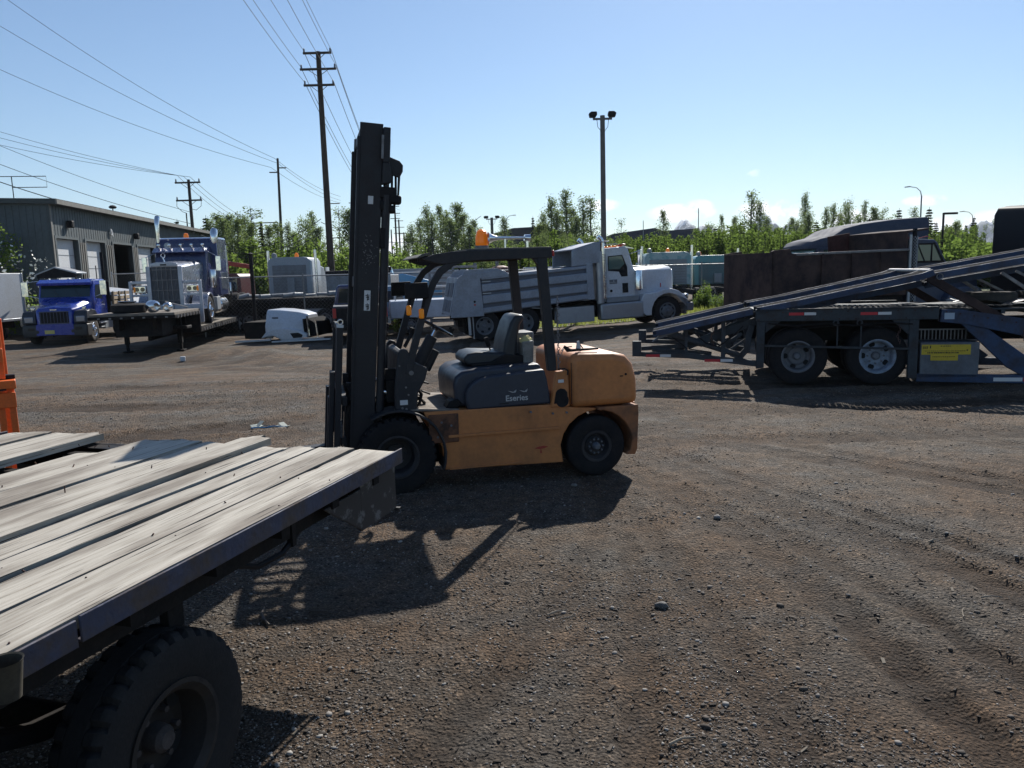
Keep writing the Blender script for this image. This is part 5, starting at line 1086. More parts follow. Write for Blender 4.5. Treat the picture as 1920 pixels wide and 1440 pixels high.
# ---------------------------------------------------------------- blue flatbed truck
bt = E('blue_flatbed_truck', 'bright blue flatbed truck with black bumper and yellow plate parked beside the white box trailer', 'truck', (-16.45, 30.2, GL + .02), 99)
BW = 2.35; c = BW / 2
B().prism([(-.02, .28), (-.06, .50), (-.02, .78), (.5, .78), (.5, .30)], .0, .62).prism([(-.02, .28), (-.06, .50), (-.02, .78), (.5, .78), (.5, .30)], BW - .62, BW).box(-.03, .2, .62, BW - .62, .36, .70).out('bumper', mat('black_bumper_plastic', (.03, .03, .032), .5), bt, .05, 3)
B().box(-.05, -.035, .5, BW - .5, .36, .78).out('bumper_center', BLUE, bt, .006)
B().box(-.07, -.055, c + .02, c + .37, .42, .56).out('number_plate', PLATEY, bt)
def rb_(x, z0, z1, w, cz=.18, k=.02): return [(x, c - w, z0), (x, c - w, z1 - cz), (x, c - w + cz * .8, z1 - .03), (x, c, z1 + k), (x, c + w - cz * .8, z1 - .03), (x, c + w, z1 - cz), (x, c + w, z0)]
B().loft([rb_(.0, .72, 1.30, .62, .06), rb_(.05, .72, 1.42, .66, .1), rb_(.5, .8, 1.56, .78), rb_(1.25, .9, 1.78, .98, .2)]).out('hood', BLUE, bt, .03, 3, 50)
q = B().box(-.025, .0, c - .52, c + .52, .82, 1.26).out('grille', BLK, bt, .01)
b = B()
for k in range(9): b.box(-.035, -.025, c - .48 + .12 * k, c - .465 + .12 * k, .84, 1.24)
b.box(-.036, -.024, c - .53, c + .53, 1.25, 1.28).box(-.036, -.024, c - .53, c + .53, .80, .83).out('grille_bars', mat('blue_grey_trim', (.08, .09, .16), .4), q)
for y0, y1, s_ in ((.0, .50, 1), (BW, BW - .50, -1)):
    a0, a1 = sorted((y0, y1))
    B().prism([(-.0, .80), (.02, 1.12), (.16, 1.28), (.6, 1.33), (1.0, 1.26), (1.28, 1.0), (1.34, .72)] + [(.78 + .52 * math.cos(R_(q_)), .48 + .52 * math.sin(R_(q_))) for q_ in (25, 50, 75, 100, 125, 150)] + [(.25, .80)], a0, a1).out('front_fender', mat('black_fender_plastic', (.035, .037, .045), .45), bt, .04, 3, 60)
    B().box(-.03, .02, a0 + .08, a1 - .10, .86, 1.08).out('headlight', mat('headlamp_glass', (.35, .36, .4), .12, .4), bt, .03)
    B().box(.25, .32, a0 + .1, a0 + .25, 1.32, 1.44).out('fender_mirror', CHROME, bt, .02)
    wheel(bt, .78, y0 + s_ * .02, .49, .49, .27, .28, -s_, CHROME, 'bulge', False, 10, CHROME, tm=RUBD)
    wheel(bt, 5.0, y0 + s_ * .02, .49, .49, .27, .28, -s_, CHROME, 'dish', False, 10, CHROME, dual=True)
    B().box(1.22, 1.27, (y0 - s_ * .28) - .12, (y0 - s_ * .28) + .12, 1.85, 2.42).tube([(1.4, y0 + s_ * .2, 2.45), (1.25, y0 - s_ * .25, 2.40)], .014).tube([(1.4, y0 + s_ * .2, 1.75), (1.25, y0 - s_ * .25, 1.9)], .014).out('wing_mirror', CHROME, bt, .02)
B().prism([(1.25, .8), (1.25, 1.74), (1.52, 2.36), (1.62, 2.46), (2.75, 2.50), (2.85, 2.42), (2.88, .75)], .16, BW - .16).out('cab', BLUE, bt, .06, 3, 60)
B().prism([(1.262, 1.80), (1.47, 2.30), (1.45, 2.30), (1.235, 1.80)], .26, BW - .26).out('windscreen', mat('windscreen_glass', (.015, .035, .04), .06, spec=.8), bt)
B().prism([(1.22, 2.36), (1.56, 2.50), (1.58, 2.46), (1.24, 2.26)], .16, BW - .16).out('sun_visor', BLUE, bt, .01)
for y0, y1 in ((.148, .16), (BW - .16, BW - .148)):
    q = B().prism([(1.36, .95), (1.34, 1.75), (1.58, 2.32), (2.4, 2.34), (2.4, .95)], y0, y1).out('door', BLUE, bt, .004)
    B().prism([(1.46, 1.74), (1.64, 2.26), (2.3, 2.28), (2.3, 1.66)], y0 - .004, y1 + .004).out('side_window', GLASS, q)
B().tube([(1.22, .55, 1.80), (1.30, .75, 1.98), (1.36, .82, 2.1)], .010).tube([(1.22, 1.35, 1.80), (1.30, 1.55, 1.98), (1.36, 1.62, 2.1)], .010).out('wiper', BLK, bt)
B().box(2.2, 2.3, .138, .15, 1.5, 1.54).out('door_handle', BLK, bt); B().prism([(1.30, .92), (1.30, 1.74), (1.315, 1.74), (1.315, .92)], .143, .15).out('door_seam', INK, bt)
B().box(-.045, -.03, c - .12, c + .12, 1.32, 1.36).out('nose_badge', CHROME, bt)
B().box(-.06, -.03, .2, .45, .55, .66).box(-.06, -.03, BW - .45, BW - .2, .55, .66).out('fog_lamp', GLASS, bt, .01)
B().box(.05, 1.2, .585, .60, 1.12, 1.135).box(.6, 1.22, c - .01, c + .01, 1.63, 1.64).out('hood_seam', INK, bt)
for k in range(5): B().box(1.62, 1.76, .32 + .38 * k, .42 + .38 * k, 2.47, 2.53).out('cab_marker_light', ALU, bt, .02)
B().cyl((2.98, .25, .9), (2.98, .25, 3.6), .06, n=14).out('exhaust_stack', BLK, bt); B().cyl((3.1, .55, 2.4), (3.1, .55, 3.05), .02).out('pipe', BLK, bt)
B().box(3.0, 3.08, .08, BW - .08, 1.05, 2.38).out('headache_rack', BLK, bt, .01)
B().box(3.1, 6.4, .0, BW, 1.05, 1.16).box(.3, 6.3, .75, .85, .55, .85).box(.3, 6.3, BW - .85, BW - .75, .55, .85).out('flat_bed', GREASE, bt, .01)
B().box(1.6, 2.3, .05, .3, .50, .56).box(2.05, 2.95, .04, .5, .45, .98).out('tool_box', GREYP, bt, .02)
B().box(1.5, 2.2, .0, .25, .68, .73).out('cab_step', ALU, bt, .01)
for k in range(5): B().box(3.15 + .8 * k, 3.23 + .8 * k, -.02, .03, 1.16, 1.95).out('stake', WOODS, bt)
for k in range(4): B().box(3.12, 6.4, .03, .055, 1.22 + .19 * k, 1.36 + .19 * k).out('side_board', WOODS, bt, .004)

# ---------------------------------------------------------------- white box trailer, car, bush, canopy
wt = E('box_trailer', 'plain white box trailer at the left edge beside the blue truck', 'trailer', (-20.9, 33.6, GL), 172)
B().box(0, 9, .0, 2.5, .92, 2.85).out('trailer_body', WHITEM, wt, .03); B().box(-.01, 9, -.012, 2.512, .84, .95).box(-.02, .02, -.02, .05, .9, 2.86).out('trailer_trim', ALU, wt, .01)
B().box(.2, 8.5, .5, .6, .55, .84).out('chassis_frame', GREASE, wt)
for x in (1.2, 2.1): wheel(wt, x, 2.35, .38, .38, .22, .2, 1, ALU, 'bulge', False, 8, ALU); wheel(wt, x, .1, .38, .38, .22, .2, -1, ALU, 'bulge', False, 8, ALU)
cr_ = E('white_car', 'white car parked behind the blue flatbed truck', 'car', (-21.0, 35.2, GL), 0)
cr_.scale = (1.28, 1.28, 1.42)
B().prism([(-1.0, .3), (-.95, .95), (.1, 1.02), (.75, 1.40), (1.5, 1.50), (2.2, 1.42), (3.0, 1.05), (3.7, .95), (3.8, .35)], 0, 1.7).out('car_body', WHITE, cr_, .08, 4, 60)
B().prism([(.35, 1.06), (.85, 1.36), (1.5, 1.43), (2.15, 1.36), (2.75, 1.06)], -.01, 1.71).out('car_windows', GLASS, cr_, .01)
for x in (-.1, 2.8):
    wheel(cr_, x, .0, .33, .33, .2, .2, -1, ALU, 'flat', False, 5, ALU); wheel(cr_, x, 1.7, .33, .33, .2, .2, 1, ALU, 'flat', False, 5, ALU)
sh = E('canopy', 'small peaked dark canopy roof in front of the first garage door', 'canopy', (-19.55, 33.7, GL), 5)
B().prism([(-.8, 2.78), (.0, 3.08), (.9, 2.82), (.9, 2.76), (.0, 3.02), (-.8, 2.72)], 0, 1.0).out('canopy_roof', ALU, sh, .01)
B().prism([(-.75, 2.74), (.0, 3.02), (.85, 2.78), (.85, 2.6), (-.75, 2.6)], .02, .06).out('canopy_gable', BLK, sh)
for x in (-.75, .78):
    for y in (.1, .85): B().box(x, x + .05, y, y + .05, 0, 2.72).out('canopy_post', BLK, sh)
tl = E('teal_tarp', 'teal tarp ridge showing above the white box trailer', 'tarp', (-24.9, 39.5, GL), 0)
B().prism([(-.9, 2.9), (-.2, 3.28), (.5, 3.1), (1.0, 2.85), (1.0, .2), (-.9, .2)], 0, 2.0).out('tarp_cover', LBLUE, tl, .05)

# ---------------------------------------------------------------- garage building
GW = mat('ribbed_wall_paint', (.072, .09, .098), .6, dirt=.3, dcol=(.06, .065, .06), sc=.8)
GT = mat('pale_wall_trim', (.17, .165, .15), .6, dirt=.3, sc=2)
gb = E('garage_building', 'long grey-green ribbed metal garage with four tall door bays at the left', 'building', (-21.4, 37.0, GL), 97)
BL, BH = 29.5, 6.25
doors = [(.35, 2.78, 4.5), (3.75, 6.25, 4.5), (7.45, 10.4, 4.5), (11.4, 14.5, 4.5), (17.5, 20.5, 4.5)]
b = B(); x = 0
for d0, d1, dh in doors: b.box(x, d0, 0, .2, 0, BH); b.box(d0, d1, 0, .2, dh, BH); x = d1
b.box(x, BL, 0, .2, 0, BH); b.box(0, .2, .2, 22, 0, BH).box(BL - .2, BL, .2, 22, 0, BH).box(0, BL, 21.8, 22, 0, BH)
b.out('wall', GW, gb)
b = B(); k = 0
while k * .30 < BL:
    x = k * .30 + .1; k += 1
    zt = [dh for d0, d1, dh in doors if d0 - .1 < x < d1 + .05]
    b.box(x, x + .04, -.014, .0, zt[0] if zt else 0, BH - .25)
for k in range(73): b.box(-.03, .0, .1 + .30 * k, .15 + .30 * k, 0, BH - .25)
b.out('wall_ribs', GW, gb)
B().prism([(-.45, BH - .22), (-.45, BH + .02), (11, BH + .3), (22.4, BH), (22.4, BH - .2), (11, BH + .1)], -.25, BL + .3, 'x').out('roof', mat('dark_green_roof', (.035, .045, .045), .5, dirt=.3, sc=1), gb)
B().box(-.26, BL + .3, -.50, -.42, BH - .22, BH - .02).box(-.05, .10, -.06, -.03, 0, BH - .2).out('gutter', GT, gb)
for i, (d0, d1, dh) in enumerate(doors):
    fr = B().box(d0 - .14, d0, -.05, .18, 0, dh).box(d1, d1 + .14, -.05, .18, 0, dh).box(d0 - .14, d1 + .14, -.05, .18, dh, dh + .12).out('door_frame', GW, gb)
    if i != 2:
        dp = B().box(d0, d1, .22, .27, 0, dh).out('garage_door', WHITEM, gb)
        b = B()
        for k in range(6): b.box(d0, d1, .205, .222, .62 * (k + 1), .62 * (k + 1) + .025)
        b.out('door_panel_joints', GREYP, dp)
        for k in range(4):
            wq = (d1 - d0) / 4; B().box(d0 + wq * k + .1, d0 + wq * (k + 1) - .1, .20, .222, 1.35, 1.85).out('door_window', GLASS, dp)
    else:
        B().box(d0, d1, 4.5, 4.6, 0, dh).box(d0, d1, .3, 4.6, dh, dh + .05).box(d0, d1, .3, 4.6, -.02, .0).out('dark_bay', DARKIN, gb)
        B().box(d0 + .8, d0 + 1.0, 1.2, 1.4, .1, 3).box(d1 - 1.0, d1 - .7, 1.6, 1.8, .1, 2.6).out('bay_contents', GREYD, gb)
for x in (3.0, 3.25, 3.5, 6.5, 6.8, 7.1, 10.6, 10.85, 11.1, 15.2, 15.8): B().box(x, x + .12, -.06, -.02, 0, 4.4).out('pale_wall_rib', GT, gb)
for x, z in ((1.8, 5.2), (11.0, 5.05)): B().box(x - .15, x + .15, -.3, -.03, z - .15, z + .2).out('wall_light', BLK, gb, .05)
B().torus((7.2, -.1, 5.12), .15, .03, (0, 1, 0), 16, 5).beam((7.1, -.1, 5.3), (7.35, -.1, 4.9), .05, .05).out('wall_emblem', WHITEM, gb)
B().cyl((10.3, .8, BH + .1), (10.3, .8, BH + .45), .03).lathe([(.0, 0), (.16, .02), (.22, .09), (.22, .12), (.12, .2), (0, .22)], (10.3, .8, BH + .42), 'z', 16).out('roof_vent', BLK, gb)
an = E('roof_antenna', 'thin rectangular rod antenna on the garage roof corner', 'antenna', tuple(gb.matrix_basis @ Vector((.3, 1.6, BH + .05))), 8)
B().tube([(0, 0, 0), (0, 0, 1.05)], .022, 6).tube([(-2.6, 0, 1.05), (1.5, 0, 1.05), (1.5, 0, .55), (.0, 0, .55)], .018, 6).out('antenna_rods', BLK, an)
# ================================================================ THINGS IN THE MIDDLE DISTANCE
# truck hood lying on the ground
wh = E('truck_hood', 'white truck hood lying on the gravel beside the step deck trailer', 'truck hood', (-9.0, 28.3, GL + .02), -6)
wh.scale = (1.08, 1.05, 1.05)
def hr(x, w0, w1, z0, z1): return [(x, .9 - w0, z0), (x, .9 - w0, z0 + .25), (x, .9 - w1, z1 - .12), (x, .9 - w1 + .1, z1), (x, .9 + w1 - .1, z1), (x, .9 + w1, z1 - .12), (x, .9 + w0, z0 + .25), (x, .9 + w0, z0)]
B().loft([hr(.05, .95, .75, .30, 1.12), hr(.5, .93, .72, .34, 1.10), hr(1.1, .85, .62, .20, 1.02), hr(1.42, .78, .52, .12, .92)]).out('hood_shell', WHITE, wh, .04, 3, 60)
for y0, y1 in ((-.06, .4), (1.4, 1.86)):
    B().prism([(-.15, .12), (.05, .34), (.30, .48), (.7, .5), (1.15, .42), (1.5, .28), (1.5, .12), (1.1, .04), (.62, .02), (.5, .12), (.32, .2), (.1, .18)], y0, y1).out('hood_fender', WHITE, wh, .06, 4, 60)
q = B().prism([(.92, .30), (1.02, .13), (1.32, .15), (1.36, .24), (1.2, .32)], -.072, -.05).out('headlight_opening', DARKIN, wh, .01)
g_ = B().prism([(1.36, .20), (1.32, .78), (1.50, .80), (1.72, .66), (1.82, .18)], .08, 1.72).out('grille_opening', mat('grille_black', (.008, .008, .009), .9, spec=.1), wh, .02)
B().beam((1.56, -.02, .2), (1.52, -.0, .88), .03, .05).beam((1.86, .0, .12), (1.80, .0, .76), .03, .04).box(1.34, 2.1, -.08, .02, .10, .15).out('chrome_trim', CHROME, wh)
B().box(.26, .48, .085, .10, .80, .86).out('hood_badge', GREYD, wh); B().box(.16, .28, .085, .10, .66, .69).out('hood_badge', GREYD, wh)
B().beam((-.9, -.3, .06), (.3, -.25, .10), .12, .06).beam((.4, -.35, .04), (2.4, -.3, .10), .14, .05).beam((-.6, .2, .12), (.2, .2, .14), .1, .05).out('support_boards', WHITEM, wh, .004)
B().box(-.75, .0, .1, 1.6, .12, .7).out('dark_crate', GREASE, wh, .02)
# dark pickup seen from behind
pk = E('dark_pickup', 'dark pickup with red tail lamps seen from behind beside the forklift mast', 'pickup', (-6.1, 26.6, GL + .03), 12)
pk.scale = (1, 1, 1.13)
B().prism([(.02, .45), (.0, .75), (.03, 1.12), (1.87, 1.12), (1.9, .75), (1.88, .45)], 0, 5.0).out('pickup_body', mat('dark_maroon_black', (.03, .02, .022), .35, dirt=.4, dcol=(.06, .05, .05), sc=3, coat=.4), pk, .05, 3)
B().prism([(.06, 1.1), (.16, 1.66), (.26, 1.76), (1.62, 1.76), (1.72, 1.68), (1.84, 1.1)], 1.9, 3.6).out('pickup_cab', INDIGO, pk, .06, 3)
B().prism([(.2, 1.18), (.30, 1.64), (1.58, 1.64), (1.7, 1.18)], 1.885, 1.9).out('rear_window', GLASS, pk)
B().box(.1, 1.8, -.012, .0, .55, 1.08).out('tailgate', BLK, pk, .01); B().box(.05, 1.85, .02, 1.9, 1.115, 1.14).out('bed_rim', STEEL, pk)
for x in (.02, 1.76): B().box(x, x + .12, -.02, .05, .78, 1.08).out('tail_lamp', REDL, pk, .01)
B().box(.0, 1.9, -.16, .0, .42, .58).out('rear_bumper', BLK, pk, .02); B().box(.75, 1.1, -.015, -.0, .66, .80).out('number_plate', PAPER, pk)
for x in (.02, 1.66):
    for y in (.9, 4.0): B().lathe([(.18, 0), (.33, .0), (.37, .04), (.37, .18), (.33, .22), (.18, .22)], (x, y, .37), 'x', 28, closed=True).out('tyre', RUB, pk)
sv_ = E('blue_suv', 'blue-grey estate car roof showing over the dark pickup', 'car', (-6.1, 33.0, GL), 3)
B().prism([(.0, .4), (.03, 1.1), (.2, 1.72), (.4, 1.85), (1.4, 1.85), (1.6, 1.72), (1.77, 1.1), (1.8, .4)], 0, 4.4).out('car_body', mat('steel_blue_paint', (.12, .2, .3), .3, coat=.4, dirt=.2, sc=3), sv_, .06, 3)
B().prism([(.16, 1.2), (.28, 1.66), (1.5, 1.66), (1.62, 1.2)], -.01, .0).out('rear_window', GLASS, sv_)
for x in (.02, 1.56):
    for y in (.8, 3.6): B().lathe([(.16, 0), (.3, .0), (.34, .04), (.34, .18), (.3, .22), (.16, .22)], (x, y, .34), 'x', 24, closed=True).out('tyre', RUB, sv_)
# white service truck between mast and dump bed
sv2 = E('white_service_truck', 'pale blue-white service pickup bed standing behind the forklift guard posts', 'pickup', (-4.55, 29.6, -.3), 10)
B().prism([(.0, .62), (-.04, .9), (.0, 1.28), (2.7, 1.32), (2.75, .62)], .0, 1.9).out('service_bed', mat('pale_blue_white_paint', (.42, .47, .56), .4, dirt=.3, dcol=(.25, .25, .27), sc=3), sv2, .04, 3)
B().prism([(2.7, .6), (2.7, 1.85), (3.9, 1.85), (4.4, 1.25), (5.6, 1.15), (5.7, .6)], .0, 1.9).out('service_cab', WHITE, sv2, .06, 3)
B().box(-.2, .0, .1, 1.8, .45, .62).tube([(.2, .1, 1.3), (.25, .1, 1.75), (.5, .1, 1.8), (2.4, .1, 1.8), (2.4, .1, 1.3)], .025).tube([(.2, 1.7, 1.3), (.25, 1.7, 1.75), (.5, 1.7, 1.8), (2.4, 1.7, 1.8)], .025).tube([(.25, .1, 1.75), (.25, 1.7, 1.75)], .025).tube([(1.0, .1, 1.3), (1.2, .1, 1.78)], .02).out('ladder_rack', ALU, sv2)
for x in (.75, 4.9): wheel(sv2, x, .0, .38, .38, .22, .2, -1, GREYD, 'flat', False, 8, GREYD); wheel(sv2, x, 1.9, .38, .38, .22, .2, 1, GREYD, 'flat', False, 8, GREYD)
# light blue plant behind the fence
lb = E('light_blue_loader', 'light blue machine with slanted hood behind the fence right of the mast', 'loader', (-6.6, 41.5, -.3), 6)
B().prism([(-1.2, .9), (-1.2, 2.1), (.4, 2.15), (.9, 2.35), (3.0, 1.75), (3.0, .9)], 0, 1.8).out('machine_body', LBLUE, lb, .05)
B().prism([(-1.0, 2.1), (-.9, 2.75), (.3, 2.75), (.5, 2.1)], .1, 1.7).out('cab', mat('sky_blue_paint', (.25, .45, .62), .4, dirt=.3, sc=3), lb, .08, 3)
B().box(-.85, .3, .08, .1, 2.2, 2.62).out('cab_window', GLASS, lb); B().box(.9, 2.2, .3, 1.5, 2.3, 2.45).out('tank_top', ALU, lb, .04)
for x in (-.5, 2.2): wheel(lb, x, .0, .55, .55, .35, .28, -1, LBLUE, 'dish', True, 8, GREYD); wheel(lb, x, 1.8, .55, .55, .35, .28, 1, LBLUE, 'dish', True, 8, GREYD)
# trucks seen from behind: sleepers on frames
def sleeper_truck(label, loc, yaw, w, h0, h1, body, back, beacon, seed):
    e = E('parked_tractor', label, 'truck', loc, yaw)
    z0, z1 = h0, h1; ch_ = .22
    def R2(y, g_=0): return [(g_, y, z0), (g_, y, z1 - ch_), (g_ + ch_ * .6, y, z1 - .04), (g_ + ch_ * 1.6, y, z1), (w - ch_ * 1.6 - g_, y, z1), (w - ch_ * .6 - g_, y, z1 - .04), (w - g_, y, z1 - ch_), (w - g_, y, z0)]
    B().loft([R2(0), R2(1.8)]).out('sleeper', body, e, .03, 3, 60)
    q = B().box(.22, w - .22, -.03, .01, z0 + .05, z1 - .38).out('rear_wall_panel', back, e, .05, 3)
    b = B(); n_ = int((z1 - z0 - .5) / .14)
    for k in range(n_): b.box(.26, w - .26, -.04, -.03, z0 + .12 + .14 * k, z0 + .135 + .14 * k)
    b.out('wall_seams', GREYD, q)
    B().box(w * .45, w * .62, -.16, -.04, z0 + .1, z1 - 1.0).out('equipment_box', GREYP, e, .02)
    B().prism([(1.8, z0), (1.8, z1 - .35), (2.9, z1 - .5), (3.2, z0 + .9), (5.0, z0 + .7), (5.0, z0)], .12, w - .12, 'x').out('cab_and_hood', body, e, .05)
    for x in (-.12, w + .12): B().cyl((x, .5, .8), (x, .5, z1 + .35), .07, n=14).box(x - .1, x + .1, 2.6, 2.66, z1 - 1.1, z1 - .5).out('exhaust_stack', CHROME, e)
    for x in beacon: B().lathe([(0, 0), (.10, 0), (.10, .1), (.07, .2), (0, .22)], (x, .5, z1), 'z', 16).out('beacon', AMBERD, e)
    B().lathe([(0, 0), (.12, .02), (.14, .1), (.1, .22), (0, .26)], (.25, .3, z1 - .02), 'z', 14).out('roof_lamp', GREYP, e)
    B().box(.6, .7, -4.6, 4.6, .7, .95).box(w - .7, w - .6, -4.6, 4.6, .7, .95).box(.3, w - .3, -1.0, -.2, .95, 1.05).out('chassis_frame', GREASE, e)
    for y in (-3.8, -2.5, 4.0):
        for x, s_ in ((.02, 1), (w - .3, 1)): B().lathe([(.28, 0), (.42, .0), (.5, .05), (.5, .23), (.42, .28), (.28, .28)], (x, y, .5), 'x', 28, closed=True).out('tyre', RUB, e)
    return e
TEALW = mat('white_and_teal_paint', (.32, .42, .43), .4, dirt=.5, dcol=(.06, .24, .27), sc=1.2, th=(.5, .54))
A1 = sleeper_truck('grey-backed sleeper truck behind the fence, left of the tall utility pole', (-11.75, 38.2, GL + .1), -2, 2.1, 1.2, 3.22, mat('silver_grey_paint', (.32, .34, .37), .35, dirt=.2, dcol=(.1, .24, .26), sc=2), mat('sleeper_back_panel', (.19, .20, .215), .55, dirt=.3, sc=3), (1.3,), 1)
sleeper_truck('white and teal sleeper truck behind the dump truck hood, taller of the pair', (7.25, 41.5, -.05), -3, 2.4, 1.1, 2.82, TEALW, GREYP, (1.25,), 2)
sleeper_truck('teal sleeper truck just left of the rusty dump box, shorter of the pair', (10.35, 43.5, -.05), -3, 2.35, 1.0, 2.62, TEAL, mat('dark_teal_panel', (.06, .14, .16), .5, dirt=.4, sc=2), (.35,), 3)
fl = E('parked_flat_trailer', 'low dark flat trailer loaded with scrap in front of the grey-backed sleeper truck', 'trailer', (-12.9, 33.8, GL), 2)
B().box(-.5, 7.2, 0, 2.4, 1.28, 1.45).out('trailer_deck', GREASE, fl, .02)
rl = random.Random(4)
b = B()
for k in range(12): b.cyl((.4 + .5 * k, .5, 1.5 + rl.uniform(0, .1)), (.7 + .5 * k + rl.random() * .3, .9, 1.5 + rl.uniform(0, .12)), rl.uniform(.05, .13), n=10)
b.out('scrap_load', GREYP, fl, .01)
for x in (.3, 1.5, 4.8, 6.0):
    wheel(fl, x, .05, .48, .48, .27, .26, -1, GREYD, 'dish', False, 8, GREYD); wheel(fl, x, 2.35, .48, .48, .27, .26, 1, GREYD, 'dish', False, 8, GREYD)
B().box(-.4, 7.1, .5, .6, .95, 1.28).box(-.4, 7.1, 1.8, 1.9, .95, 1.28).out('trailer_frame', GREASE, fl)
# red crane-like loader and maroon truck left of it
rc = E('red_loader_crane', 'small red knuckle-boom crane behind the fence, right of the highway tractor', 'crane', (-15.0, 41.0, GL), -3)
B().box(.0, .25, .0, .25, .9, 3.3).beam((.1, .1, 3.2), (1.5, .1, 2.95), .2, .22).beam((.1, .1, 3.2), (-.1, .1, 3.75), .14, .16).beam((1.5, .1, 2.9), (1.4, .1, 2.3), .12, .14).box(-.3, .6, -.2, .5, .5, .95).out('crane_boom', REDP, rc, .02)
mt_ = E('maroon_truck', 'maroon truck cab with chrome air cleaner behind the fence near the red crane', 'truck', (-14.95, 38.2, GL), -4)
B().prism([(0, .8), (0, 2.45), (.15, 2.6), (1.7, 2.6), (1.85, 2.45), (1.9, .8)], 0, 1.8).out('cab', MAROON, mt_, .05, 3); B().box(.2, 1.7, -.01, .0, 1.75, 2.4).out('rear_window', GLASS, mt_)
B().lathe([(0, 1.2), (.16, 1.22), (.2, 1.3), (.2, 2.1), (.16, 2.2), (0, 2.22)], (1.35, -.25, 0), 'z', 20).out('air_cleaner', CHROME, mt_)
B().box(.3, .4, -4, 1.5, .7, .95).box(1.5, 1.6, -4, 1.5, .7, .95).out('chassis_frame', GREASE, mt_)
for y in (-3.0, .9):
    for x in (.0, 1.6): B().lathe([(.28, 0), (.42, .0), (.5, .05), (.5, .23), (.42, .28), (.28, .28)], (x, y, .5), 'x', 28, closed=True).out('tyre', RUB, mt_)
# long pale trailers / containers at the back
def container(label, loc, yaw, l, w, h, m_, z0=0, cat='container', ribs=True):
    e = E('container', label, cat, loc, yaw)
    B().box(0, l, 0, w, z0, h).out('container_shell', m_, e, .03)
    if ribs:
        b = B()
        for k in range(int(l / .4)): b.box(.1 + .4 * k, .22 + .4 * k, -.03, 0, z0 + .1, h - .1)
        b.box(0, l, -.035, .0, h - .1, h).box(0, l, -.035, 0, z0, z0 + .1).out('container_ribs', m_, e)
    return e
container('long pale grey container at the far side of the yard behind the mast', (-14.2, 52, -.4), -2, 9.5, 2.4, 2.75, mat('pale_grey_wall', (.3, .31, .33), .6, dirt=.4, dcol=(.2, .2, .2), sc=2))
wt2 = container('grey box trailer with a rolled black tarp on top, right of the tall utility pole', (-9.0, 38.4, -.3), -2, 3.2, 2.3, 2.3, mat('grey_box_side', (.25, .26, .28), .6, dirt=.4, sc=2), .9, 'trailer')
B().cyl((.0, .1, 2.42), (3.1, .1, 2.45), .14, n=12).cyl((1.9, .3, 2.55), (3.2, .3, 2.6), .1, n=10).out('rolled_tarp', BLK, wt2, 0)
for x in (.5, 2.4): B().lathe([(.25, 0), (.42, .0), (.48, .05), (.48, .22), (.42, .28), (.25, .28)], (x, .2, .48), 'y', 28, closed=True).out('tyre', RUB, wt2)
container('second pale container at the back, seen between the mast and the guard posts', (-8.3, 50, -.4), 0, 5.6, 2.4, 2.6, mat('off_white_wall', (.4, .4, .42), .6, dirt=.4, dcol=(.25, .24, .23), sc=2))
container('long white low roof showing above the silver dump bed', (1.0, 46, -.35), 3, 6.0, 2.4, 2.55, mat('white_roof_box', (.5, .52, .55), .6, dirt=.2, sc=2), 0, 'trailer', False)
# slatted grey stack seen over the dump bed
sk = E('slatted_stack', 'tall stack of grey slatted racks behind the dump truck tailgate', 'rack', (-3.45, 33.5, -.3), 6)
for k in range(11): B().box(0, 2.1, 0, 1.2, .2 + .23 * k, .30 + .23 * k).out('slat', mat('grey_slat', (.2, .2, .22), .7, dirt=.5, sc=3) if k == 0 else bpy.data.materials['grey_slat'], sk, .01)
B().box(.02, .10, .02, .1, 0, 2.7).box(2.0, 2.08, .02, .1, 0, 2.7).box(1.0, 1.1, -.02, .02, 0, 2.65).box(.0, .08, 1.1, 1.2, 0, 2.7).box(2.0, 2.08, 1.1, 1.2, 0, 2.7).out('rack_posts', GREYD, sk)
B().tube([(1.3, -.03, 2.5), (1.4, -.05, 2.3), (1.6, -.05, 2.2), (1.8, -.03, 2.4)], .025).out('cable', BLK, sk)
rt = E('red_tank', 'small dull red tank standing behind the silver dump bed', 'tank', (-.5, 47, -.3), 0)
B().lathe([(.0, 0), (.6, .05), (.65, .2), (.65, 2.3), (.5, 2.55), (.2, 2.65), (0, 2.66)], (0, 0, 0), 'z', 28).out('tank_shell', mat('dull_red_paint', (.18, .06, .05), .6, dirt=.4, sc=2), rt)
B().cyl((-.2, 0, 2.6), (-.2, 0, 3.0), .1, n=10).out('tank_fittings', STEEL, rt)

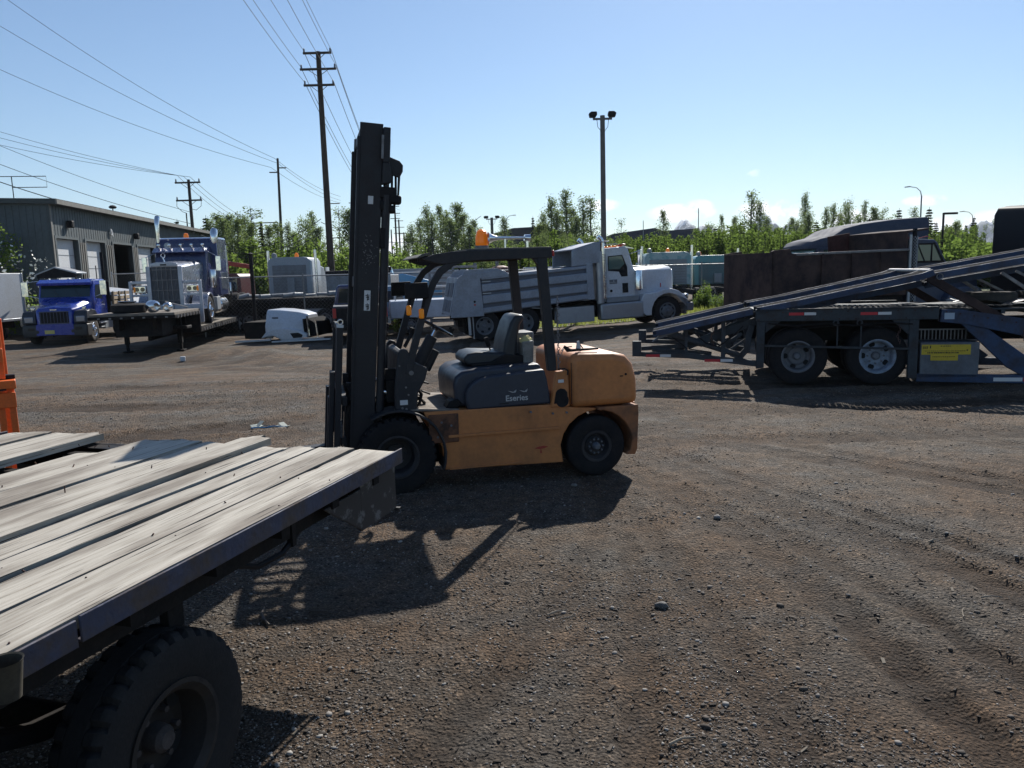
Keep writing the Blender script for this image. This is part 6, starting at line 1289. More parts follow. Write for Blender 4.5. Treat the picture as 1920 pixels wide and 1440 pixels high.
# ---------------------------------------------------------------- chain link fence
def fence(label, pts, h, zb):
    f = E('chain_link_fence', label, 'fence', (0, 0, 0), 0)
    for (x0, y0), (x1, y1) in zip(pts[:-1], pts[1:]):
        L_ = math.hypot(x1 - x0, y1 - y0); n_ = max(1, round(L_ / 2.6))
        B().cyl((x0, y0, zb + h), (x1, y1, zb + h), .025, n=8).out('top_rail', GALV, f)
        for k in range(n_ + 1):
            x, y = x0 + (x1 - x0) * k / n_, y0 + (y1 - y0) * k / n_
            B().cyl((x, y, zb - .1), (x, y, zb + h + .12), .032, n=8).out('fence_post', GALV, f)
        # woven wire as crossing strips
        d = Vector((x1 - x0, y1 - y0, 0)).normalized(); vs, fs = [], []; s_ = .16; t_ = .0022; k = -h
        while k < L_:
            for sg in (1, -1):
                a0, a1 = max(k, 0), min(k + h, L_)
                if a1 <= a0: continue
                z0_, z1_ = (a0 - k, a1 - k) if sg > 0 else (h - (a0 - k), h - (a1 - k))
                o_ = len(vs)
                for aa_, zz_ in ((a0, z0_), (a1, z1_)):
                    for dz_ in (-t_, t_): vs.append((x0 + d.x * aa_, y0 + d.y * aa_, zb + zz_ + dz_))
                    vs.append((x0 + d.x * aa_ - d.y * t_, y0 + d.y * aa_ + d.x * t_, zb + zz_))
                fs += [(o_, o_ + 1, o_ + 4, o_ + 3), (o_ + 1, o_ + 2, o_ + 5, o_ + 4), (o_ + 2, o_, o_ + 3, o_ + 5)]
            k += s_
        B().add(vs, fs).out('wire_mesh', GALV, f, kind='stuff')
    return f
fence('long chain link fence behind the white hood, pickup and dump truck bed', [(-12.6, 32.0), (-8.6, 32.6), (-3.5, 34.2), (3.5, 36.0)], 2.35, -.30)
fence('chain link fence behind the dump truck hood on the right', [(3.6, 36.1), (9.5, 38.5), (17, 43), (26, 47)], 2.1, -.02)
fence('chain link fence in front of the garage building', [(-19.6, 38.6), (-14.0, 37.6)], 2.75, GL)
wpost = E('dark_gate_post', 'thick dark gate post between the fence and the highway tractor', 'post', (-10.35, 31.5, GL), 0)
B().cyl((0, 0, 0), (0, 0, 3.3), .075, n=14).lathe([(.12, 0), (.12, .03), (0, .08)], (0, 0, 3.3), 'z', 14).out('post_shaft', BLK, wpost)
for k, (x, y, s_) in enumerate(((-6.9, 27.9, .45), (-6.55, 27.7, .4))):
    pass

# ---------------------------------------------------------------- orange rack at the left edge
orr = E('orange_rack', 'bright orange steel lattice rack at the left edge beyond the flatbed deck', 'rack', (-4.42, 6.34, 0), 33)
b_ = []
for x in (-.62, -.25, .04, .125, .205): B().box(x, x + .05, -.02, .04, .02, 1.14).out('lower_upright', ORANGE2, orr, .006)
for z in (.10, .52, .98): B().box(-1.0, .26, -.05, -.022, z, z + .13).out('lower_rail', ORANGE2, orr, .006)
for x in (-.64, -.27, .0, .08, .155): B().box(x, x + .048, -.0, .05, 1.22, 1.73).out('upper_upright', ORANGE2, orr, .006)
for z in (1.36, 1.62): B().box(-1.0, .205, -.035, -.002, z, z + .12).out('upper_rail', ORANGE2, orr, .006)
B().box(-1.0, .27, -.08, .12, 1.14, 1.215).out('middle_shelf', ORANGE2, orr, .008); B().box(.10, .27, .02, .12, 1.217, 1.25).box(-.3, .2, -.11, -.1, 1.135, 1.15).out('shelf_shade_strip', BLK, orr)  # black strips painted as the shade along the shelf
for x in (-.9, .12): B().box(x, x + .1, .75, .85, .0, 1.7).out('rear_upright', ORANGE2, orr, .006)
B().box(-.9, .2, .76, .84, 1.6, 1.7).box(.13, .2, .0, .8, 1.62, 1.7).box(.13, .2, .0, .8, .1, .2).out('side_rail', ORANGE2, orr, .006)

# ---------------------------------------------------------------- small things on the ground
def rock(label, x, y, s, m_, seed, cat='rock', name='rock', flat=.5):
    r_ = random.Random(seed); bm = bmesh.new(); bmesh.ops.create_icosphere(bm, subdivisions=3, radius=1)
    for v in bm.verts:
        n_ = v.co.normalized(); k = 1 + .12 * math.sin(n_.x * 3 + seed) + .1 * math.sin(n_.y * 4 + seed * 2) + .05 * math.sin(n_.z * 7 + n_.x * 5)
        v.co = Vector((n_.x * k * s, n_.y * k * s * .7, n_.z * k * s * flat))
    me = bpy.data.meshes.new(name); bm.to_mesh(me); bm.free(); me.polygons.foreach_set('use_smooth', [True] * len(me.polygons))
    o = link(name, me, m_); o.location = (x, y, gz(x, y) + s * flat * .6); o.rotation_euler = (0, 0, seed); return tag(o, label, cat)
STONED = mat('grey_stone', (.12, .115, .11), .8, dirt=.5, dcol=(.07, .06, .05), sc=30, bump=.2)
STONE = mat('pale_stone', (.2, .19, .18), .8, dirt=.5, dcol=(.15, .14, .12), sc=30, bump=.2)
rock('smooth grey stone, the largest lying alone on the gravel right of centre', .85, 4.37, .041, STONED, 3)
rock('fist sized grey stone at the lower right', 2.35, 2.98, .022, STONE, 5)
rock('flat grey stone near the forklift shadow tip', 1.62, 6.0, .035, STONE, 8)
rock('small dark clod of earth lower right', 2.3, 3.15, .02, mat('dark_clod', (.045, .035, .028), .95, bump=.3, sc=20), 6, 'clod', 'dirt_clod', .8)
rock('small pale stone under the forklift body', .55, 7.0, .03, STONE, 12)
TWIG = mat('dry_twig', (.26, .22, .17), .85, dirt=.4, sc=20)
TWIGD = mat('dark_twig', (.07, .055, .045), .85)
def twig(label, x, y, l, a_, m_=TWIG, r=.005, fork=0):
    z = gz(x, y) + .012; b = B(); d = Vector((math.cos(R_(a_)), math.sin(R_(a_)), 0)); s_ = Vector((-d.y, d.x, 0)); p = Vector((x, y, z))
    b.tube([p, p + d * l * .5 + s_ * l * .06 + Vector((0, 0, .006)), p + d * l], [r, r * .9, r * .5], 6)
    if fork: b.tube([p + d * l * .4, p + d * l * .7 + s_ * l * .3 + Vector((0, 0, .01))], [r * .7, r * .4], 5).tube([p + d * l * .3, p + d * l * .6 - s_ * l * .25 + Vector((0, 0, .02))], [r * .6, r * .3], 5)
    o = b.out('twig', m_); return tag(o, label, 'twig')
from_px = [('pale twig in front of the forklift shadow, left of the round stone', .17, 4.32, .14, 25, TWIG, .006, 0), ('thin forked twig right beside the other one below the shadow', .24, 4.25, .14, 10, TWIG, .004, 1),
           ('straight stick lying near the bottom centre', .62, 3.0, .13, 20, TWIG, .006, 0), ('stick lying by itself at the right', 2.75, 4.35, .12, -5, TWIG, .005, 0), ('forked dry grass twig at the right', 2.5, 4.1, .13, 60, TWIG, .003, 1),
           ('pale chip of wood at far right', 2.95, 5.3, .10, 25, TWIG, .006, 0), ('dark stick in the forklift shadow', -1.45, 4.25, .16, 120, TWIGD, .008, 0), ('second dark stick leaning on the first in the shadow', -1.5, 4.3, .2, 105, TWIGD, .008, 0), ('long thin dark stick at the lower edge of the shadow', -1.25, 4.42, .2, -20, TWIGD, .005, 0),
           ('curved dry grass stem at the bottom centre left', -.1, 2.6, .12, 110, TWIG, .003, 0), ('small twig near the flatbed tyre shadow', -.42, 2.75, .1, 70, TWIGD, .003, 0)]
for a_ in from_px: twig(*a_)
lt = E('litter_heap', 'crumpled pale litter with a blue strap beyond the flatbed deck', 'litter', (-3.38, 10.4, gz(-3.38, 10.4)), 0)
rl = random.Random(8); b = B()
for k in range(9):
    x, y = rl.uniform(-.2, .3), rl.uniform(-.15, .15); b.beam((x, y, .01), (x + rl.uniform(-.15, .15), y + rl.uniform(-.1, .1), rl.uniform(.02, .09)), rl.uniform(.04, .1), .006)
b.out('paper_scraps', mat('pale_green_scrap', (.35, .38, .34), .8), lt)
B().tube([(-.2, .0, .01), (-.1, -.06, .03), (.0, .02, .01), (.12, -.05, .04), (.3, .02, .01)], .01).out('blue_strap', LBLUE, lt)

# ---------------------------------------------------------------- poles and wires
def upole(name, label, x, y, z0, z1, arms, r=.16, lean=0., yaw=0., group=None, mt=POLE, ins=True):
    e = E(name, label, 'utility pole', (x, y, z0), yaw, group); e.rotation_euler = (0, R_(-lean), R_(yaw)); h = z1 - z0
    B().cyl((0, 0, -.3), (0, 0, h), r, r * .62, 14).out('pole_shaft', mt, e)
    for zz, l, off in arms:
        q = B().box(off - l / 2, off + l / 2, -r - .10, -r + .02, h - zz - .06, h - zz + .06).out('crossarm', mt, e)
        if ins:
            b = B().beam((off - l * .28, -r - .04, h - zz - .03), (0, -r - .04, h - zz - .45), .03, .03).beam((off + l * .28, -r - .04, h - zz - .03), (0, -r - .04, h - zz - .45), .03, .03); b.out('arm_brace', mt, e)
            b = B()
            for k in ((-.46, .46) if l < 2.3 else (-.47, -.2, .22, .47)): b.lathe([(.0, .0), (.05, .0), (.06, .08), (.045, .16), (.055, .2), (0, .26)], (off + l * k, -r - .04, h - zz + .05), 'z', 10)
            b.out('insulator', GREYD, e)
    return e
P1 = upole('utility_pole', 'tall dark utility pole with three crossarms, the nearest one left of the mast', -11.45, 50.5, -.4, 15.8, [(.15, 1.75, 0), (1.1, 2.25, 0), (2.05, 1.9, 0)], .24, 0)
P2 = upole('utility_pole', 'slender tall utility pole with short offset arms, between the garage and the tallest pole', -26.6, 92, -.4, 15.6, [(1.6, 1.0, -.45), (1.1, 1.0, .5)], .2, -1.2, ins=False)
P3 = upole('utility_pole', 'utility pole with two crossarms rising behind the garage roof', -24.75, 62, -.4, 9.75, [(.25, 1.95, 0), (1.6, 2.0, 0)], .17, 0)
B().tube([(-.35, -.1, 7.6), (-.35, -.1, 5.2)], .05).tube([(-.95, -.2, 8.6), (-1.0, -.2, 8.1), (-.6, -.2, 7.7), (-.35, -.1, 7.6)], .02).tube([(.95, -.2, 8.6), (.9, -.2, 8.1), (.5, -.2, 7.8), (.1, -.1, 7.9)], .02).out('drop_cable', BLK, P3)
for k, (x, y, z, arms, r, lb_) in enumerate(((-20.3, 143, 14.4, [(.25, 1.7, 0), (1.5, 1.9, 0), (2.4, 1.7, 0)], .22, 'distant pole with three wide crossarms right behind the mast'), (-24.1, 175, 14.0, [(.3, 2., 0), (1.7, 2.4, 0), (3., 2.2, 0)], .25, 'more distant pole with three crossarms, second right of the mast'),
        (-28.9, 219, 13.5, [(.4, 3, 0), (1.8, 3, 0)], .28, 'far small pole with crossarms, third right of the mast'), (-24.1, 163, 11.2, [], .2, 'bare thin distant pole beside the three-armed one'),
        (-25.26, 112.8, 13.4, [(1.2, 1.6, .7), (6, 2, .7), (7.5, 2, .7)], .2, 'pole half hidden just behind the tallest utility pole'), (-25.0, 128, 15.1, [(1.5, 1.6, .3), (3.2, 1.4, -.4)], .22, 'slender pole standing just left of the mast'), (-31.2, 100, 9.1, [(.2, 4.2, 0), (1.6, 3.0, 0)], .25, 'low pole with wide crossarm in front of the trees left of centre'))):
    upole('utility_pole', lb_, x, y, -.4, z, arms, r, ins=False, mt=POLE)
def lamp_pole(label, x, y, z0, z1, r, kind, mt=POLEG):
    e = E('light_pole', label, 'light pole', (x, y, z0), 0); h = z1 - z0
    B().cyl((0, 0, -.2), (0, 0, h), r, r * .8, 14).out('pole_shaft', mt, e)
    if kind == 'flood':
        s_ = 1; B().box(-.42, .42, -.05, .05, h - .18, h - .10).out('bracket_bar', GREYD, e)
        for sg in (-1, 1):
            b = B().prism([(-.16, -.1), (-.20, .06), (-.1, .13), (.14, .13), (.16, .0), (.1, -.1)], -.16, .16)
            b.v = [(sg * -x_ + sg * .40, y_, z_ + h + .03) for x_, y_, z_ in b.v]; b.out('floodlight', BLK, e, .02)
            B().tube([(sg * .06, -.1, h - .7), (sg * .22, -.1, h - .5), (sg * .26, -.08, h - .15)], .012).out('lamp_cable', BLK, e)
    if kind == 'curve':
        B().tube([(0, 0, h - .1), (-.15, 0, h + .5), (-.6, 0, h + .9), (-1.4, 0, h + 1.05)], [.06, .05, .04, .04], 8).prism([(-1.9, h + .95), (-1.95, h + 1.05), (-1.4, h + 1.12), (-1.3, h + 1.0)], -.12, .12).out('lamp_arm', GALV, e)
    if kind == 'box': B().box(.0, .95, -.15, .15, h - .12, h + .02).out('lamp_head', BLK, e, .02)
    if kind == 'curveR': B().tube([(0, 0, h - .1), (.15, 0, h + .4), (.5, 0, h + .7), (1.1, 0, h + .8)], [.06, .05, .04, .04], 8).box(1.0, 1.5, -.1, .1, h + .75, h + .85).out('lamp_arm', GALV, e)
    return e
lamp_pole('weathered wooden light pole with twin floodlights behind the dump truck cab', 4.3, 35.3, -.05, 8.65, .13, 'flood')
b0 = lamp_pole('distant pole with twin floodlights above the forklift beacon', -1.45, 73, -.3, 6.95, .13, 'flood'); b0.scale = (1.25, 1, 1)
lamp_pole('thin curved street lamp far behind the forklift roof', -.2, 120, -.3, 9.6, .09, 'curveR', GALV)
lamp_pole('tall curved street lamp rising behind the rusty truck exhaust', 47.2, 90, -.3, 9.2, .10, 'curve', GALV)
lamp_pole('black square-headed parking lot lamp right of the rusty truck', 31.0, 56, -.3, 5.25, .09, 'box', BLK)
lamp_pole('small curved street lamp at the far right by a spruce', 67.4, 114, -.3, 7.7, .10, 'curve', GALV)
lamp_pole('thin bare mast in front of the snowy mountain', 25.2, 104, -.3, 9.5, .07, '', GALV)
lamp_pole('leaning thin rod above the dark warehouse roof', 15.5, 90, -.3, 7.3, .05, '', GALV)
def wire(label, p, q, sag, r=.02, group=None, n=24):
    p, q = Vector(p), Vector(q)
    pts = [p.lerp(q, i / n) - Vector((0, 0, sag * 4 * (i / n) * (1 - i / n))) for i in range(n + 1)]
    o = B().tube(pts, r, 4).out('power_wire', WIREM); return tag(o, label, 'wire', group)
# tall line: wires come from behind the camera over P1 and on to the far poles
for dx, z in ((-.86, 16.4), (.86, 16.4), (-1.1, 15.45), (1.1, 15.45), (-.9, 14.5), (.9, 14.5)):
    wire('overhead power wire strung from the tallest utility pole towards the viewer', (-11.45 + dx, 50.3, z - .55), (-5.5 + dx, -8, z + .5), 1.0, .013, 'wires above the tallest utility pole')
    wire('overhead power wire running from the tallest utility pole to the distant poles', (-11.45 + dx, 50.3, z - .55), (-20.3 + dx * .9, 142.8, z - 2.0), 2.2, .02, 'wires beyond the tallest utility pole')
W0 = lambda *a: wire(*a)
for dx, z, x2, z2 in ((-.5, 14.6, -66, 34.), (.4, 15.0, -61, 38.), (0, 15.6, -57, 40.)):
    wire('long thin transmission wire sweeping down from the upper left to the slender pole', (-26.6 + dx, 92, z), (x2, 62, z2), 2.6, .022, 'transmission wires at upper left')
    wire('transmission wire continuing right from the slender pole', (-26.6 + dx, 92, z), (-26.2, 125, z - 1.2), .6, .022, 'transmission wires past the slender pole')
for k, (z2, z1_) in enumerate(((20.0, 10.1), (18.8, 10.0), (17.4, 9.95))):
    wire('thin wire from the left sky to the pole behind the garage', (-25.6 + .5 * k, 62, z1_), (-52, 48, z2), 1.2, .016, 'wires left of the garage pole')
    wire('thin wire from the garage pole down to the low pole', (-25.6 + .5 * k, 62, z1_), (-31.5 + k, 98, 8.3), .8, .016, 'wires right of the garage pole')
wire('heavier dark cable dropping across the garage roof from the left edge', (-38, 42, 12.4), (-22.4, 55, 5.4), .9, .035)
wire('second cable dropping to the garage pole from the left edge, the lower thin one', (-40, 46, 14.), (-24.9, 62, 6.4), .8, .02)
wire('upper thin cable dropping to the garage pole from the left edge', (-42, 48, 16.2), (-24.9, 62, 7.3), .8, .02)
for k, (za, zb) in enumerate(((5.6, 6.0), (5.2, 5.5), (4.9, 5.2))):
    wire('slack service cable hanging from the garage roof to the tallest utility pole', (-24.3, 62, za), (-11.8, 50, zb - .4), 1.4, .022, 'slack service cables')
wire('slack cable from the tallest utility pole past the mast', (-11.8, 50, 5.4), (-2, 60, 6.2), 1.6, .022)
# ================================================================ VEGETATION
def leafmat(name, c0, c1, tr=.5, tcol=(.25, .4, .05)):
    m = bpy.data.materials.new(name); m.use_nodes = True; t = m.node_tree; t.nodes.clear(); Lk = t.links.new
    out = N('ShaderNodeOutputMaterial', t.nodes); co = N('ShaderNodeTexCoord', t.nodes); oi = N('ShaderNodeObjectInfo', t.nodes); ge = N('ShaderNodeNewGeometry', t.nodes)
    n = N('ShaderNodeTexNoise', t.nodes); n.inputs['Scale'].default_value = .9; n.inputs['Detail'].default_value = 3; Lk(co.outputs['Object'], n.inputs['Vector'])
    ad = N('ShaderNodeMath', t.nodes, operation='MULTIPLY_ADD'); ad.inputs[1].default_value = .5; Lk(ge.outputs['Random Per Island'], ad.inputs[0]); Lk(n.outputs['Fac'], ad.inputs[2])
    ad2 = N('ShaderNodeMath', t.nodes, operation='MULTIPLY_ADD'); ad2.inputs[1].default_value = .35; Lk(oi.outputs['Random'], ad2.inputs[0]); Lk(ad.outputs[0], ad2.inputs[2])
    r = N('ShaderNodeValToRGB', t.nodes); r.color_ramp.elements[0].position = .45; r.color_ramp.elements[1].position = 1.15
    r.color_ramp.elements[0].color = (*c0, 1); r.color_ramp.elements[1].color = (*c1, 1); Lk(ad2.outputs[0], r.inputs[0])
    d = N('ShaderNodeBsdfDiffuse', t.nodes); Lk(r.outputs[0], d.inputs[0]); tl = N('ShaderNodeBsdfTranslucent', t.nodes)
    hs = N('ShaderNodeMix', t.nodes, data_type='RGBA', blend_type='MIX'); hs.inputs['Factor'].default_value = .55; hs.inputs['B'].default_value = (*tcol, 1); Lk(r.outputs[0], hs.inputs['A']); Lk(hs.outputs['Result'], tl.inputs[0])
    mx = N('ShaderNodeMixShader', t.nodes); mx.inputs[0].default_value = tr; Lk(d.outputs[0], mx.inputs[1]); Lk(tl.outputs[0], mx.inputs[2]); Lk(mx.outputs[0], out.inputs[0]); return m
LEAF = leafmat('birch_leaves', (.05, .075, .034), (.135, .17, .07), .55, (.23, .31, .10))
LEAFB = leafmat('alder_leaves', (.042, .072, .02), (.13, .18, .045), .55, (.22, .33, .06))
LEAFD = leafmat('spruce_needles', (.012, .022, .012), (.03, .045, .018), .12, (.05, .08, .02))
GRASSM = leafmat('grass_blades', (.09, .12, .03), (.22, .24, .07), .5, (.35, .4, .08))
FLW = mat('white_blossom', (.7, .7, .62), .6)
BARK = mat('pale_bark', (.16, .15, .13), .9, dirt=.5, dcol=(.05, .045, .04), sc=3)
BARKD = mat('dark_bark', (.05, .04, .033), .9)
def leaves(pts, s, seed, flat=0., asp=1.):
    r = np.random.default_rng(seed); n = len(pts)
    a = r.normal(size=(n, 3)); a /= np.linalg.norm(a, axis=1)[:, None]; b = r.normal(size=(n, 3)); b -= a * (a * b).sum(1)[:, None]; b /= np.linalg.norm(b, axis=1)[:, None]
    if flat: a[:, 2] *= 1 - flat; b[:, 2] *= 1 - flat
    sz = s * r.uniform(.6, 1.4, (n, 1)); P4 = np.stack([pts - a * sz * asp, pts - b * sz * .6, pts + a * sz * asp, pts + b * sz * .6], 1).reshape(-1, 3)
    return P4, np.arange(4 * n).reshape(n, 4)
def crown(kind, seed, H=1.):
    """unit-height crowns: returns crown mesh, trunk mesh"""
    r = np.random.default_rng(seed); pts = []; tb = B()
    if kind in ('poplar', 'poplar_thin', 'round'):
        nb = {'poplar': 64, 'poplar_thin': 40, 'round': 46}[kind]; per = {'poplar': 78, 'poplar_thin': 60, 'round': 125}[kind]
        tb.tube([(0, 0, 0), (.01, .005, .35), (-.005, .0, .7), (.0, .0, .97)], [.014, .011, .007, .002], 6)
        for i in range(nb):
            h = .08 + .90 * ((i + r.uniform(0, 1)) / nb) ** .9
            if kind == 'round': R = .30 * math.sqrt(max(.02, 1 - ((h - .55) / .47) ** 2))
            else: R = {'poplar': .21, 'poplar_thin': .16}[kind] * (min(1, (h + .05) / .25)) * (1.02 - h) ** .75 * 1.4 * r.uniform(.7, 1.15)
            a = r.uniform(0, 6.28); rad = R * r.uniform(.35, 1.1); c = np.array([rad * math.cos(a), rad * math.sin(a), h])
            base = np.array([0, 0, max(.08, h - rad * 1.3)])
            tb.tube([tuple(base), tuple((base + c) / 2 + np.array([0, 0, -.01])), tuple(c)], [.004, .003, .001], 4)
            sp = np.array([.035, .035, .038]) * (1.5 if kind == 'round' else 1.0) * (1.1 - .5 * h)
            m = int(per * r.uniform(.5, 1.3)); q = r.normal(size=(m, 3)) * sp + c - (c - base) * r.uniform(0, .5, (m, 1)); pts.append(q)
        s = .0082 if kind != 'round' else .0112
        V_, F_ = leaves(np.concatenate(pts), s, seed)
    elif kind == 'spruce':
        tb.tube([(0, 0, 0), (0, 0, .99)], [.014, .002], 6); n = 26
        for i in range(n):
            h = .10 + .88 * i / n; R = .20 * (1.03 - h) ** .9
            for k in range(9):
                a = r.uniform(0, 6.28); L_ = R * r.uniform(.7, 1.15); t = r.uniform(0.08, 1, (26, 1)); d = np.array([math.cos(a), math.sin(a), -.28])
                q = np.array([0, 0, h]) + d * L_ * t + r.normal(size=(26, 3)) * np.array([.006, .006, .004]); q[:, 2] += .10 * L_ * (t[:, 0] ** 2); pts.append(q)
        V_, F_ = leaves(np.concatenate(pts), .011, seed, .3)
    elif kind == 'shrub':
        for i in range(34):
            a = r.uniform(0, 6.28); rad = .42 * math.sqrt(r.uniform(0, 1)); h = r.uniform(.35, 1.0) * (1 - .5 * (rad / .42) ** 2); x, y = rad * math.cos(a), rad * math.sin(a)
            tb.tube([(x * .3, y * .3, 0), (x * .8, y * .8, h * .5), (x, y, h)], [.01, .006, .002], 4)
            m = 90; t = r.uniform(.15, 1.02, (m, 1)); q = np.array([x, y, h]) * np.array([1, 1, 1]) * t; q += r.normal(size=(m, 3)) * np.array([.06, .06, .045]); q[:, 2] = abs(q[:, 2]); pts.append(q)
        V_, F_ = leaves(np.concatenate(pts), .032, seed)
    elif kind == 'alder':     # upright stems, feathery
        for i in range(9):
            a = r.uniform(0, 6.28); rad = .16 * math.sqrt(r.uniform(0, 1)); h = r.uniform(.65, 1.0); x, y = rad * math.cos(a), rad * math.sin(a)
            tb.tube([(x * .4, y * .4, 0), (x, y, h * .6), (x * 1.15, y * 1.15, h)], [.009, .006, .002], 4)
            m = 330; t = r.uniform(.08, 1.0, (m, 1)); q = np.array([x, y, h]) * t; w_ = .075 * (1.12 - t); q += r.normal(size=(m, 3)) * np.concatenate([w_, w_, w_ * .6], 1); q[:, 2] = abs(q[:, 2]); pts.append(q)
        V_, F_ = leaves(np.concatenate(pts), .0145, seed)
    elif kind == 'bare':
        tb.tube([(0, 0, 0), (.01, 0, .5), (0, 0, 1)], [.01, .006, .001], 5)
        for i in range(40):
            h = r.uniform(.35, .95); a = r.uniform(0, 6.28); L_ = .16 * (1.15 - h); c = np.array([L_ * math.cos(a), L_ * math.sin(a), h + L_ * .9])
            tb.tube([(0, 0, h), tuple(c)], [.003, .0008], 4); q = r.normal(size=(7, 3)) * .02 + c; pts.append(q)
        V_, F_ = leaves(np.concatenate(pts), .010, seed)
    return np_mesh(kind + '_crown', V_, F_, None, False), tb.mesh(kind + '_trunk')
CR = {}
def variants(kind, n, m, bark):
    for i in range(n):
        c, t = crown(kind, 100 + i * 7 + len(kind)); c.materials.append(m); t.materials.append(bark); CR.setdefault(kind, []).append((c, t))
variants('poplar', 4, LEAF, BARK); variants('poplar_thin', 2, LEAF, BARK); variants('round', 3, LEAF, BARK); variants('spruce', 2, LEAFD, BARKD)
variants('shrub', 3, LEAFB, BARKD); variants('alder', 4, LEAFB, BARKD); variants('bare', 1, LEAF, BARK)
rt_ = random.Random(21)
def tree(kind, x, y, h, label, cat='tree', group=None, wid=1., z=None, v=None, name=None, crown_mat=None):
    c, t = CR[kind][rt_.randrange(len(CR[kind])) if v is None else v]
    e = E(name or {'spruce': 'spruce_tree', 'shrub': 'shrub', 'alder': 'alder_bush', 'bare': 'bare_tree'}.get(kind, 'birch_tree'), label, cat, (x, y, (base_h(np.array(x * 1.), np.array(y * 1.)) if z is None else z) - .1), rt_.uniform(0, 360), group)
    e.scale = (h * wid, h * wid, h)
    a = bpy.data.objects.new('trunk', t); COL.objects.link(a); a.parent = e
    b = bpy.data.objects.new('crown', c); COL.objects.link(b); b.parent = e
    if crown_mat: b.material_slots[0].link = 'OBJECT'; b.material_slots[0].material = crown_mat
    return e
# (picture column, height of the top above the eye line in pixels at 1450 px focal length, distance) turned into metres here once
def at(px, D): 
    u = (px - 960) / 1450 * 1.0; return u * D, D
def hz(px): return 720 - 1450 * math.tan(PITCH) - (px - 960) * math.tan(ROLL) 
def T(kind, px, top, D, label, **k):
    x, y = at(px, D); u = (px - 960) * cr - (top - 720) * sr; x = u / 1450 * D; h = (hz(px) - top) / 1450 * D * 1.0 + 2.3
    return tree(kind, x, D, h, label, **k)
named = [
 ('poplar', 803, 388, 88, 'tall birch, left of the dense clump behind the forklift mast', 1.), ('poplar', 826, 386, 92, 'slim birch second from the left in the clump behind the forklift guard', .8), ('poplar', 857, 382, 88, 'tallest birch of the clump behind the forklift guard', 1.25),
 ('poplar', 888, 412, 84, 'shorter birch at the right side of the clump above the guard roof', .95), ('poplar', 775, 422, 80, 'small birch at the left foot of the clump behind the mast', 1.1),
 ('poplar', 1031, 378, 92, 'broad tall birch left of the pair beside the light pole', 1.15), ('poplar', 1058, 366, 95, 'tallest birch of the pair beside the light pole', 1.2), ('poplar_thin', 1090, 376, 92, 'thin see-through birch just left of the light pole', 1.3), ('poplar_thin', 1104, 374, 92, 'thin birch touching the light pole', 1.3),
 ('bare', 1161, 414, 110, 'tiny airy tree just right of the light pole', 1.3), ('poplar', 1237, 400, 90, 'lone dark narrow tree above the dark warehouse roof', .8),
 ('round', 1326, 424, 100, 'small round tree under the bright cloud', .7), ('poplar', 1345, 408, 105, 'little pointed tree right of the small round one', .6), ('poplar', 1370, 410, 100, 'small pointed tree left of the tallest airy birch', .8),
 ('poplar_thin', 1399, 365, 92, 'tallest airy birch on the right, beside the blue mountain', 1.25), ('poplar', 1415, 386, 90, 'dense birch leaning against the tallest airy birch', 1.0),
 ('poplar', 1475, 412, 95, 'short birch right of the blue mountain', .8), ('poplar', 1498, 371, 85, 'tall shaggy birch with narrow top right of the blue mountain', .85), ('poplar', 1506, 405, 80, 'wide birch at the foot of the shaggy one', 1.2),
 ('poplar', 1538, 396, 88, 'birch left half of a pair above the sleeper roof', .9), ('poplar', 1551, 390, 90, 'birch right half of a pair above the sleeper roof', .9), ('round', 1580, 381, 84, 'dark dense rounded tree above the sleeper roof', .62),
 ('poplar', 1608, 385, 95, 'narrow dark tree right of the dense rounded one', .75), ('poplar', 1625, 394, 92, 'birch in the row right of the dense rounded tree', 1.0), ('round', 1642, 396, 92, 'wide rounded birch ending the row above the truck roof', .8),
 ('spruce', 1672, 395, 84, 'small spruce above the end of the sleeper roof', .9), ('poplar_thin', 1699, 394, 86, 'airy small birch between the two spruces', 1.2), ('spruce', 1727, 394, 74, 'dark spruce beside the tall street lamp', 1.1), ('spruce', 1742, 420, 78, 'short spruce right of the dark spruce', .9),
 ('spruce', 1811, 410, 92, 'spruce at the far right in front of the small street lamp', 1.0), ('spruce', 1797, 424, 96, 'shorter spruce left of the far right one', .9), ('poplar', 1779, 420, 72, 'bushy young birch right of the square-headed lamp', 1.2),
 ('poplar', 945, 410, 120, 'small tree poking above the dark ridge roof', 1.1), ('spruce', 998, 408, 118, 'thin spruce tip above the dark ridge roof', .6),
 ('bare', 1852, 412, 70, 'bare twiggy young tree near the black sleeper cab', .7), ('bare', 1868, 418, 70, 'second bare twiggy tree touching the black sleeper cab', .7), ('bare', 1835, 424, 72, 'short bare twiggy tree, leftmost of three near the black cab', .7),
 ('bare', 456, 398, 88, 'wispy bare treetop above the dense trees left of the slender pole', 1.6), ('bare', 480, 388, 92, 'tallest wispy bare tree left of the slender pole', 1.8),
 ('spruce', 398, 403, 84, 'dark spruce at the left end of the treeline behind the garage', 1.0), ('spruce', 345, 410, 100, 'spruce tip just over the garage roof', .9),
 ('poplar', 660, 392, 80, 'tall birch half hidden by the left edge of the mast', 1.4), ('spruce', 497, 420, 80, 'dark spruce by the low crossarm pole', .8), ('poplar', 548, 418, 84, 'pointed birch right of the slender pole', .9), ('round', 580, 408, 88, 'airy rounded tree left of the tallest utility pole', .8), ('poplar', 592, 400, 92, 'tall birch just left of the tallest utility pole', .9), ('bare', 642, 388, 100, 'pale bare tree between the tallest pole and the mast', 1.4)]
for k_, px, top, D, lab, wd_ in named: T(k_, px, top, D, lab, wid=wd_)
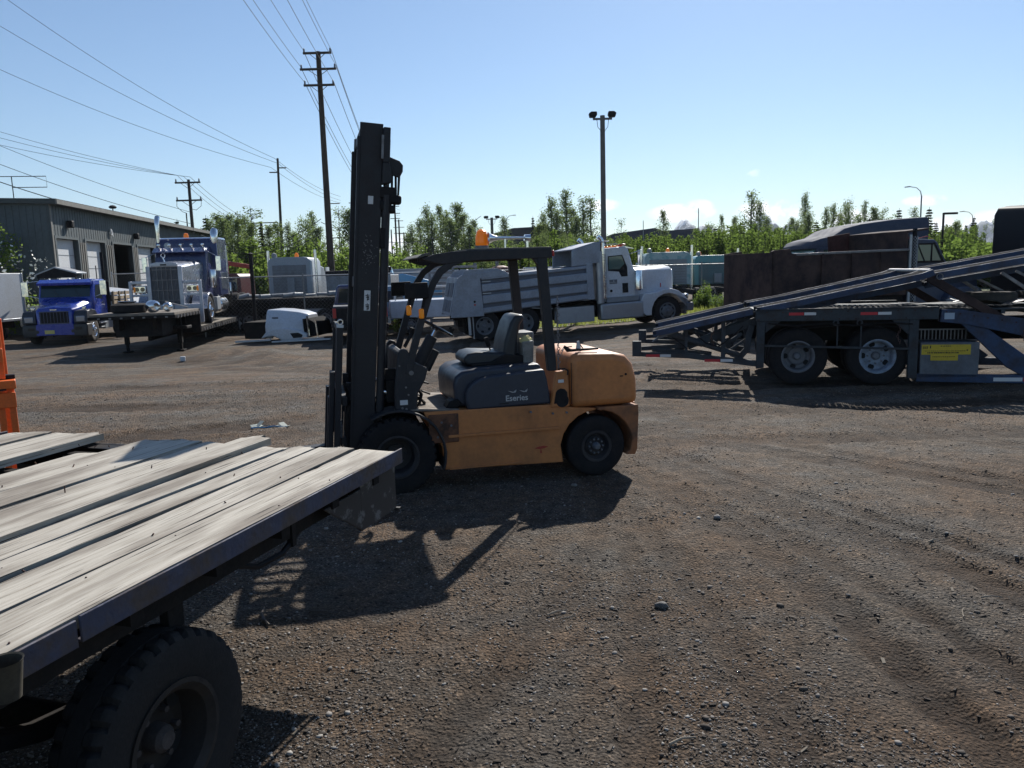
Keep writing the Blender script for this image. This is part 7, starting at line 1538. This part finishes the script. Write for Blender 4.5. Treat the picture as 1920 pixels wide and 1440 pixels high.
for i, (px, top, D) in enumerate([(405, 410, 78), (418, 404, 80), (430, 408, 76), (442, 402, 80), (455, 410, 75), (468, 406, 79), (480, 414, 74), (512, 425, 80), (528, 418, 84), (560, 430, 78), (604, 420, 82)]):
    T('poplar', px, top + rt_.uniform(-4, 6), D, 'green birch in the dense group of trees between the garage and the tallest utility pole', group='birches left of the tallest pole', wid=1.25)
for i, (px, top, D) in enumerate([(768, 436, 84), (790, 412, 90), (812, 402, 86), (838, 398, 90), (846, 408, 84), (870, 400, 86), (880, 420, 82), (900, 428, 86)]):
    T('poplar', px, top, D, 'birch filling the dense clump behind the forklift guard', group='birches of the clump behind the guard', wid=1.2)
for i, (px, top, D) in enumerate([(1018, 408, 96), (1042, 400, 90), (1068, 396, 96), (1078, 412, 88), (1010, 424, 92)]):
    T('poplar', px, top, D, 'lower birch filling the pair of tall trees left of the light pole', group='birches left of the light pole', wid=1.25)
for i, (px, top, D) in enumerate([(1385, 420, 96), (1428, 412, 94), (1485, 420, 90), (1520, 418, 86), (1565, 408, 90), (1597, 410, 92), (1618, 412, 90), (1655, 416, 90), (1690, 424, 84), (1712, 420, 86), (1765, 430, 80), (1300, 434, 96), (1335, 430, 98), (1450, 430, 92)]):
    T('poplar' if i % 3 else 'spruce', px, top, D, 'small tree poking out of the green belt on the right', group='small trees of the right belt', wid=1.3)
# undergrowth along the whole back of the yard
for i in range(34):
    px = 395 + i * 11.5 + rt_.uniform(-5, 5); D = rt_.uniform(60, 74)
    T('shrub' if i % 3 else 'alder', px, rt_.uniform(444, 466) if px > 600 else rt_.uniform(440, 458), D, 'bright green bush in the hedge of bushes behind the yard, left part', cat='bush', group='bushes at the back left', wid=1.0 if i % 3 else 1.6)
for i in range(22):
    px = 900 + i * 12.5 + rt_.uniform(-5, 5); D = rt_.uniform(62, 76)
    T('alder' if i % 2 else 'round', px, rt_.uniform(441, 458) if px < 1010 else rt_.uniform(430, 450) if px < 1120 else rt_.uniform(444, 456), D, 'leafy young tree among the bushes behind the dump truck', cat='bush', group='bushes behind the dump truck', wid=1.3 if i % 2 else .8)
PLACE = ((1150, 'above the dump truck cab roof'), (1215, 'above the white dump truck hood'), (1285, 'above the taller white and teal sleeper'), (1365, 'above the shorter teal sleeper'), (1440, 'above the left end of the rusty box'),
         (1510, 'above the grey semi windscreen'), (1590, 'above the grey semi roof'), (1670, 'above the rusty box headboard'), (1740, 'above the slate blue cab'), (1860, 'left of the black sleeper'), (9999, 'beyond the black sleeper'))
for row, (D0, t0, rn) in enumerate(((84, 428, 'farthest row'), (74, 436, 'middle row'), (64, 444, 'nearest row'))):
    for i in range(44):
        px = 1140 + i * 15.5 + rt_.uniform(-8, 8) + row * 5
        pl = next(n for lim, n in PLACE if px < lim)
        T('alder', px, t0 + (18 - 6 * row if px < 1300 else 0) + rt_.uniform(-7, 8), D0 + rt_.uniform(-4, 4), 'alder in the %s of bushes, %s' % (rn, pl), cat='bush', group='alders, %s, %s' % (rn, pl), wid=1.35)
for i in range(16):
    px = 1735 + i * 13; T('shrub', px, rt_.uniform(440, 452), rt_.uniform(50, 60), 'rounded green bush on the bank behind the dark slate truck cab', cat='bush', group='bushes on the right bank', wid=1.2)
# low weeds with white flowers between fence and grass
def flowers(e, h, seed, n):
    r = np.random.default_rng(seed); a = r.uniform(0, 6.28, n); rad = .40 * np.sqrt(r.uniform(0, 1, n)); z = r.uniform(.35, 1.0, n)
    V_, F_ = leaves(np.stack([rad * np.cos(a), rad * np.sin(a), z * (1 - .35 * rad / .4)], 1), .014, seed)
    o = link('blossoms', np_mesh('blossoms', V_, F_, FLW, False), FLW, e)
for i, (px, D, h, lab) in enumerate(((1325, 36.5, 1.45, 'tall weed with pale flowers right of the dump truck hood'), (1345, 35.5, .95, 'low white-flowered weed right of the tall weed'), (1362, 35, 1.05, 'white-flowered weed touching the rusty dump box'), (1308, 37, .8, 'low weed behind the dump truck bumper'))):
    x, y = at(px, D); e = tree('shrub', x, y, h, lab, cat='weed', z=.0, wid=.8, v=i % 3, name='flowering_weed'); flowers(e, h, i, 420 if i else 120)
for i, (px, D, h, lab) in enumerate(((745, 33.5, 1.6, 'leafy weed growing by the fence just right of the mast'), (752, 32, 1.2, 'lower leafy weed by the fence just right of the mast'), (572, 31, 1.1, 'weed in front of the sleeper truck, above the white hood'))):
    x, y = at(px, D); tree('alder', x, y, h, lab, cat='weed', wid=1.4, name='weed')
e = tree('round', -23.0, 35.0, 5.3, 'green bush full of white blossom above the box trailer at the left edge', cat='bush', wid=1.1, v=1, name='flowering_bush', crown_mat=LEAFB); flowers(e, 4, 9, 420)
# wooded background mass closing the gaps
def mass(name, label, seed, x0, x1, y0, y1, hh, n, s):
    r = np.random.default_rng(seed); x = r.uniform(x0, x1, n); y = r.uniform(y0, y1, n); top = hh * (.7 + .5 * fbm(x * .12, y * .12, 4, seed)); z = top * r.uniform(0, 1, n) ** .6 - .3
    V_, F_ = leaves(np.stack([x, y, z], 1), s, seed); o = link(name, np_mesh(name, V_, F_, LEAFB, False), LEAFB); return tag(o, label, 'undergrowth', kind='stuff')
mass('undergrowth', 'continuous green scrub behind the left half of the yard', 3, -60, 2, 78, 100, 3.6, 26000, .32)
mass('undergrowth', 'continuous green scrub behind the right half of the yard', 4, 2, 90, 84, 112, 4.2, 36000, .34)

# grass verge behind the dump truck
def gverge():
    pts = [(-1.5, 28.7), (1.5, 28.55), (3.9, 28.9), (6.2, 30.6), (9.2, 32.4), (14, 35), (22, 40), (60, 62), (60, 90), (-1.5, 90)]
    vs = [(x, y, float(base_h(np.array(x * 1.), np.array(y * 1.))) + .03) for x, y in pts]
    b = B(); b.add(vs, [tuple(range(len(vs)))]); return b, pts
b, gp = gverge(); tag(b.out('grass_verge', mat('verge_soil', (.12, .14, .05), .9, dirt=.5, dcol=(.10, .09, .05), sc=2)), 'green grass strip behind the dump truck', 'grass', kind='structure')
r = np.random.default_rng(5); n = 26000
gx_ = r.uniform(-1.5, 22, n); gy_ = r.uniform(28.4, 40, n)
edge = np.interp(gx_, [p[0] for p in gp[:7]], [p[1] for p in gp[:7]]); ok = gy_ > edge + r.uniform(-.35, .25, n); gx_, gy_ = gx_[ok], gy_[ok]; n = len(gx_)
hh = r.uniform(.05, .2, n) * (1 + .8 * (fbm(gx_, gy_, 2, 6) > .5)); ang = r.uniform(0, 6.28, n); w_ = r.uniform(.012, .03, n); lx, ly = r.normal(size=n) * .06, r.normal(size=n) * .06
z_ = base_h(gx_, gy_) + .02
GVt = np.stack([np.stack([gx_ - w_ * np.cos(ang), gy_ - w_ * np.sin(ang), z_], 1), np.stack([gx_ + w_ * np.cos(ang), gy_ + w_ * np.sin(ang), z_], 1), np.stack([gx_ + lx, gy_ + ly, z_ + hh], 1)], 1).reshape(-1, 3)
tag(link('grass_blades', np_mesh('grass_blades', GVt, np.arange(3 * n).reshape(n, 3), GRASSM, False), GRASSM), 'grass blades of the verge behind the dump truck', 'grass', kind='stuff')

# dark long roofs beyond the trees
wh1 = E('warehouse', 'long dark warehouse roof ridge behind the forklift beacon', 'building', (-9, 150, -.3), 0)
B().prism([(0, 0), (0, 8.0), (5, 9.2), (10, 10.4), (16, 10.6), (20, 9.4), (26, 7.2), (26, 0)], 0, 20).out('warehouse_shell', mat('dark_roof', (.02, .022, .028), .6), wh1)
wh2 = E('warehouse', 'dark blue flat warehouse right of the light pole', 'building', (17, 150, -.3), 0)
B().prism([(0, 0), (0, 7.6), (3, 8.8), (11, 9.7), (12.5, 9.1), (19.5, 9.4), (20, 7), (20, 0)], 0, 20).out('warehouse_shell', mat('dark_blue_roof', (.018, .025, .05), .6), wh2)

# mountains
def mountains():
    xs = np.linspace(-1500, 3400, 700); ys = np.linspace(2700, 3700, 60); X_, Y_ = np.meshgrid(xs, ys)
    Z_ = np.zeros_like(X_); 
    ridge = lambda x, y, o, s_: 1 - np.abs(2 * fbm(x, y, o, s_) - 1)
    for (px_, el, wd_) in ((1.0, 0, 0),): pass
    for xc, hgt, wd_ in ((690, 190, 100), (775, 150, 110), (1005, 190, 90), (1120, 150, 110), (470, 95, 120), (1400, 110, 200), (1900, 150, 200), (150, 80, 200), (2400, 120, 300)):
        Z_ = np.maximum(Z_, hgt * np.exp(-np.abs((X_ - xc) / wd_) ** 1.15) * np.exp(-((Y_ - 3100) / 260) ** 2))
    n_ = ridge(X_ / 95, Y_ / 95, 6, 3) - .45
    Z_ = Z_ + n_ * 85 * np.clip(Z_ / 120, 0, 1) + 6 * n_
    Vm = np.stack([X_.ravel(), Y_.ravel(), Z_.ravel() - 30], 1); a = (np.arange(59)[:, None] * 700 + np.arange(699)[None]).ravel()
    return np_mesh('mountains', Vm, np.stack([a, a + 1, a + 701, a + 700], 1))
MM = bpy.data.materials.new('mountain_rock_and_snow'); MM.use_nodes = True; t = MM.node_tree; p = t.nodes['Principled BSDF']
co = N('ShaderNodeTexCoord', t.nodes); sx = N('ShaderNodeSeparateXYZ', t.nodes); t.links.new(co.outputs['Object'], sx.inputs[0])
nn = N('ShaderNodeTexNoise', t.nodes); nn.inputs['Scale'].default_value = .02; nn.inputs['Detail'].default_value = 9; nn.inputs['Roughness'].default_value = .7; t.links.new(co.outputs['Object'], nn.inputs['Vector'])
ma = N('ShaderNodeMath', t.nodes, operation='MULTIPLY_ADD'); ma.inputs[1].default_value = .0028; t.links.new(sx.outputs['Z'], ma.inputs[0]); t.links.new(nn.outputs['Fac'], ma.inputs[2])
rr2 = N('ShaderNodeValToRGB', t.nodes); rr2.color_ramp.elements[0].position = .90; rr2.color_ramp.elements[1].position = .99; rr2.color_ramp.elements[0].color = (.06, .085, .11, 1); rr2.color_ramp.elements[1].color = (.8, .82, .85, 1)
t.links.new(ma.outputs[0], rr2.inputs[0]); t.links.new(rr2.outputs[0], p.inputs['Base Color']); p.inputs['Roughness'].default_value = .9
tag(link('mountains', mountains(), MM), 'far blue mountains with snow patches', 'mountains', kind='structure')
# the air between here and the mountains
hzm = bpy.data.materials.new('haze_air'); hzm.use_nodes = True; t = hzm.node_tree; t.nodes.clear()
pv = N('ShaderNodeVolumePrincipled', t.nodes); pv.inputs['Color'].default_value = (.80, .88, 1, 1); pv.inputs['Density'].default_value = .00010; pv.inputs['Anisotropy'].default_value = .2
mo = N('ShaderNodeOutputMaterial', t.nodes); t.links.new(pv.outputs[0], mo.inputs['Volume'])
HAZE = True
if HAZE:
    o = B().box(-3000, 4200, -300, 4000, -45, 330).out('haze', hzm, smooth=1); tag(o, 'thin blue air', 'haze', kind='stuff')
